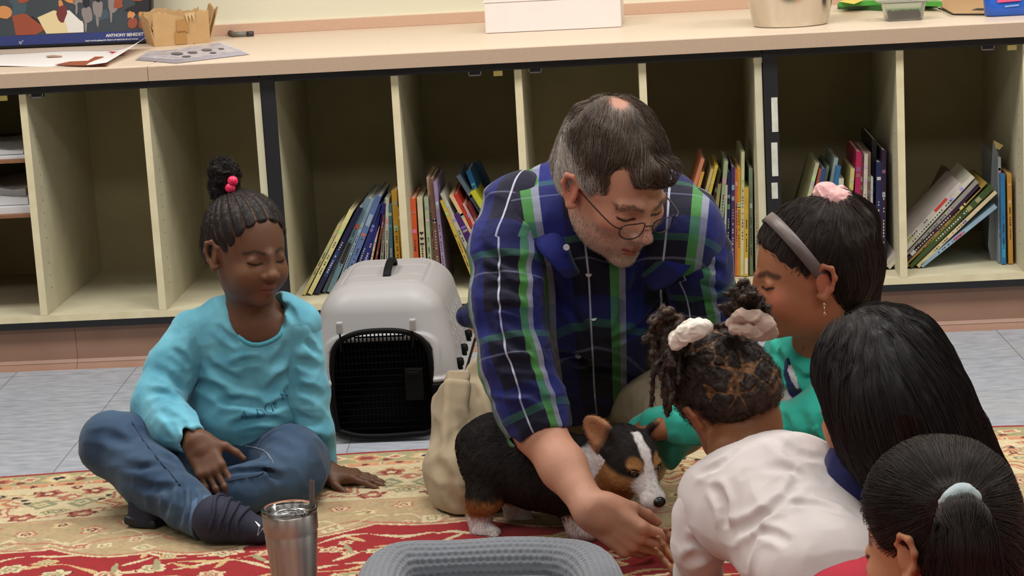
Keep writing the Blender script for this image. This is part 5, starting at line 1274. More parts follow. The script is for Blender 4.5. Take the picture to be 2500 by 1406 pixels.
sd = sd[bd_]; C_ = strands(hs, sd, mh_flow, 9, .0055, .0035, seed=2, wob=.16)
col = mh_col(C_[:, 0]); rg = np.random.default_rng(1); col = col*(.7+.6*rg.random((len(col), 1))); gr = rg.random(len(col)) < .05; col[gr] = c3(150, 145, 140)*(.6+.4*rg.random((gr.sum(), 1)))
hairmesh('hair_strands', C_, .00055, .0002, HAIR_MAT, man, col)['kind'] = 'stuff'
# beard stubble and brows
stub = S(); stub.p = [p for p in body.p if p[4] == 'head']
V_, Q_ = stub.mesh(.003); Ql = loc(V_, MH)
m_ = (sst(-.028, -.055, Ql[:, 2]+.28*(Ql[:, 1]+.02)) > .5) & (Ql[:, 1] < .015) & (Ql[:, 2] > -.125) & (np.hypot(Ql[:, 0]/.024, (Ql[:, 2]+.071)/.011) > 1)
rg = np.random.default_rng(4); sd = V_[m_][rg.integers(0, m_.sum(), 2600)]+rg.normal(0, .0012, (2600, 3))
C_ = strands(stub, sd, lambda P: (np.array([[0, .2, -1.]])@Rm.T).repeat(len(P), 0), 3, .0022, .0012, seed=5, wob=.5)
hairmesh('beard', C_, .0003, .00015, HAIR_MAT, man, np.tile(c3(196, 188, 178), (len(sd), 1))*(.5+.6*rg.random((len(sd), 1))))['kind'] = 'stuff'
for e in (-1, 1):
    m_ = np.minimum(segd(Ql, (e*.014, -.09, .0165), (e*.032, -.088, .0225)), segd(Ql, (e*.032, -.088, .0225), (e*.05, -.073, .0155))) < .0065
    sd = V_[m_][rg.integers(0, m_.sum(), 90)]; C_ = strands(stub, sd, lambda P: (np.array([[e*1., 0, .25]])@Rm.T).repeat(len(P), 0), 4, .0024, .0016, seed=6, wob=.3)
    hairmesh('eyebrow', C_, .0004, .0001, HAIR_MAT, man, np.tile(c3(120, 100, 86), (len(sd), 1)))['kind'] = 'stuff'
# ---- glasses
gl = S(); gm = mat('dark_glasses_frame', (44, 32, 32), .3, .3); lens = mat('lens', (250, 250, 250), .02, trans=1., ior=1.05, alpha=.25)
G = MB(); hl = lambda p: Rm@(np.array(p)*1.0)+tm0
gy, gz = -.112, -.010; LN = MB()
for e in (-1, 1):
    rim = [(e*(.034+.0245*np.sign(math.cos(a))*abs(math.cos(a))**.75), gy+.004*abs(math.cos(a))**2+(.006 if e*math.cos(a)*e > 0 else 0)*max(0, math.cos(a)), gz+.0165*np.sign(math.sin(a))*abs(math.sin(a))**.8) for a in np.linspace(0, 2*math.pi, 28, endpoint=False)]
    G.tube([hl(p) for p in rim], .0012, 6, closed=True); LN.add([hl(p) for p in rim], [tuple(range(28))])
    G.tube(spline([hl((e*.0585, gy+.006, gz+.006)), hl((e*.071, gy+.018, gz+.008)), hl((e*.0755, -.05, gz+.009)), hl((e*.0805, .004, gz+.012)), hl((e*.083, .018, gz+.0)), hl((e*.082, .026, gz-.016))], 5), .0013, 6)
G.tube(spline([hl((-.0095, gy+.002, gz+.004)), hl((0, gy-.003, gz+.008)), hl((.0095, gy+.002, gz+.004))], 5), .0013, 6)
go = G.build('glasses', [gm], man, True); LN.build('lenses', [lens], go, True)
# ---- plaid shirt
def plaid():
    m = bpy.data.materials.new('plaid_cotton'); m.use_nodes = True; nt = m.node_tree; N = nt.nodes; L = nt.links; b = N['Principled BSDF']
    a = N.new('ShaderNodeAttribute'); a.attribute_name = 'st'; sp = N.new('ShaderNodeSeparateXYZ'); L.new(a.outputs['Vector'], sp.inputs[0])
    def ramp(src, per, off, stops, ):
        q = N.new('ShaderNodeMath'); q.operation = 'MULTIPLY_ADD'; q.inputs[1].default_value = 1/per; q.inputs[2].default_value = off; L.new(src, q.inputs[0])
        f = N.new('ShaderNodeMath'); f.operation = 'FRACT'; L.new(q.outputs[0], f.inputs[0]); r = N.new('ShaderNodeValToRGB'); r.color_ramp.interpolation = 'CONSTANT'
        e = r.color_ramp.elements
        while len(e) > 1: e.remove(e[-1])
        e[0].position = 0; e[0].color = (*lin(stops[0][1][:3]), stops[0][1][3])
        for p_, c in stops[1:]: x = e.new(p_); x.color = (*lin(c[:3]), c[3])
        L.new(f.outputs[0], r.inputs[0]); return r
    nv, bl, wh, gr, gy_ = (20, 20, 40), (24, 32, 104), (196, 200, 218), (78, 142, 74), (146, 150, 170)
    # warp stripes across the cloth; alpha unused
    ru = ramp(sp.outputs[0], .138, 0., [(0, (*nv, 1)), (.10, (*wh, 1)), (.128, (*nv, 1)), (.40, (*gr, 1)), (.53, (*gy_, 1)), (.62, (*bl, 1)), (.88, (*nv, 1))])
    rv_ = ramp(sp.outputs[1], .138, .3, [(0, (*nv, .25)), (.18, (120, 124, 150, .38)), (.21, (*nv, .3)), (.40, (50, 96, 84, .5)), (.50, (*bl, .45)), (.78, (*nv, .2))])
    mx = N.new('ShaderNodeMix'); mx.data_type = 'RGBA'; L.new(rv_.outputs['Alpha'], mx.inputs[0]); L.new(ru.outputs[0], mx.inputs[6]); L.new(rv_.outputs[0], mx.inputs[7])
    L.new(mx.outputs[2], b.inputs['Base Color']); b.inputs['Roughness'].default_value = .8; b.inputs['Specular IOR Level'].default_value = .2; b.inputs['Sheen Weight'].default_value = .1
    tc = N.new('ShaderNodeTexCoord'); n = N.new('ShaderNodeTexNoise'); n.inputs['Scale'].default_value = 60; n.inputs['Detail'].default_value = 4; L.new(tc.outputs['Object'], n.inputs['Vector'])
    bp = N.new('ShaderNodeBump'); bp.inputs['Strength'].default_value = .35; bp.inputs['Distance'].default_value = .004; L.new(n.outputs['Fac'], bp.inputs['Height']); L.new(bp.outputs[0], b.inputs['Normal']); wrinkle(nt, tc, 8, .8, .012)
    return m
PL = plaid()
tor = S()
pel, bel, chest, upp = J(1395, 930, -1.05, 165), J(1425, 850, -1.16, 178), J(1450, 700, -1.28, 190), J(1465, 560, -1.36, 120)
tor.ell(chest[0], (.185, .135, .17), R=eul(0, 25, 0), k=.05); tor.ell(bel[0], (.165, .135, .13), k=.06); tor.ell(pel[0], (.165, .13, .09), k=.05)
tor.cap(at(1285, 560, -1.38), at(1665, 575, -1.40), .082, .078, k=.05); tor.cap(at(1350, 475, -1.32), at(1620, 490, -1.34), .06, .058, k=.05)
tor.ell(at(1470, 440, -1.22), (.12, .07, .08), k=.05)
# front tail reaching between the thighs, side drape behind the arm
tor.cap(at(1440, 900, -1.20), at(1450, 968, -1.19), .06, .028, k=.04); tor.cap(at(1200, 760, -1.10), at(1142, 772, -1.08), .05, .022, k=.04)
tor.ell(at(1500, 545, -1.49), (.058, .085, .10), R=eul(0, 25, 0), k=.02, op='s')           # open collar
tor.disp = pxfolds(tor, [(1330, 640, 1350, 770), (1360, 720, 1440, 850), (1650, 650, 1580, 770), (1610, 740, 1480, 840), (1340, 860, 1460, 900), (1700, 600, 1660, 730), (1370, 640, 1400, 720), (1520, 700, 1500, 820), (1400, 900, 1560, 930), (1560, 640, 1540, 720)], fabric_noise(.005, 9, 24, (1, 1, .6), 2)); tor.dmax = 0.015
cT = at(1450, 700, -1.28); axv = chest[0]-bel[0]; axv /= np.linalg.norm(axv)
def torso_st(V):
    D = V-cT; v = D[:, 2]+.6*D[:, 1]; u = D[:, 0]*1.0-.12*v*np.sign(D[:, 0])*np.minimum(np.abs(D[:, 0])/.15, 1)
    wv = .006*vnoise(V, 8, 3); return np.stack([u+wv+.022, v+.12*np.abs(D[:, 0])+wv, v*0], 1)
shirt = sdfobj('shirt', tor, .0034, [PL], man, attrs={'st': torso_st}, rel=1)
def sleeve(name, chain, cr, x0, seed, ref, side=1, rs=.075, lines=()):
    s_ = S(); s_.chain(chain, k=.03)
    ln = []
    s_.disp = pxfolds(s_, lines, fabric_noise(.005, 13, 30, (1, 1, 1.6), seed)); s_.dmax = .016
    A = np.array([c[0] for c in chain]); cum = np.concatenate([[0], np.cumsum(np.linalg.norm(np.diff(A, axis=0), axis=1))])
    def st_(V):
        best = np.full(len(V), 9.); vv = np.zeros(len(V)); uu = np.zeros(len(V))
        for i in range(len(A)-1):
            a, b = A[i], A[i+1]; ab = b-a; L2 = ab@ab; t = np.clip((V-a)@ab/L2, 0, 1); c = a+t[:, None]*ab; d = V-c; dd = np.linalg.norm(d, axis=1); m = dd < best
            X = ref-ab*(ref@ab)/L2; X /= np.linalg.norm(X); Yv = np.cross(ab/np.sqrt(L2), X); best[m] = dd[m]; vv[m] = (cum[i]+t*np.sqrt(L2))[m]; uu[m] = (rs*np.arctan2(d@X, d@Yv))[m]
        wv = .004*vnoise(V, 14, 3); return np.stack([uu+x0+wv, -vv+wv, vv*0], 1)
    # open cuff: scoop out the end
    e, f = chain[-1], chain[-2]; d = (e[0]-f[0])/np.linalg.norm(e[0]-f[0])
    open_end(s_, e, d, cr, .022)
    return sdfobj(name, s_, .003, [PL], shirt, attrs={'st': st_}, rel=1)
slR = [J(1272, 515, -1.36, 100), J(1240, 610, -1.42, 88), J(1240, 740, -1.47, 86), J(1258, 880, -1.51, 84), J(1292, 985, -1.54, 82), J(1312, 1040, -1.555, 80)]
o = sleeve('sleeve', slR, .0505, .028, 5, np.array([1., 0, 0]), lines=[(1175, 600, 1290, 650), (1185, 700, 1300, 725), (1195, 800, 1315, 850), (1210, 895, 1330, 900), (1225, 955, 1345, 985), (1180, 650, 1240, 700, .8), (1200, 750, 1290, 770, .8), (1240, 850, 1320, 880, .8)]); o['label'] = 'rolled sleeve of the outstretched arm'
slL = [J(1668, 545, -1.36, 94), J(1698, 640, -1.38, 84), J(1718, 740, -1.36, 74), J(1735, 860, -1.32, 72), J(1705, 960, -1.36, 60), J(1660, 985, -1.40, 50)]
sleeve('sleeve', slL, .04, .05, 8, np.array([1., 0, 0]), lines=[(1680, 640, 1770, 670), (1690, 740, 1780, 750), (1680, 820, 1780, 850), (1700, 690, 1760, 710, .8)])
# collar: two pointed leaves round the neck
Yc = -1.49
stc = lambda n, u0, du, v0, dv, nc: {'st': ('FLOAT_VECTOR', np.array([(u0+du*(i % nc), v0+dv*(i//nc), 0) for i in range(n)]))}
colL = [[at(1388, 470, -1.36), at(1378, 530, -1.42), at(1385, 595, -1.465), at(1402, 650, -1.475), at(1420, 668, -1.46)], [at(1372, 460, -1.37), at(1356, 525, -1.44), at(1362, 592, -1.485), at(1385, 640, -1.495), at(1398, 672, -1.48)], [at(1335, 470, -1.34), at(1296, 535, -1.43), at(1306, 610, -1.478), at(1345, 640, -1.49), at(1384, 690, -1.488)]]
cloth_strip('collar', colL, [PL], shirt, attrs=stc(15, .088, .010, .02, .022, 5))
colR = [[at(1655, 500, -1.40), at(1650, 560, -1.44), at(1630, 610, -1.46), at(1590, 650, -1.47), at(1560, 672, -1.46)], [at(1672, 490, -1.40), at(1675, 560, -1.45), at(1655, 618, -1.47), at(1612, 655, -1.48), at(1572, 684, -1.47)], [at(1700, 500, -1.38), at(1722, 570, -1.44), at(1700, 640, -1.468), at(1650, 690, -1.478), at(1592, 722, -1.468)]]
cloth_strip('collar', colR, [PL], shirt, attrs=stc(15, .09, .012, .02, .012, 5))
# undershirt
us = S(); us.ell(at(1470, 660, -1.36), (.075, .06, .085), R=eul(0, 25, 0), k=.02); us.ell(at(1490, 575, -1.44), (.05, .05, .05), k=.01, op='s')
o = sdfobj('undershirt', us, .003, [cloth('blue_tshirt', (30, 44, 96))], man, rel=1)
# placket and buttons
btm = mat('shirt_button', (188, 190, 200), .35)
pk = [at(1418, 672, -1.46), at(1440, 760, -1.44), at(1430, 860, -1.38), at(1400, 950, -1.33)]
for (px, py) in ((1383, 604), (1437, 669), (1412, 868), (1449, 776)):
    p = surf_px(tor, px, py) if py > 620 else at(1383, 604, -1.499)
    if p is None: continue
    d = (CAM-p)/np.linalg.norm(CAM-p); Rb = frame(np.cross(d, [0, 0, 1]), d); mb = MB(); mb.lathe([(.0005, .0), (.0052, 0), (.0058, .0012), (.0052, .0022), (.004, .0017), (.0005, .0017)], p+d*.0025, 16, R=Rb); mb.build('button', [btm], shirt, True)
# ---- trousers
pants = S()
pants.ell(at(1390, 960, -1.0), (.17, .14, .10), k=.05)
tR = [J(1235, 950, -1.02, 105), J(1185, 1050, -1.16, 108), J(1150, 1150, -1.28, 100), J(1150, 1188, -1.33, 84)]
pants.chain(tR, k=.05); pants.box((0, 0, 0), (.026, .06, .082), .012, k=.008, M=(eul(20, -30, 14), at(1098, 1045, -1.25), 1.)); pants.chain([J(1150, 1190, -1.32, 80), J(1205, 1130, -1.08, 64), J(1260, 1090, -.92, 52)], k=.04)
tL = [J(1500, 960, -1.02, 100), J(1590, 985, -1.22, 84), J(1650, 1015, -1.40, 78)]
pants.chain(tL, k=.05); pants.chain([J(1655, 1035, -1.38, 70), J(1560, 1130, -1.22, 56), J(1480, 1150, -1.02, 50)], k=.04)
pants.disp = pxfolds(pants, [(1060, 1120, 1110, 1240, 1.4), (1130, 880, 1200, 970, 1.4), (1400, 1000, 1560, 950, 1.5, 1.4), (1390, 1045, 1500, 1005, 1.2, 1.3), (1080, 1180, 1160, 1255, 1.2), (1120, 1000, 1135, 1160, 1), (1150, 930, 1160, 1100, 1)], fabric_noise(.006, 9, 22, None, 4)); pants.dmax = 0.016
KH = mat('khaki_cotton', (168, 152, 126), .85, noise=(20, (154, 138, 111), .5), bump=(700, .2, .0008), spec=.15, sheen=.1, wrk=(7, .8, .016))
pn = sdfobj('trousers', pants, .0034, [KH], man, rel=1, cut=lambda V: V[:, 2] > .0135)
# cargo pocket hanging off the outer thigh
cp = S(); cp.box((.0, 0, 0), (.022, .062, .02), .007, k=.01, M=(eul(14, -32, 6), at(1112, 950, -1.16), 1.)); cp.disp = fabric_noise(.005, 20, 50, None, 8); cp.dmax = .006
sdfobj('pocket_flap', cp, .003, [KH], pn, rel=1)
# shoe soles tucked under him
sh = S(); sh.chain([J(1265, 1085, -.90, 40), J(1300, 1060, -.78, 36)], k=.02); sdfobj('shoe', sh, .004, [mat('brown_shoe', (70, 52, 40), .6)], man, rel=1, cut=lambda V: V[:, 2] > .001)
sh = S(); sh.chain([J(1475, 1140, -1.0, 38), J(1440, 1090, -.86, 34)], k=.02); sdfobj('shoe', sh, .004, [mat('brown_shoe', (70, 52, 40), .6)], man, rel=1, cut=lambda V: V[:, 2] > .001)
# ================================================================== girl in the light blue top
g1 = thing('person', 'girl in a light blue long sleeved top and jeans sitting cross-legged, pink hair beads', 'person', atz(500, 1230, 0))
GH = (eul(41, 7, 3), at(606, 610, -1.16), .885); Rg = GH[0]
b1 = S(); head(b1, GH, child=True, neck=(at(618, 765, -1.12), .05), lip=1.25, nose=1.15)
b1.ell(at(622, 810, -1.12), (.09, .055, .055), k=.03, tag='torso'); b1.ell(at(610, 900, -1.1), (.08, .06, .1), k=.03, tag='torso')
b1.chain([J(460, 830, -1.12, 29), J(388, 985, -1.2, 28), J(478, 1072, -1.31, 25)], k=.02, tag='arm')
w1 = at(480, 1078, -1.325); HR1 = frame(at(522, 1160, -1.36)-w1, (.1, -.9, .25)); hand(b1, w1, HR1, .74, curl=((8, 16, 12), (10, 20, 14), (12, 20, 14), (14, 20, 14)), thumb=(52, 12), spread=3, wr=.03)
b1.chain([J(735, 810, -1.12, 28), J(752, 960, -1.135, 27), J(786, 1120, -1.13, 25)], k=.02, tag='arm')
w2 = atz(792, 1152, .034); HR2 = frame((1, -.12, -.16), (.1, 0, 1)); hand(b1, w2, HR2, .70, curl=((6, 8, 6), (5, 8, 6), (5, 8, 6), (6, 10, 6)), thumb=(48, 12), spread=7, mirror=-1, wr=.034)
base1 = c3(100, 68, 49)
def g1c(V):
    C = face_col(V, GH, base1, c3(112, 66, 58), c3(38, 25, 20), True, blush=(.3, (132, 90, 62)), brow_h=.0022)
    Q = loc(V, GH)
    # lighter highlights of palm-side skin and nails on the hands
    for tips_ in ():
        pass
    return C
sdfobj('body', b1, .0018, [SKIN_MAT], g1, colf=g1c, rel=2)
# cornrows swept up to a puff
bun = np.array([-.012, .066, .118])
def g1_rows(Q):
    c = Q-bun*np.array([1, 1, .93]); ax = bun/np.linalg.norm(bun); u = np.cross(ax, [1., 0, 0]); u /= np.linalg.norm(u); v = np.cross(ax, u)
    ph = np.arctan2(c@v, c@u); r = np.linalg.norm(c-np.outer(c@ax, ax) if c.ndim == 2 else c-(c@ax)[..., None]*ax, axis=-1); return ph+.9*r*0, r
h1 = S(); k_ = dict(M=GH); h1.ell((0, .02, .037), (.0815, .0995, .0885), k=.02, **k_); h1.ell((0, .06, -.01), (.068, .055, .05), k=.03, **k_)
h1.ell((0, -.085, -.012), (.09, .082, .095), k=.008, op='s', **k_); h1.box((0, .03, -.12), (.12, .12, .055), .01, k=.015, op='s', **k_)
for e in (-1, 1): h1.ell((e*.085, .002, -.022), (.032, .028, .044), k=.008, op='s', **k_)
def h1d(P):
    Q = loc(P, GH); ph, r = g1_rows(Q); t = np.abs(np.cos(ph*11+3*r)); return (-.0038*np.minimum(t, .8)*sst(.0, .03, r)-.0006*np.sin(r*900)*(t > .4)).astype(np.float32)
h1.disp = h1d; h1.dmax = .005
def h1c(V):
    Q = loc(V, GH); ph, r = g1_rows(Q); t = np.abs(np.cos(ph*11+3*r)); C = np.tile(c3(26, 20, 18), (len(V), 1)); C = mixc(C, base1*.85, sst(.38, .12, t)*.85)
    C = C*(1+.25*vnoise(V, 260, 2)[:, None]); return C
sdfobj('hair', h1, .0015, [HAIR_MAT], g1, colf=h1c, rel=1)
V_, Q_ = h1.mesh(.004); rg = np.random.default_rng(3); sd = V_[rg.integers(0, len(V_), 2600)]
C_ = strands(h1, sd, lambda P: Hl(GH, bun)-P, 6, .004, .0012, seed=3, wob=.35); hairmesh('hair_strands', C_, .00028, .0001, HAIR_MAT, g1, np.tile(c3(34, 26, 24), (len(sd), 1)))['kind'] = 'stuff'
# edge wisps at the temples and nape
pf = S(); bc_ = Hl(GH, (-.014, .082, .15)); pf.ell(bc_, (.026, .026, .03), k=.01); pf.ell(bc_+[-.006, 0, -.026], (.024, .024, .022), k=.01); pf.ell(bc_+[-.004, 0, .012], (.02, .02, .02), k=.01)
pf.disp = lambda P: (.0035*vnoise(P, 110, 4)+.0025*vnoise(P, 260, 5)).astype(np.float32); pf.dmax = .006
sdfobj('hair_puff', pf, .0016, [HAIR_MAT], g1, colf=lambda V: np.tile(c3(20, 16, 15), (len(V), 1)), rel=0)
V_, Q_ = pf.mesh(.003); sd = V_[rg.integers(0, len(V_), 1500)]; C_ = strands(pf, sd, lambda P: np.stack([vnoise(P, 90, 1), vnoise(P, 90, 2), vnoise(P, 90, 3)], 1), 7, .003, .004, seed=4, wob=.8)
hairmesh('puff_curls', C_, .0004, .0002, HAIR_MAT, g1, np.tile(c3(26, 20, 19), (len(sd), 1)))['kind'] = 'stuff'
bead = mat('pink_bead', (236, 50, 96), .22, noise=(160, (200, 24, 70), .5))
for px, py in ((568, 442), (562, 459)):
    p = at(px, py, bc_[1]-.028); mb = MB(); n_ = 14; mb.lathe([(max(.0103*math.sin(t), .0005), -.0103*math.cos(t)) for t in np.linspace(0, math.pi, 14)], p, 24); mb.build('hair_bead', [bead], g1, True)
mb = MB(); mb.lathe([(.019, -.003), (.0215, 0), (.019, .003)], bc_+[0, 0, -.038], 24, R=Rg); mb.build('hair_elastic', [mat('elastic', (40, 20, 30), .6)], g1, True)
# top
BLU = mat('blue_jersey', (112, 184, 204), .85, noise=(16, (78, 146, 170), .95), bump=(900, .25, .0006), spec=.15, sheen=.2, wrk=(10, .8, .014))
t1 = S(); t1.ell(at(612, 880, -1.10), (.118, .085, .12), k=.04); t1.ell(at(600, 1010, -1.10), (.125, .095, .075), k=.05); t1.cap(at(470, 812, -1.12), at(733, 790, -1.12), .046, .044, k=.04); t1.cap(at(545, 770, -1.11), at(685, 757, -1.11), .034, .034, k=.03)
t1.cap(at(628, 735, -1.13), at(628, 770, -1.17), .052, .056, k=.006, op='s'); t1.ell(at(632, 795, -1.21), (.05, .05, .036), k=.006, op='s')
t1.disp = pxfolds(t1, [(500, 870, 600, 935), (470, 930, 570, 990, 1.2, 1.3), (520, 985, 650, 1000, 1, 1.2), (650, 965, 735, 900, 1, 1.2), (560, 1042, 700, 1032, .8), (590, 840, 530, 790, .8), (700, 830, 660, 900), (640, 1010, 730, 980, .8), (690, 740, 720, 790, .8), (560, 900, 640, 880, .8, .7)], fabric_noise(.0045, 11, 28, None, 3)); t1.dmax = 0.014
top1 = sdfobj('long_sleeved_top', t1, .0028, [BLU], g1, rel=1)
plain_sleeve('sleeve', [J(472, 822, -1.12, 60), J(420, 900, -1.15, 58), J(383, 985, -1.2, 54), J(425, 1040, -1.27, 50), J(466, 1070, -1.315, 40)], BLU, top1, 3, .025, lines=[(370, 900, 450, 960), (355, 960, 440, 985), (390, 1000, 440, 1060), (430, 1010, 460, 1080, .8), (420, 850, 460, 900, .8)])
plain_sleeve('sleeve', [J(728, 800, -1.12, 54), J(742, 880, -1.12, 46), J(750, 960, -1.13, 46), J(765, 1050, -1.13, 44), J(780, 1128, -1.12, 40)], BLU, top1, 6, .025, lines=[(715, 880, 775, 905), (725, 950, 788, 975), (722, 1010, 790, 1035), (735, 1070, 795, 1085), (740, 830, 770, 870, .8)])
# ribbed neckline
nk = []
for a in np.linspace(0, 2*math.pi, 40, endpoint=False):
    d = np.array([math.cos(a), math.sin(a), 0]); q = at(628, 790, -1.13); lo_, hi_ = 0., .2
    q = at(630+70*math.cos(a), 778-38*math.sin(a)-0, -1.13-.05*max(0, -math.sin(a))+.03*max(0, math.sin(a)))
    nk.append(q)
# push the neckline points onto the cloth
nk = np.array(nk)
for _ in range(6):
    f = t1.field(nk); nk = nk-t1.grad(nk)*f[:, None]
mb = MB(); mb.tube(nk, .0045, 8, closed=True); mb.build('neckband', [cloth('blue_rib', (84, 168, 190))], top1, True)
# lettering printed round the hem of the design
ltm = mat('print_teal', (34, 88, 118), .6)
def on_surf(o, s, lift=.0012):
    V = np.array([v.co[:] for v in o.data.vertices], np.float32)
    for _ in range(4):
        d = s.field(V); g = s.grad(V); V = V-g*(d-lift)[:, None]
    o.data.vertices.foreach_set('co', V.ravel()); o.data.update()
for ch, px, py, sz, an in (('A', 588, 1020, .022, -4), ('D', 626, 1020, .026, 4), ('O', 634, 1012, .0, 0), ('O', 650, 1008, .026, 14), ('R', 672, 998, .024, 26), ('N', 692, 978, .024, 40)):
    if not sz: continue
    a = math.radians(an); Rl = np.stack([np.array([math.cos(a), 0, math.sin(a)]), np.array([-math.sin(a), 0, math.cos(a)]), np.array([0, -1, 0])], 1)
    p = surf_px(t1, px, py); 
    if p is None: continue
    o = text(ch, sz, p+np.array([0, -.004, 0]), Rl, ltm, top1, 'lettering', off=-.0002, ext=0.)
    bm2 = bmesh.new(); bm2.from_mesh(o.data); bmesh.ops.triangulate(bm2, faces=bm2.faces[:])
    for _ in range(3): bmesh.ops.subdivide_edges(bm2, edges=[e for e in bm2.edges if e.calc_length() > .0018], cuts=1); bmesh.ops.triangulate(bm2, faces=bm2.faces[:])
    bm2.to_mesh(o.data); bm2.free()
    on_surf(o, t1, .0012)
# jeans
DEN = mat('denim', (40, 60, 86), .8, noise=(7, (80, 104, 126), .8), bump=(1000, .4, .0008), spec=.15, sheen=.1, wrk=(10, .9, .016))
j1 = S(); j1.ell(at(600, 1085, -1.08), (.125, .10, .07), k=.04)
j1.chain([J(520, 1090, -1.10, 80), J(390, 1080, -1.20, 78), J(268, 1082, -1.27, 70)], k=.04); j1.chain([J(275, 1088, -1.27, 70), J(370, 1170, -1.34, 68), J(455, 1235, -1.42, 56), J(490, 1258, -1.45, 50)], k=.03)
j1.chain([J(660, 1100, -1.10, 78), J(712, 1130, -1.20, 80), J(715, 1150, -1.27, 70)], k=.04); j1.chain([J(715, 1160, -1.27, 66), J(600, 1195, -1.33, 54), J(500, 1195, -1.30, 48), J(430, 1210, -1.24, 44)], k=.03)
j1.disp = pxfolds(j1, [(250, 1050, 330, 1085, 1.2), (290, 1130, 400, 1135), (330, 1180, 450, 1185), (440, 1180, 430, 1290, .8, 1.3), (468, 1190, 458, 1300, .7, 1.3), (410, 1180, 395, 1260, .9, 1.2), (560, 1108, 650, 1128), (600, 1150, 690, 1172, .9, 1.3), (650, 1080, 725, 1110, 1.2), (520, 1172, 640, 1160, .8, 1.4), (640, 1130, 660, 1170, .8), (360, 1040, 430, 1080), (380, 1110, 440, 1150)], fabric_noise(.006, 13, 32, None, 7)); j1.dmax = 0.016
e_ = J(490, 1258, -1.45, 50)[0]; d_ = e_-J(370, 1170, -1.36, 68)[0]; d_ /= np.linalg.norm(d_)
jn = sdfobj('jeans', j1, .0028, [DEN], g1, rel=1, cut=lambda V: (V[:, 2] > .0115) & ~(((V-(e_+d_*.018))@d_ > 0) & (np.linalg.norm(V-e_, axis=1) < .07) & (V[:, 1] < e_[1]+.02)))
# rolled cuff and side seam stitching
cu = S(); Rc = frame(np.cross(d_, [0, 0, 1]), d_)
mb = MB(); mb.lathe([(.034, -.012), (.0395, -.014), (.0405, .012), (.0375, .016), (.033, .012)], e_+d_*.008, 36, R=Rc); cf_ = mb.build('cuff', [mat('denim_cuff', (84, 108, 140), .85, bump=(1000, .4, .0008), noise=(60, (60, 84, 118), .6))], jn, True)
def stitch(pts, s, col, parent, r=.0010, lift=.0024, name='seam'):
    P = []
    for a in spline([at(x, y, -1.35) for x, y in pts], 8):
        px = project(a); q = surf_px(s, *px)
        if q is not None: P.append(q+(CAM-q)/np.linalg.norm(CAM-q)*lift)
    if len(P) > 2: mb = MB(); mb.tube(P, r, 5); return mb.build(name, [col], parent, True)
thr = mat('denim_thread', (150, 158, 166), .7)
stitch([(525, 1078), (580, 1085), (640, 1098), (662, 1120), (668, 1132)], j1, thr, jn)
dk = mat('dark_seam', (28, 40, 66), .8); stitch([(322, 1030), (350, 1075), (385, 1120), (420, 1160), (440, 1185)], j1, dk, jn, .0016); stitch([(520, 1185), (570, 1172), (630, 1160), (660, 1140)], j1, dk, jn, .0012)
# shoes
NV = mat('navy_knit', (27, 30, 50), .8, bump=(400, .5, .0015), noise=(60, (36, 40, 62), .6)); wht = mat('white_overlay', (226, 226, 232), .45); SOL = mat('navy_sole', (20, 22, 34), .5); dtan = mat('tan_patch', (176, 158, 116), .6)
def shoe(a, b, r, label, parent, laces=True):
    a, b = np.asarray(a), np.asarray(b); L_ = np.linalg.norm(b-a); Rr = frame(b-a, (0, -.0, 1.)); Mx = (Rr, a, 1.)
    s_ = S(); s_.ell((.004, 0, .0), (r*.8, r*.8, r*.95), k=.02, M=Mx); s_.cap((0, 0, -.002), (L_*.85, 0, -r*.28), r*.82, r*.6, k=.03, M=Mx); s_.cap((L_*.1, 0, r*.3), (L_*.45, 0, r*.12), r*.6, r*.55, k=.03, M=Mx)
    s_.box((L_*.4, 0, -r*.95-.03), (L_, r*2, .03), .002, k=.004, op='s', M=Mx)
    up = sdfobj('shoe', s_, .0022, [NV], parent, rel=1); up['label'] = label
    q = S(); q.cap((-.003, 0, 0), (L_*.9, 0, 0), r*.86, r*.66, k=.01, M=Mx); q.box((L_*.4, 0, .05-r*.72), (L_*1.5, r*2, .05), .001, k=.003, op='s', M=Mx); q.box((L_*.4, 0, -.05-r*1.12), (L_*1.5, r*2, .05), .001, k=.003, op='s', M=Mx)
    sdfobj('sole', q, .0022, [SOL], up, rel=1)
    if laces:
        for i in range(4):
            x = L_*(.1+.15*i); mb = MB(); rr = r*(.86-.05*i); P = [Mx[0]@np.array([x+.003*math.sin(t*3+i), math.cos(t)*rr*.95, math.sin(t)*rr*.92+.002-r*.06*i])+a for t in np.linspace(-.2, math.pi+.2, 16)]; P = np.array(P)
            for _ in range(4): P = P-s_.grad(P)*(s_.field(P)-.0008)[:, None]
            mb.tube(P, .0042, 7); mb.build('lace', [NV], up, True)
    return up, Mx, s_
fa, fb = J(522, 1290, -1.485, 1)[0], J(645, 1310, -1.505, 1)[0]; fa[2] = .052; fb[2] = .044
u_, Mx_, ss = shoe(fa, fb+(fb-fa)*.1, .040, 'navy lace-up shoe pointing right', g1)
def patch(s, pix, m, parent, name='patch', lift=.0045):
    P = [surf_px(s, x, y) for x, y in pix]; P = [p+(CAM-p)/np.linalg.norm(CAM-p)*lift for p in P if p is not None]
    if len(P) > 2: mb = MB(); mb.add(P, [tuple(range(len(P)))]); return mb.build(name, [m], parent)
for pix in (((596, 1250), (618, 1246), (640, 1262), (652, 1266), (624, 1274)), ((622, 1272), (650, 1268), (642, 1290), (628, 1308), (632, 1286))): patch(ss, pix, wht, u_, 'white_flash')
patch(ss, ((620, 1326), (640, 1330), (640, 1342)), dtan, u_, 'tan_flash')
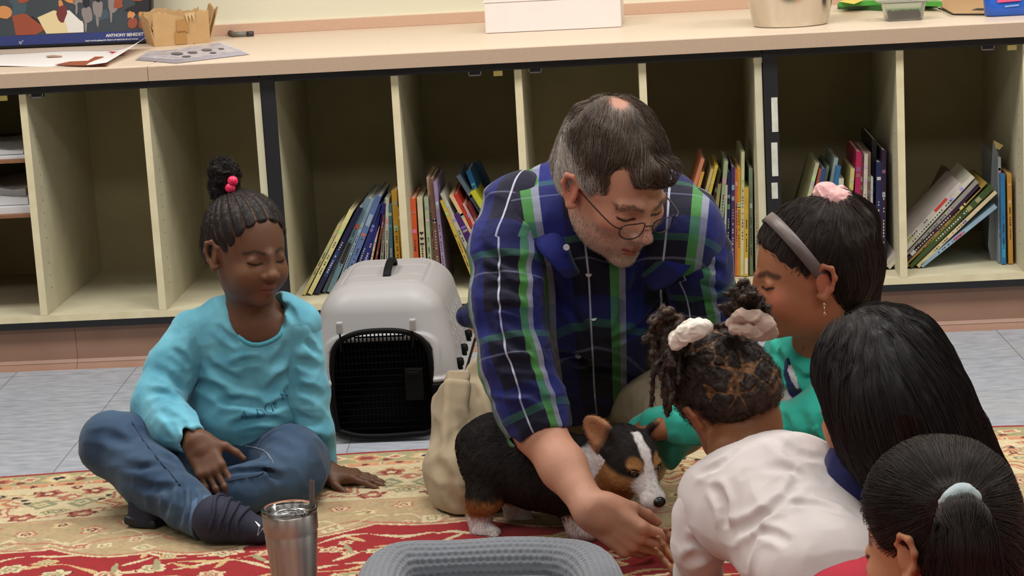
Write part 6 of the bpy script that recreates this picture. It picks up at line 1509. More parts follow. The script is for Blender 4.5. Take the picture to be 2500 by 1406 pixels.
s_ = S(); hb_ = at(358, 1252, -1.355); s_.box((0, 0, 0), (.030, .030, .034), .016, k=.01, M=(eul(-15, 0, 6), hb_+[0, 0, .002], 1.)); s_.cap(hb_+[.01, 0, -.008], at(430, 1250, -1.33), .030, .026, k=.02); s_.cap(hb_+[.0, 0, .03], hb_+[.0, 0, .08], .02, .024, k=.004, op='s')
u_ = sdfobj('shoe', s_, .0022, [NV], g1, rel=1, cut=lambda V: V[:, 2] > .0115); u_['label'] = 'navy shoe heel at the left, mostly under the leg'
q = S(); q.box((0, 0, 0), (.034, .033, .009), .006, k=.01, M=(eul(-15, 0, 6), np.array([hb_[0], hb_[1], .021]), 1.)); q.cap(np.array([hb_[0]+.01, hb_[1], .022]), np.array([at(430, 1262, -1.34)[0], -1.34, .022]), .011, .011, k=.02); sdfobj('sole', q, .0022, [SOL], u_, rel=1)
patch(s_, ((322, 1218), (338, 1222), (342, 1240), (330, 1236)), wht, u_, 'white_flash', .001); patch(q, ((322, 1286), (342, 1282), (340, 1293), (326, 1295)), dtan, u_, 'tan_flash', .001)
# ================================================================== puppy
pup = thing('puppy', 'black, tan and white corgi puppy standing under the man\'s arm on the rug', 'dog', atz(1280, 1300, 0))
DH = (eul(38, 30, 2), at(1535, 1112, -1.56), 1.04)
dg = S(); kd = dict(M=DH, tag='head')
dg.ell((0, .0, .0), (.05, .052, .045), k=.02, **kd); dg.cap((0, -.03, -.010), (0, -.082, -.022), .0245, .0165, k=.022, **kd); dg.ell((0, -.088, -.030), (.0165, .016, .012), k=.01, **kd)
for e in (-1, 1):
    dg.ell((e*.028, -.02, -.020), (.024, .026, .022), k=.02, **kd); dg.ell((e*.012, -.084, -.024), (.011, .014, .012), k=.008, **kd)
    dg.ell((e*.0245, -.047, .006), (.0085, .008, .007), k=.004, op='s', **kd); dg.cap((e*.018, -.046, .014), (e*.034, -.038, .013), .004, .004, k=.006, **kd)
dg.cap((-.014, -.083, -.036), (0, -.101, -.034), .001, .001, k=.002, op='s', **kd); dg.cap((.014, -.083, -.036), (0, -.101, -.034), .001, .001, k=.002, op='s', **kd)
ears_ = []
for e, tip in ((-1, at(1428, 1026, -1.55)), (1, at(1634, 1034, -1.50))):
    bs_ = Hl(DH, (e*.036, .012, .028)); ax = tip-bs_; Lx = np.linalg.norm(ax); fwd = DH[0]@np.array([e*.45, -1, .1]); Rr = frame(ax, fwd)
    Me = (Rr, bs_, 1.); ears_.append(Me); dg.ell((Lx*.42, 0, 0), (Lx*.62, .0255, .0085), k=.012, M=Me, tag='ear'); dg.ell((Lx*.42, 0, .0085), (Lx*.52, .019, .0085), k=.004, op='s', M=Me)
# neck, chest, trunk
nb = Hl(DH, (0, .035, -.02)); dg.chain([(nb, .045), (at(1465, 1165, -1.52), .058), (at(1400, 1165, -1.50), .066)], k=.03, tag='body')
dg.chain([(at(1400, 1160, -1.50), .066), (at(1310, 1140, -1.47), .070), (at(1225, 1110, -1.44), .070)], k=.03, tag='body'); dg.ell(at(1208, 1108, -1.44), (.062, .065, .068), k=.03, tag='body')
# hind leg (near), hock, paw
dg.chain([J(1200, 1150, -1.47, 64), J(1182, 1215, -1.49, 38), J(1170, 1250, -1.47, 26), J(1174, 1295, -1.485, 23)], k=.02, tag='hleg'); dg.chain([J(1178, 1298, -1.485, 23), J(1205, 1302, -1.50, 17)], k=.01, tag='hleg')
dg.chain([J(1235, 1150, -1.40, 52), J(1262, 1215, -1.40, 30), J(1262, 1250, -1.40, 23), J(1278, 1276, -1.41, 20)], k=.02, tag='hleg2'); dg.chain([J(1278, 1278, -1.41, 20), J(1302, 1283, -1.42, 16)], k=.01, tag='hleg2')
for i in range(3): dg.ell(at(1200+0*i, 1303, -1.50)+np.array([.006, -.004+.008*(i-1), -.001]), (.008, .0055, .0075), k=.003, tag='hleg'); dg.ell(at(1300, 1284, -1.42)+np.array([.005, -.004+.008*(i-1), -.001]), (.008, .0055, .0075), k=.003, tag='hleg2')
# front legs
dg.chain([J(1400, 1190, -1.52, 44), J(1408, 1250, -1.53, 30), J(1415, 1292, -1.54, 23), J(1438, 1300, -1.56, 19)], k=.02, tag='fleg'); dg.chain([J(1440, 1190, -1.44, 44), J(1450, 1240, -1.44, 26), J(1470, 1270, -1.45, 20)], k=.02, tag='fleg')
dg.ell(at(1150, 1080, -1.42), (.02, .02, .02), k=.03, tag='body')
blk_, tan_, wht_ = c3(36, 31, 31), c3(164, 118, 72), c3(226, 220, 220)
def dcol(V):
    Q = loc(V, DH); n = vnoise(V, 90, 3)*.004; C = np.tile(blk_, (len(V), 1)); x, y, z = Q[:, 0]+n, Q[:, 1], Q[:, 2]
    ishead = (np.linalg.norm(Q*np.array([1, 1, 1]), axis=1) < .125) & (Q[:, 1] < .045)
    tan_m = np.maximum.reduce([sst(.002, -.008, z+.0*y)*(y < .002)*1., sst(.017, .010, np.linalg.norm((Q-np.array([.024, -.045, .018]))*np.array([1, .6, 1]), axis=1)), sst(.017, .010, np.linalg.norm((Q-np.array([-.024, -.045, .018]))*np.array([1, .6, 1]), axis=1))])
    C = np.where(ishead[:, None], mixc(C, tan_, np.clip(tan_m, 0, 1)), C)
    wv = np.maximum(sst(.0115, .0065, np.abs(x)-.010*sst(.02, -.02, z)*(y < -.03))*(y < .01)*(z > -.03), sst(-.05, -.058, y-.30*np.maximum(np.abs(x)-.012, 0)*0)*(np.abs(x) < .03)*sst(.03, .02, z))
    C = np.where(ishead[:, None], mixc(C, wht_, np.clip(wv, 0, 1)), C)
    # neck and chest white
    pc_ = at(1474, 1188, -1.58); m = np.exp(-(((V-pc_)/np.array([.066, .08, .085]))**2).sum(1)); mh = (~ishead | (y > .0)) & (z < .0); C = np.where(mh[:, None], mixc(C, wht_, sst(.30, .45, m+n*10)), C)
    ear = np.zeros(len(V))
    for Me in ears_:
        q = loc(V, Me); inn = (q[:, 0] > .012) & (np.abs(q[:, 1]) < .035) & (np.abs(q[:, 2]) < .02) & (q[:, 0] < .11); C = np.where(inn[:, None], mixc(mixc(np.tile(c3(150, 102, 58), (len(V), 1)), c3(196, 142, 112), sst(-.002, .002, q[:, 2])*.6), blk_, sst(.03, .012, q[:, 0])*.8), C)
    legz = V[:, 2]
    for tag, px, tl, wl_ in (('hleg', 0, .075, .042), ('hleg2', 0, .09, .04), ('fleg', 0, .06, .05)):
        d = dg.field(V, tag); m = (d < .004) & (legz < .12); C = np.where(m[:, None], mixc(mixc(C, tan_*.95, sst(tl+.01, tl-.01, legz+n)), wht_, sst(wl_+.006, wl_-.006, legz+n)), C)
    return C*(1+.12*vnoise(V, 300, 6)[:, None])
FUR = mat('fur', attr='Col', rough=.75, spec=.2, bump=(300, .4, .001))
sdfobj('body', dg, .0021, [FUR], pup, colf=dcol, rel=1, cut=lambda V: V[:, 2] > .0095)
V_, Q_ = dg.mesh(.003); rg = np.random.default_rng(2); sd = V_[rg.integers(0, len(V_), 22000)]; sd = sd[sd[:, 2] > .013]
def dflow(P):
    Q = loc(P, DH); hd_ = np.linalg.norm(Q, axis=1) < .12; f = np.tile(np.array([-1., .2, -.55]), (len(P), 1)); fh = np.tile(DH[0]@np.array([0, .9, .1]), (len(P), 1)); f[hd_] = fh[hd_]; lo_ = P[:, 2] < .1; f[lo_] = np.array([.0, 0, -1.]); return f
ln_ = np.where(np.linalg.norm(loc(sd, DH), axis=1) < .12, .5, 1.).astype(np.float32)
for Me in ears_:
    q = loc(sd, Me); ln_ = np.where((q[:, 0] > .01) & (np.abs(q[:, 1]) < .04) & (np.abs(q[:, 2]) < .02), .35, ln_)
C_ = strands(dg, sd, dflow, 4, .0032, .0013, seed=3, wob=.3, lens=ln_.astype(np.float32)); cc = dcol(C_[:, 0]); hairmesh('fur', C_, .00036, .0001, FUR, pup, cc*(.75+.5*rg.random((len(cc), 1))))['kind'] = 'stuff'
nm = mat('wet_nose', (22, 19, 20), .28); s_ = S(); s_.ell((0, -.1005, -.0165), (.0118, .0085, .0092), k=.002, M=DH)
for e in (-1, 1): s_.ell((e*.0052, -.1085, -.0185), (.0022, .003, .0026), k=.002, op='s', M=DH)
sdfobj('nose', s_, .0008, [nm], pup, rel=1)
em = mat('dark_eye', (14, 9, 8), .06, coat=1)
for e in (-1, 1): s_ = S(); s_.ell((e*.0245, -.0435, .0055), (.0074, .0070, .0066), k=.001, M=DH); sdfobj('eye', s_, .0009, [em], pup, rel=0)
# pink collar
ctr = nb*.45+at(1465, 1165, -1.52)*.55; axn = nb-at(1465, 1165, -1.52); axn /= np.linalg.norm(axn); Rc = frame(np.cross(axn, [0, 0, 1]), axn)
mb = MB(); mb.lathe([(.0585, -.007), (.0602, -.006), (.0602, .006), (.0585, .007)], ctr, 40, R=Rc); co = mb.build('collar', [mat('coral_collar', (206, 104, 90), .7)], pup, True); co['label'] = 'coral pink collar'
# ================================================================== girl with headband, teal top
DKH = c3(40, 31, 28)
g2 = thing('person', 'girl in profile with grey headband and pink scrunchie, teal top, reaching toward the puppy', 'person', atz(2050, 1300, 0))
TH_ = (eul(-80, 6, 0), at(1966, 664, -1.62), .94); b2 = S(); head(b2, TH_, child=True, neck=(at(1990, 850, -1.56), .042), nose=1.05, lip=1.1)
b2.ell(at(2010, 900, -1.54), (.07, .07, .05), k=.03, tag='torso'); b2.ell(at(2050, 1000, -1.52), (.07, .07, .09), k=.03, tag='torso')
b2.chain([J(2080, 930, -1.62, 36), J(1880, 1040, -1.60, 33), J(1640, 1035, -1.52, 24)], k=.02, tag='arm')
w_ = at(1640, 1035, -1.52); hand(b2, w_, frame(at(1500, 1062, -1.46)-w_, (.2, -.35, 1)), .78, curl=((8, 20, 16), (10, 22, 16), (12, 22, 16), (14, 24, 16)), thumb=(40, 10), spread=4, mirror=-1)
base2 = c3(158, 104, 74)
sdfobj('body', b2, .0018, [SKIN_MAT], g2, colf=lambda V: face_col(V, TH_, base2, c3(140, 70, 66), c3(50, 34, 28), True, blush=(.4, (180, 96, 74)), brow_h=.0038), rel=2)
h2 = S(); k_ = dict(M=TH_); h2.ell((0, .022, .040), (.084, .103, .091), k=.02, **k_); h2.ell((0, .065, -.02), (.07, .055, .06), k=.03, **k_)
h2.ell((0, -.085, -.022), (.085, .078, .083), k=.012, op='s', **k_); h2.box((0, -.02, -.14), (.12, .09, .055), .01, k=.02, op='s', **k_)
for e in (-1, 1): h2.ell((e*.088, .006, -.014), (.022, .02, .033), k=.006, op='s', **k_)
root2 = Hl(TH_, (0, .062, .118))
hp_ = [J(2052, 492, -1.60, 34), J(2092, 540, -1.58, 42), J(2098, 640, -1.56, 46), J(2082, 730, -1.56, 46), J(2040, 800, -1.58, 38), J(1996, 868, -1.62, 27), J(1958, 915, -1.66, 13)]
h2.chain(hp_, k=.03); h2.chain([J(2070, 620, -1.55, 60), J(2070, 720, -1.54, 50)], k=.04)
h2.disp = lambda P: (.0022*vnoise(P*np.array([1, 1, .25]), 90, 3)).astype(np.float32); h2.dmax = .003
sdfobj('hair', h2, .0022, [HAIR_MAT], g2, colf=lambda V: np.tile(DKH*.8, (len(V), 1)), rel=1)
pf2 = path_flow([c[0] for c in hp_])
def fl2(P):
    Q = loc(P, TH_); up = (Q[:, 1] < .055) | (Q[:, 2] > .06); capm = (np.linalg.norm(Q-np.array([0, .02, .03]), axis=1) < .125) & up; a = pf2(P); b = root2-P; b /= np.linalg.norm(b, axis=1)[:, None]+1e-9; return np.where(capm[:, None], b, a)
hair_on(h2, g2, fl2, 5200, 13, .0075, DKH*1.25, 4, wob=.07, r=.00035)
# headband over the crown
def ring_on(s_, Mx, c, up, n=40, a0=-100, a1=100, lift=.002, start=.14):
    P = []; 
    for a in np.linspace(math.radians(a0), math.radians(a1), n):
        d = Mx[0]@(np.array([math.sin(a), 0, 0])+np.asarray(up)*math.cos(a)); o = Hl(Mx, c); ts = np.linspace(start, .02, 120); pts = o+d*ts[:, None]; f = s_.field(pts); i = np.argmax(f < lift); P.append(pts[i])
    return np.array(P)
up_ = np.array([0, -.50, .866]); hb = ring_on(h2, TH_, (0, .012, .0), up_, a0=-88, a1=88, lift=.0055); nrm = TH_[0]@np.array([0, -.866, -.50])
for _ in range(3): hb[1:-1] = (hb[:-2]+hb[1:-1]*2+hb[2:])/4
o = ribbon('headband', hb, np.tile(nrm, (len(hb), 1)), .021, .003, [mat('taupe_headband', (96, 84, 82), .45)], g2); o['label'] = 'grey taupe headband'
scrunchie('scrunchie', at(2036, 486, -1.60), (.35, 0, .9), .017, .014, cloth('pink_satin', (222, 170, 168), .4), g2, 3)['label'] = 'pale pink scrunchie'
gold = mat('earring_metal', (220, 200, 160), .2, 1.); ep = Hl(TH_, (.088, .005, -.044)); mb = MB(); mb.lathe([(.0005, -.003), (.003, 0), (.0005, .003)], ep, 12); mb.tube([ep+[0, -.001, -.003], ep+[0, -.001, -.012]], .0008, 6); mb.lathe([(.0005, -.0035), (.0032, 0), (.0005, .0035)], ep+[0, -.001, -.015], 12); mb.build('earring', [gold], g2, True)
TEAL = mat('teal_jersey', attr='Col', rough=.85, bump=(900, .25, .0006), spec=.15, sheen=.2, wrk=(10, .8, .014)); tl = c3(52, 176, 156)
t2 = S(); t2.ell(at(2020, 930, -1.54), (.095, .085, .10), k=.04); t2.ell(at(2040, 1080, -1.50), (.10, .09, .12), k=.05); t2.ell(at(2030, 1200, -1.46), (.12, .11, .10), k=.05); t2.cap(at(1935, 870, -1.50), at(2110, 815, -1.58), .052, .052, k=.04)
t2.cap(at(1975, 800, -1.60), at(1960, 862, -1.66), .042, .046, k=.005, op='s'); t2.ell(at(1965, 830, -1.63), (.045, .05, .045), k=.005, op='s')
t2.disp = pxfolds(t2, [(1925, 890, 1995, 930, .8), (1945, 945, 2040, 915, .8), (1900, 960, 2000, 990), (1890, 800, 1900, 860, .8), (1890, 860, 1920, 900, .8)], fabric_noise(.004, 12, 30, None, 9), (-2.0, -1.1)); t2.dmax = 0.013
def t2c(V):
    C = np.tile(tl, (len(V), 1))*(1+.08*vnoise(V, 30, 2)[:, None]); x, y = pxy(V); nv_, w2 = c3(28, 34, 84), c3(196, 194, 196); fr = V[:, 1] < at(2000, 900, -1.54)[1]
    for P, c in ((((1870, 880), (1885, 905), (1960, 1000), (2010, 1060), (1880, 1060), (1860, 940)), w2), (((1916, 880), (1925, 870), (1935, 900), (1950, 940), (1975, 980), (1990, 1000), (2000, 1020), (1960, 1010), (1925, 960), (1913, 915)), nv_), (((1925, 892), (1932, 890), (1942, 915), (1952, 948), (1945, 950), (1932, 930), (1923, 905)), w2), (((1975, 955), (2010, 935), (2025, 950), (2000, 1000), (1975, 1005)), nv_), (((2003, 936), (2012, 938), (2008, 972), (1996, 968)), w2), (((1962, 972), (1972, 985), (1985, 1005), (1968, 1000)), w2)):
        m = inpoly(x, y, P) & fr; C[m] = c
    return C
top2 = sdfobj('long_sleeved_top', t2, .0024, [TEAL], g2, colf=t2c, rel=1)
flat = lambda c: (lambda V: np.tile(c, (len(V), 1))*(1+.08*vnoise(V, 30, 2)[:, None]))
s_ = S(); s_.chain([J(2085, 900, -1.60, 66), J(2010, 1020, -1.66, 66), J(1900, 1050, -1.63, 52), J(1780, 1045, -1.57, 46), J(1672, 1035, -1.53, 40), J(1596, 1030, -1.49, 36)], k=.03)
s_.disp = pxfolds(s_, [(1900, 1010, 1945, 1080), (1950, 1005, 1990, 1090), (1995, 1010, 2040, 1070), (1880, 1030, 1905, 1060, .8), (2040, 1000, 2060, 1060, .8)], fabric_noise(.005, 16, 38, None, 4), (-2.0, -1.1)); s_.dmax = 0.015
sdfobj('sleeve', s_, .0024, [TEAL], top2, colf=flat(tl), rel=1)
rws = [[(1526, 1036, -1.46), (1562, 1010, -1.46), (1610, 992, -1.47), (1655, 982, -1.50), (1700, 985, -1.52)], [(1548, 1046, -1.48), (1590, 1040, -1.49), (1628, 1026, -1.51), (1664, 1014, -1.56), (1700, 1012, -1.58)],
 [(1590, 1058, -1.46), (1612, 1082, -1.49), (1638, 1086, -1.52), (1668, 1060, -1.55), (1700, 1048, -1.57)], [(1606, 1092, -1.45), (1622, 1128, -1.48), (1642, 1118, -1.51), (1672, 1086, -1.53), (1700, 1072, -1.54)], [(1614, 1118, -1.44), (1636, 1152, -1.47), (1652, 1140, -1.49), (1676, 1098, -1.50), (1700, 1078, -1.51)]]
P_ = [[at(*p) for p in r] for r in rws]; nP = 25; o = cloth_strip('cuff', P_, [TEAL], top2, th=.0025, attrs={'Col': ('FLOAT_COLOR', np.tile([*tl, 1], (nP, 1)))}); o['label'] = 'wide loose sleeve opening'
lg = S(); lg.ell(at(2060, 1290, -1.45), (.13, .12, .07), k=.04); lg.chain([J(2000, 1270, -1.5, 80), J(1860, 1240, -1.60, 70), J(1900, 1290, -1.5, 60), J(2050, 1300, -1.38, 55)], k=.04); sdfobj('leggings', lg, .0045, [cloth('navy_leggings', (34, 38, 60))], g2, rel=1, cut=lambda V: V[:, 2] > .0115)
# ================================================================== girl with two puffs, white top
g3 = thing('person', 'girl seen from behind in a white top, two locs ponytails with white and taupe scrunchies', 'person', atz(1950, 1500, 0))
PHd = (eul(200, 42, 20), at(1782, 984, -1.92), .90); b3 = S(); head(b3, PHd, child=True, neck=(at(1800, 1110, -2.0), .046))
b3.ell(at(1850, 1205, -2.06), (.06, .045, .05), k=.03, tag='torso'); b3.cap(at(1850, 1205, -2.06), at(1985, 1350, -2.2), .045, .06, k=.03, tag='torso')
b3.chain([J(1722, 1200, -2.04, 34), J(1706, 1330, -2.06, 30), J(1700, 1425, -1.96, 25)], k=.02, tag='arm')
w_ = at(1706, 1418, -1.92); hand(b3, w_, frame(at(1662, 1368, -1.86)-w_, (.3, .5, -.9)), .66, curl=((14, 20, 14), (16, 22, 14), (16, 22, 14), (18, 24, 14)), thumb=(40, 10), mirror=1)
base3 = c3(124, 78, 48)
sdfobj('body', b3, .002, [SKIN_MAT], g3, colf=lambda V: face_col(V, PHd, base3, c3(120, 64, 56), c3(34, 22, 18), True, blush=(.25, (170, 92, 60))), rel=2)
h3 = S(); k_ = dict(M=PHd); h3.ell((0, .018, .040), (.082, .101, .089), k=.02, **k_); h3.ell((0, .06, -.012), (.068, .056, .055), k=.03, **k_)
h3.ell((0, -.085, -.022), (.085, .075, .083), k=.012, op='s', **k_); h3.box((0, .03, -.125), (.12, .12, .055), .01, k=.02, op='s', **k_)
for e in (-1, 1): h3.ell((e*.085, .004, -.02), (.026, .026, .040), k=.01, op='s', **k_)
def vor(Q, f, seed=0):
    """distance to the border between scattered cells"""
    P = Q*f; I = np.floor(P).astype(int); d1 = np.full(P.shape[:-1], 9.); d2 = d1.copy()
    for i in (-1, 0, 1):
        for j in (-1, 0, 1):
            for k in (-1, 0, 1):
                C = I+np.array([i, j, k]); h = C[..., 0]*127.1+C[..., 1]*311.7+C[..., 2]*74.7+seed; o = C+np.stack([hsh(h, 1), hsh(h, 2), hsh(h, 3)], -1); d = np.linalg.norm(P-o, axis=-1); m = d < d1; d2 = np.where(m, d1, np.minimum(d2, d)); d1 = np.where(m, d, d1)
    return d2-d1
def h3q(P): Q = loc(P, PHd); return Q+np.stack([vnoise(Q, 40, 1), vnoise(Q, 40, 2), vnoise(Q, 40, 3)], -1)*.006
h3.disp = lambda P: (-.003*sst(.02, .35, vor(h3q(P), 26))+.002*vnoise(P, 110, 4)+.0014*vnoise(P, 260, 5)).astype(np.float32); h3.dmax = .008
def h3c(V):
    q = vor(h3q(V), 26)+.22*sst(-.1, .35, vnoise(V, 16, 12)); Q = loc(V, PHd); C = np.tile(c3(38, 29, 25), (len(V), 1)); C = mixc(C, c3(70, 48, 34), np.clip(vnoise(V, 60, 3)*.8, 0, 1)*.6); C = mixc(C, c3(150, 106, 66), sst(.17, .04, q+.10*vnoise(V, 30, 8)+.06)*.75)
    C = mixc(C, c3(66, 44, 32), sst(-.02, -.05, Q[:, 2])*.5); return C*(1+.3*vnoise(V, 220, 5)[:, None])
sdfobj('hair', h3, .0016, [HAIR_MAT], g3, colf=h3c, rel=0)
hair_on(h3, g3, lambda P: np.stack([vnoise(P, 70, 1), vnoise(P, 70, 2), vnoise(P, 70, 3)+.3], 1), 5200, 6, .0028, c3(46, 34, 28), 7, wob=.8, r=.0003, lift=.003, var=1.)
def locs(root, tips, n, r, parent, seed, name='locs', mid=None):
    rg = np.random.default_rng(seed); s_ = S()
    for i in range(n):
        t = tips[i % len(tips)]; e = np.asarray(t)+rg.normal(0, .010, 3); m = (root+e)/2+np.array([rg.normal(0, .016), rg.normal(0, .012), .030+rg.normal(0, .012)]) if mid is None else mid+rg.normal(0, .014, 3)
        p = spline([root+rg.normal(0, .006, 3), root*.6+m*.4+[0, 0, .01], m, m*.4+e*.6+rg.normal(0, .004, 3), e], 5); s_.chain([(q+rg.normal(0, .0008, 3), r*(1.05-.25*j/len(p))) for j, q in enumerate(p)], k=.003)
    s_.disp = lambda P: (.0016*vnoise(P, 210, seed)).astype(np.float32); s_.dmax = .002
    V_, Q_ = s_.mesh(.004); sd = V_[rg.integers(0, len(V_), 1800)]; C_ = strands(s_, sd, lambda P: np.stack([vnoise(P, 120, 1), vnoise(P, 120, 2), vnoise(P, 120, 3)], 1), 5, .0026, .002, seed=seed, wob=.9); hairmesh('frizz', C_, .00026, .0001, HAIR_MAT, parent, np.tile(c3(60, 44, 34), (len(sd), 1)))['kind'] = 'stuff'
    return sdfobj(name, s_, .0017, [HAIR_MAT], parent, colf=lambda V: mixc(np.tile(c3(44, 32, 26), (len(V), 1)), c3(86, 62, 44), np.clip(vnoise(V, 70, seed), 0, 1)*.8)*(1+.3*vnoise(V, 260, 2)[:, None]), rel=0)
rl = at(1662, 812, -1.93); ya = -1.94
locs(rl, [at(x, y, ya-.02*(x % 3)) for x, y in ((1596, 830), (1605, 880), (1612, 930), (1620, 985), (1634, 960), (1622, 900), (1590, 860), (1640, 880), (1632, 1000), (1606, 800), (1650, 920), (1600, 910))], 36, .0042, g3, 3, mid=at(1628, 790, ya))
rr_ = at(1812, 778, -1.95)
locs(rr_, [at(x, y, -1.95-.015*(x % 4)) for x, y in ((1768, 740), (1790, 722), (1815, 712), (1840, 724), (1862, 735), (1878, 760), (1760, 768), (1850, 700), (1800, 745), (1834, 745), (1775, 790), (1870, 790))], 34, .0042, g3, 5, mid=at(1822, 742, -1.96))
sw = S(); sw.chain([J(1652, 838, -1.985, 17), J(1672, 816, -1.995, 20), J(1700, 806, -2.0, 21), J(1722, 800, -2.0, 17)], k=.006); sw.chain([J(1645, 824, -1.97, 14), J(1690, 795, -1.98, 16), J(1720, 790, -1.98, 13)], k=.006); sw.disp = fabric_noise(.0042, 60, 130, None, 3); sw.dmax = .006
scrw = cloth('ivory_velvet', (226, 216, 204), .7); o = sdfobj('scrunchie', sw, .0013, [scrw], g3, rel=1); o['label'] = 'ivory white scrunchie'
sw = S(); sw.chain([J(1785, 790, -1.99, 15), J(1812, 772, -2.0, 17), J(1842, 776, -2.0, 19), J(1868, 792, -2.0, 22), J(1878, 806, -1.99, 19)], k=.004); sw.chain([J(1790, 802, -2.0, 12), J(1830, 806, -2.01, 15), J(1860, 818, -2.0, 13), J(1880, 812, -1.99, 16)], k=.003); sw.chain([J(1800, 782, -1.98, 14), J(1820, 764, -1.98, 12), J(1850, 772, -1.985, 13)], k=.003); sw.disp = fabric_noise(.0045, 50, 120, None, 5); sw.dmax = .006
o = sdfobj('scrunchie', sw, .0013, [cloth('taupe_velvet', (176, 152, 138), .7)], g3, rel=1); o['label'] = 'taupe scrunchie'
mb = MB(); q = at(1776, 792, -1.99); mb.tube([q, q+[.006, 0, -.012]], .0035, 8); mb.build('hair_clip', [mat('clip', (30, 28, 30), .3)], g3, True)
WT = cloth('white_cotton', (208, 200, 198), .85, noise=(20, (190, 184, 186), .3), wrk=(7, .8, .016))
t3 = S(); t3.cap(at(1748, 1212, -2.04), at(1955, 1162, -2.1), .056, .066, k=.05); t3.ell(at(1852, 1240, -2.10), (.10, .075, .075), R=eul(0, 0, -25), k=.05); t3.ell(at(1975, 1335, -2.20), (.105, .085, .10), R=eul(0, 0, -30), k=.06); t3.ell(at(2025, 1400, -2.30), (.105, .085, .085), k=.05); t3.cap(at(1830, 1136, -2.02), at(1900, 1128, -2.04), .050, .048, k=.04)
t3.cap(at(1790, 1040, -1.98), at(1800, 1075, -2.0), .046, .05, k=.004, op='s')
t3.disp = pxfolds(t3, [(1778, 1302, 1960, 1165, 1.1, 1.3), (1782, 1310, 2050, 1225, 1.1, 1.4), (1786, 1318, 2070, 1325, 1.1, 1.4), (1792, 1328, 1990, 1392, 1.1, 1.2), (1700, 1160, 1800, 1095, .9), (1880, 1062, 2010, 1125, 1, .8), (1900, 1240, 2075, 1270, 1, 1), (1860, 1140, 1990, 1190, 1, .7), (1740, 1180, 1770, 1290, .9, 1.2), (1850, 1300, 1930, 1330, .8)], fabric_noise(.005, 11, 28, None, 11), (-2.7, -1.7)); t3.dmax = 0.016
top3 = sdfobj('long_sleeved_top', t3, .0026, [WT], g3, rel=1)
plain_sleeve('sleeve', [J(1730, 1212, -2.05, 58), J(1712, 1262, -2.05, 58), J(1708, 1340, -2.06, 56), J(1704, 1410, -2.02, 48), J(1700, 1440, -1.99, 42)], WT, top3, 8, .022, .004, lines=[(1680, 1235, 1760, 1290), (1675, 1330, 1750, 1300), (1670, 1380, 1740, 1350)], Yr=(-2.7, -1.7))
plain_sleeve('sleeve', [J(1960, 1140, -2.10, 60), J(1985, 1190, -2.0, 52), J(1900, 1240, -1.9, 44)], WT, top3, 9, .02, .004, Yr=(-2.7, -1.7))
lg = S(); lg.ell(at(2075, 1465, -2.32), (.11, .10, .09), k=.04); lg.chain([J(2040, 1480, -2.25, 90), J(1880, 1560, -2.1, 75), J(2020, 1640, -2.3, 60)], k=.04); lg.cap(at(2100, 1395, -2.28), at(2060, 1440, -2.28), .05, .06, k=.03); sdfobj('trousers', lg, .0045, [cloth('coral_trousers', (196, 60, 76))], g3, rel=1, cut=lambda V: V[:, 2] > .0115)
# ================================================================== girl with long loose black hair
g4 = thing('person', 'girl seen from behind with long loose straight black hair and a navy top', 'person', atz(2250, 1500, 0))
LH = (eul(232, 16, -2), at(2142, 968, -2.15), .94); b4 = S(); head(b4, LH, child=True, neck=(at(2190, 1110, -2.15), .046)); b4.ell(at(2200, 1180, -2.15), (.09, .07, .08), k=.03, tag='torso'); b4.cap(at(2190, 1100, -2.15), at(2240, 1320, -2.15), .05, .06, k=.03, tag='torso'); b4.ell(at(2240, 1300, -2.15), (.08, .08, .12), k=.03, tag='torso')
base4 = c3(176, 118, 84)
sdfobj('body', b4, .0024, [SKIN_MAT], g4, colf=lambda V: face_col(V, LH, base4, c3(140, 70, 66), c3(50, 34, 28), True), rel=2)
h4 = S(); k_ = dict(M=LH); h4.ell((0, .02, .042), (.094, .110, .097), k=.02, **k_); h4.ell((0, .055, -.03), (.095, .07, .09), k=.04, **k_); h4.ell((0, -.105, -.03), (.088, .075, .09), k=.012, op='s', **k_); h4.ell((.07, -.075, -.04), (.05, .05, .05), k=.01, op='s', **k_)
hp4 = [J(2180, 985, -2.22, 132), J(2215, 1060, -2.22, 130), J(2270, 1150, -2.20, 130), J(2330, 1250, -2.18, 110), J(2400, 1350, -2.18, 80), J(2450, 1440, -2.18, 50)]
h4.chain(hp4, k=.05); h4.chain([J(2085, 950, -2.20, 52), J(2092, 1020, -2.18, 46), J(2110, 1080, -2.18, 40), J(2100, 1130, -2.18, 24)], k=.03)
h4.chain([J(2290, 980, -2.2, 60), J(2345, 1080, -2.18, 46), J(2400, 1180, -2.18, 40), J(2470, 1290, -2.18, 28)], k=.04)
h4.disp = lambda P: (.0025*vnoise(P*np.array([1, 1, .2]), 70, 5)).astype(np.float32); h4.dmax = .003
sdfobj('hair', h4, .003, [HAIR_MAT], g4, colf=lambda V: np.tile(c3(22, 19, 20), (len(V), 1)), rel=1)
pf4 = path_flow([c[0] for c in hp4]); cr4 = Hl(LH, (0, -.03, .14))
def fl4(P):
    a = pf4(P)*np.array([1, 1, 1]); a = a+np.array([0, 0, -.35]); d = P-cr4; r = np.linalg.norm(d*np.array([1, 1, .3]), axis=1); w = np.clip(1-r/.10, 0, 1)[:, None]; return a*(1-w)+d/(r[:, None]+1e-6)*w*1.5
hair_on(h4, g4, fl4, 8000, 14, .010, c3(36, 30, 30), 5, wob=.05, r=.00038, lift=.003)
t4 = S(); t4.cap(at(2110, 1150, -2.16), at(2300, 1180, -2.12), .055, .055, k=.04); t4.ell(at(2220, 1260, -2.15), (.12, .09, .13), k=.05); t4.ell(at(2250, 1400, -2.15), (.13, .10, .12), k=.05); t4.disp = fabric_noise(.004, 12, 30, None, 12); t4.dmax = .006
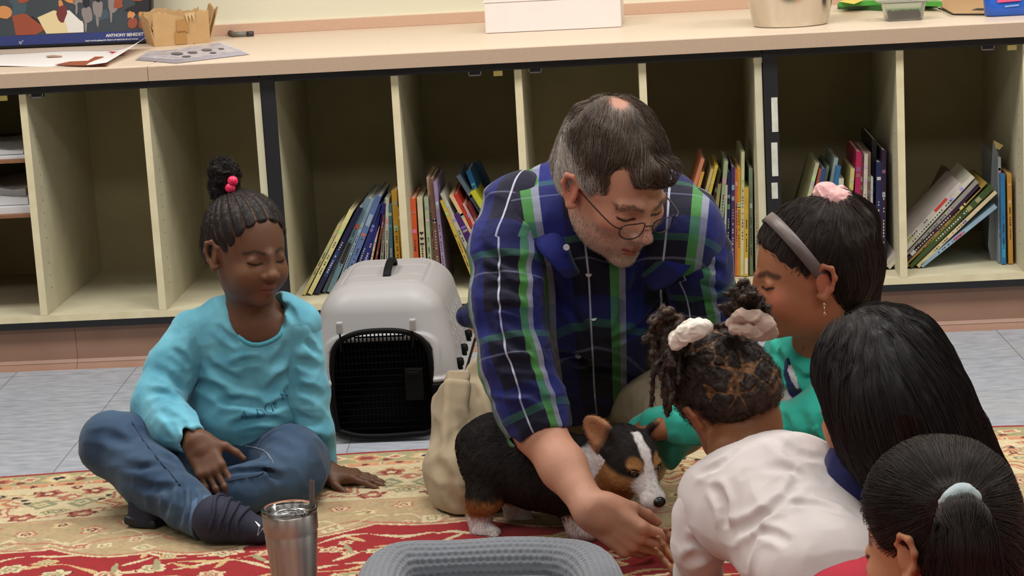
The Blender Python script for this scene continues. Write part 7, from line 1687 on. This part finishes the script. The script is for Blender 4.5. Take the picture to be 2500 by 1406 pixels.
NVT = cloth('navy_cotton', (34, 36, 84)); tp4 = sdfobj('top', t4, .0034, [NVT], g4, rel=1)
plain_sleeve('sleeve', [J(2108, 1150, -2.16, 62), J(2085, 1230, -2.10, 56), J(2050, 1300, -2.0, 48)], NVT, tp4, 5, .022)
b_ = S(); b_.ell(at(2250, 1520, -2.12), (.15, .14, .09), k=.04); sdfobj('trousers', b_, .006, [cloth('dark_trousers', (40, 42, 60))], g4, rel=1, cut=lambda V: V[:, 2] > .0115)
# ================================================================== girl with ponytail nearest the camera
g5 = thing('person', 'girl with black ponytail in a pale blue hair tie, nearest the camera at bottom right', 'person', atz(2380, 1800, 0))
QH = (eul(230, 14, -3), at(2280, 1318, -2.58), .98); b5 = S(); head(b5, QH, child=True, neck=(at(2290, 1480, -2.55), .048)); b5.ell(at(2310, 1580, -2.55), (.08, .05, .06), k=.03, tag='torso')
sdfobj('body', b5, .0022, [SKIN_MAT], g5, colf=lambda V: face_col(V, QH, c3(188, 134, 98), c3(150, 80, 74), c3(40, 30, 26), True), rel=2)
h5 = S(); k_ = dict(M=QH); h5.ell((0, .020, .041), (.0865, .105, .092), k=.02, **k_); h5.ell((0, .06, -.02), (.075, .056, .06), k=.03, **k_); h5.ell((0, -.088, -.03), (.085, .075, .092), k=.012, op='s', **k_); h5.box((0, .0, -.135), (.12, .12, .055), .01, k=.02, op='s', **k_)
for e in (-1, 1): h5.ell((e*.088, .002, -.02), (.026, .022, .036), k=.008, op='s', **k_)
root5 = at(2342, 1228, -2.74)
h5.disp = lambda P: (.0015*vnoise(P, 60, 5)).astype(np.float32); h5.dmax = .002
h5.cap(at(2325, 1250, -2.66), root5, .03, .018, k=.02)
sdfobj('hair', h5, .0024, [HAIR_MAT], g5, colf=lambda V: np.tile(c3(24, 20, 20), (len(V), 1)), rel=1)
def fl5(P): d = root5-P; return d/np.linalg.norm(d, axis=1)[:, None]
hair_on(h5, g5, fl5, 7500, 12, .008, c3(42, 35, 33), 6, wob=.05, r=.00038, lift=.0022, var=.9)
pt = S(); hp5 = [J(2342, 1225, -2.745, 22), J(2350, 1262, -2.77, 34), J(2354, 1320, -2.77, 56), J(2350, 1400, -2.75, 74), J(2345, 1480, -2.72, 60), J(2350, 1560, -2.72, 30)]; pt.chain(hp5, k=.03); pt.disp = lambda P: (.003*vnoise(P*np.array([1, 1, .2]), 70, 6)).astype(np.float32); pt.dmax = .004
sdfobj('ponytail', pt, .0028, [HAIR_MAT], g5, colf=lambda V: np.tile(c3(24, 20, 20), (len(V), 1)), rel=1)
hair_on(pt, g5, path_flow([c[0] for c in hp5]), 5200, 14, .011, c3(42, 35, 33), 8, wob=.05, r=.00038, lift=.003, name='ponytail_strands', var=.9)
scrunchie('hair_tie', at(2342, 1222, -2.745), (.15, -.75, -.55), .0155, .0075, cloth('pale_blue_tie', (168, 184, 188), .7), g5, 2, amp=.1)['label'] = 'pale blue hair tie'
t5 = S(); t5.cap(at(2200, 1560, -2.52), at(2420, 1560, -2.52), .06, .06, k=.04); t5.ell(at(2300, 1700, -2.5), (.14, .10, .16), k=.05); t5.ell(at(2300, 1860, -2.48), (.15, .13, .09), k=.04)
sdfobj('top', t5, .005, [cloth('grey_top', (120, 124, 138))], g5, rel=1, cut=lambda V: V[:, 2] > .0115)
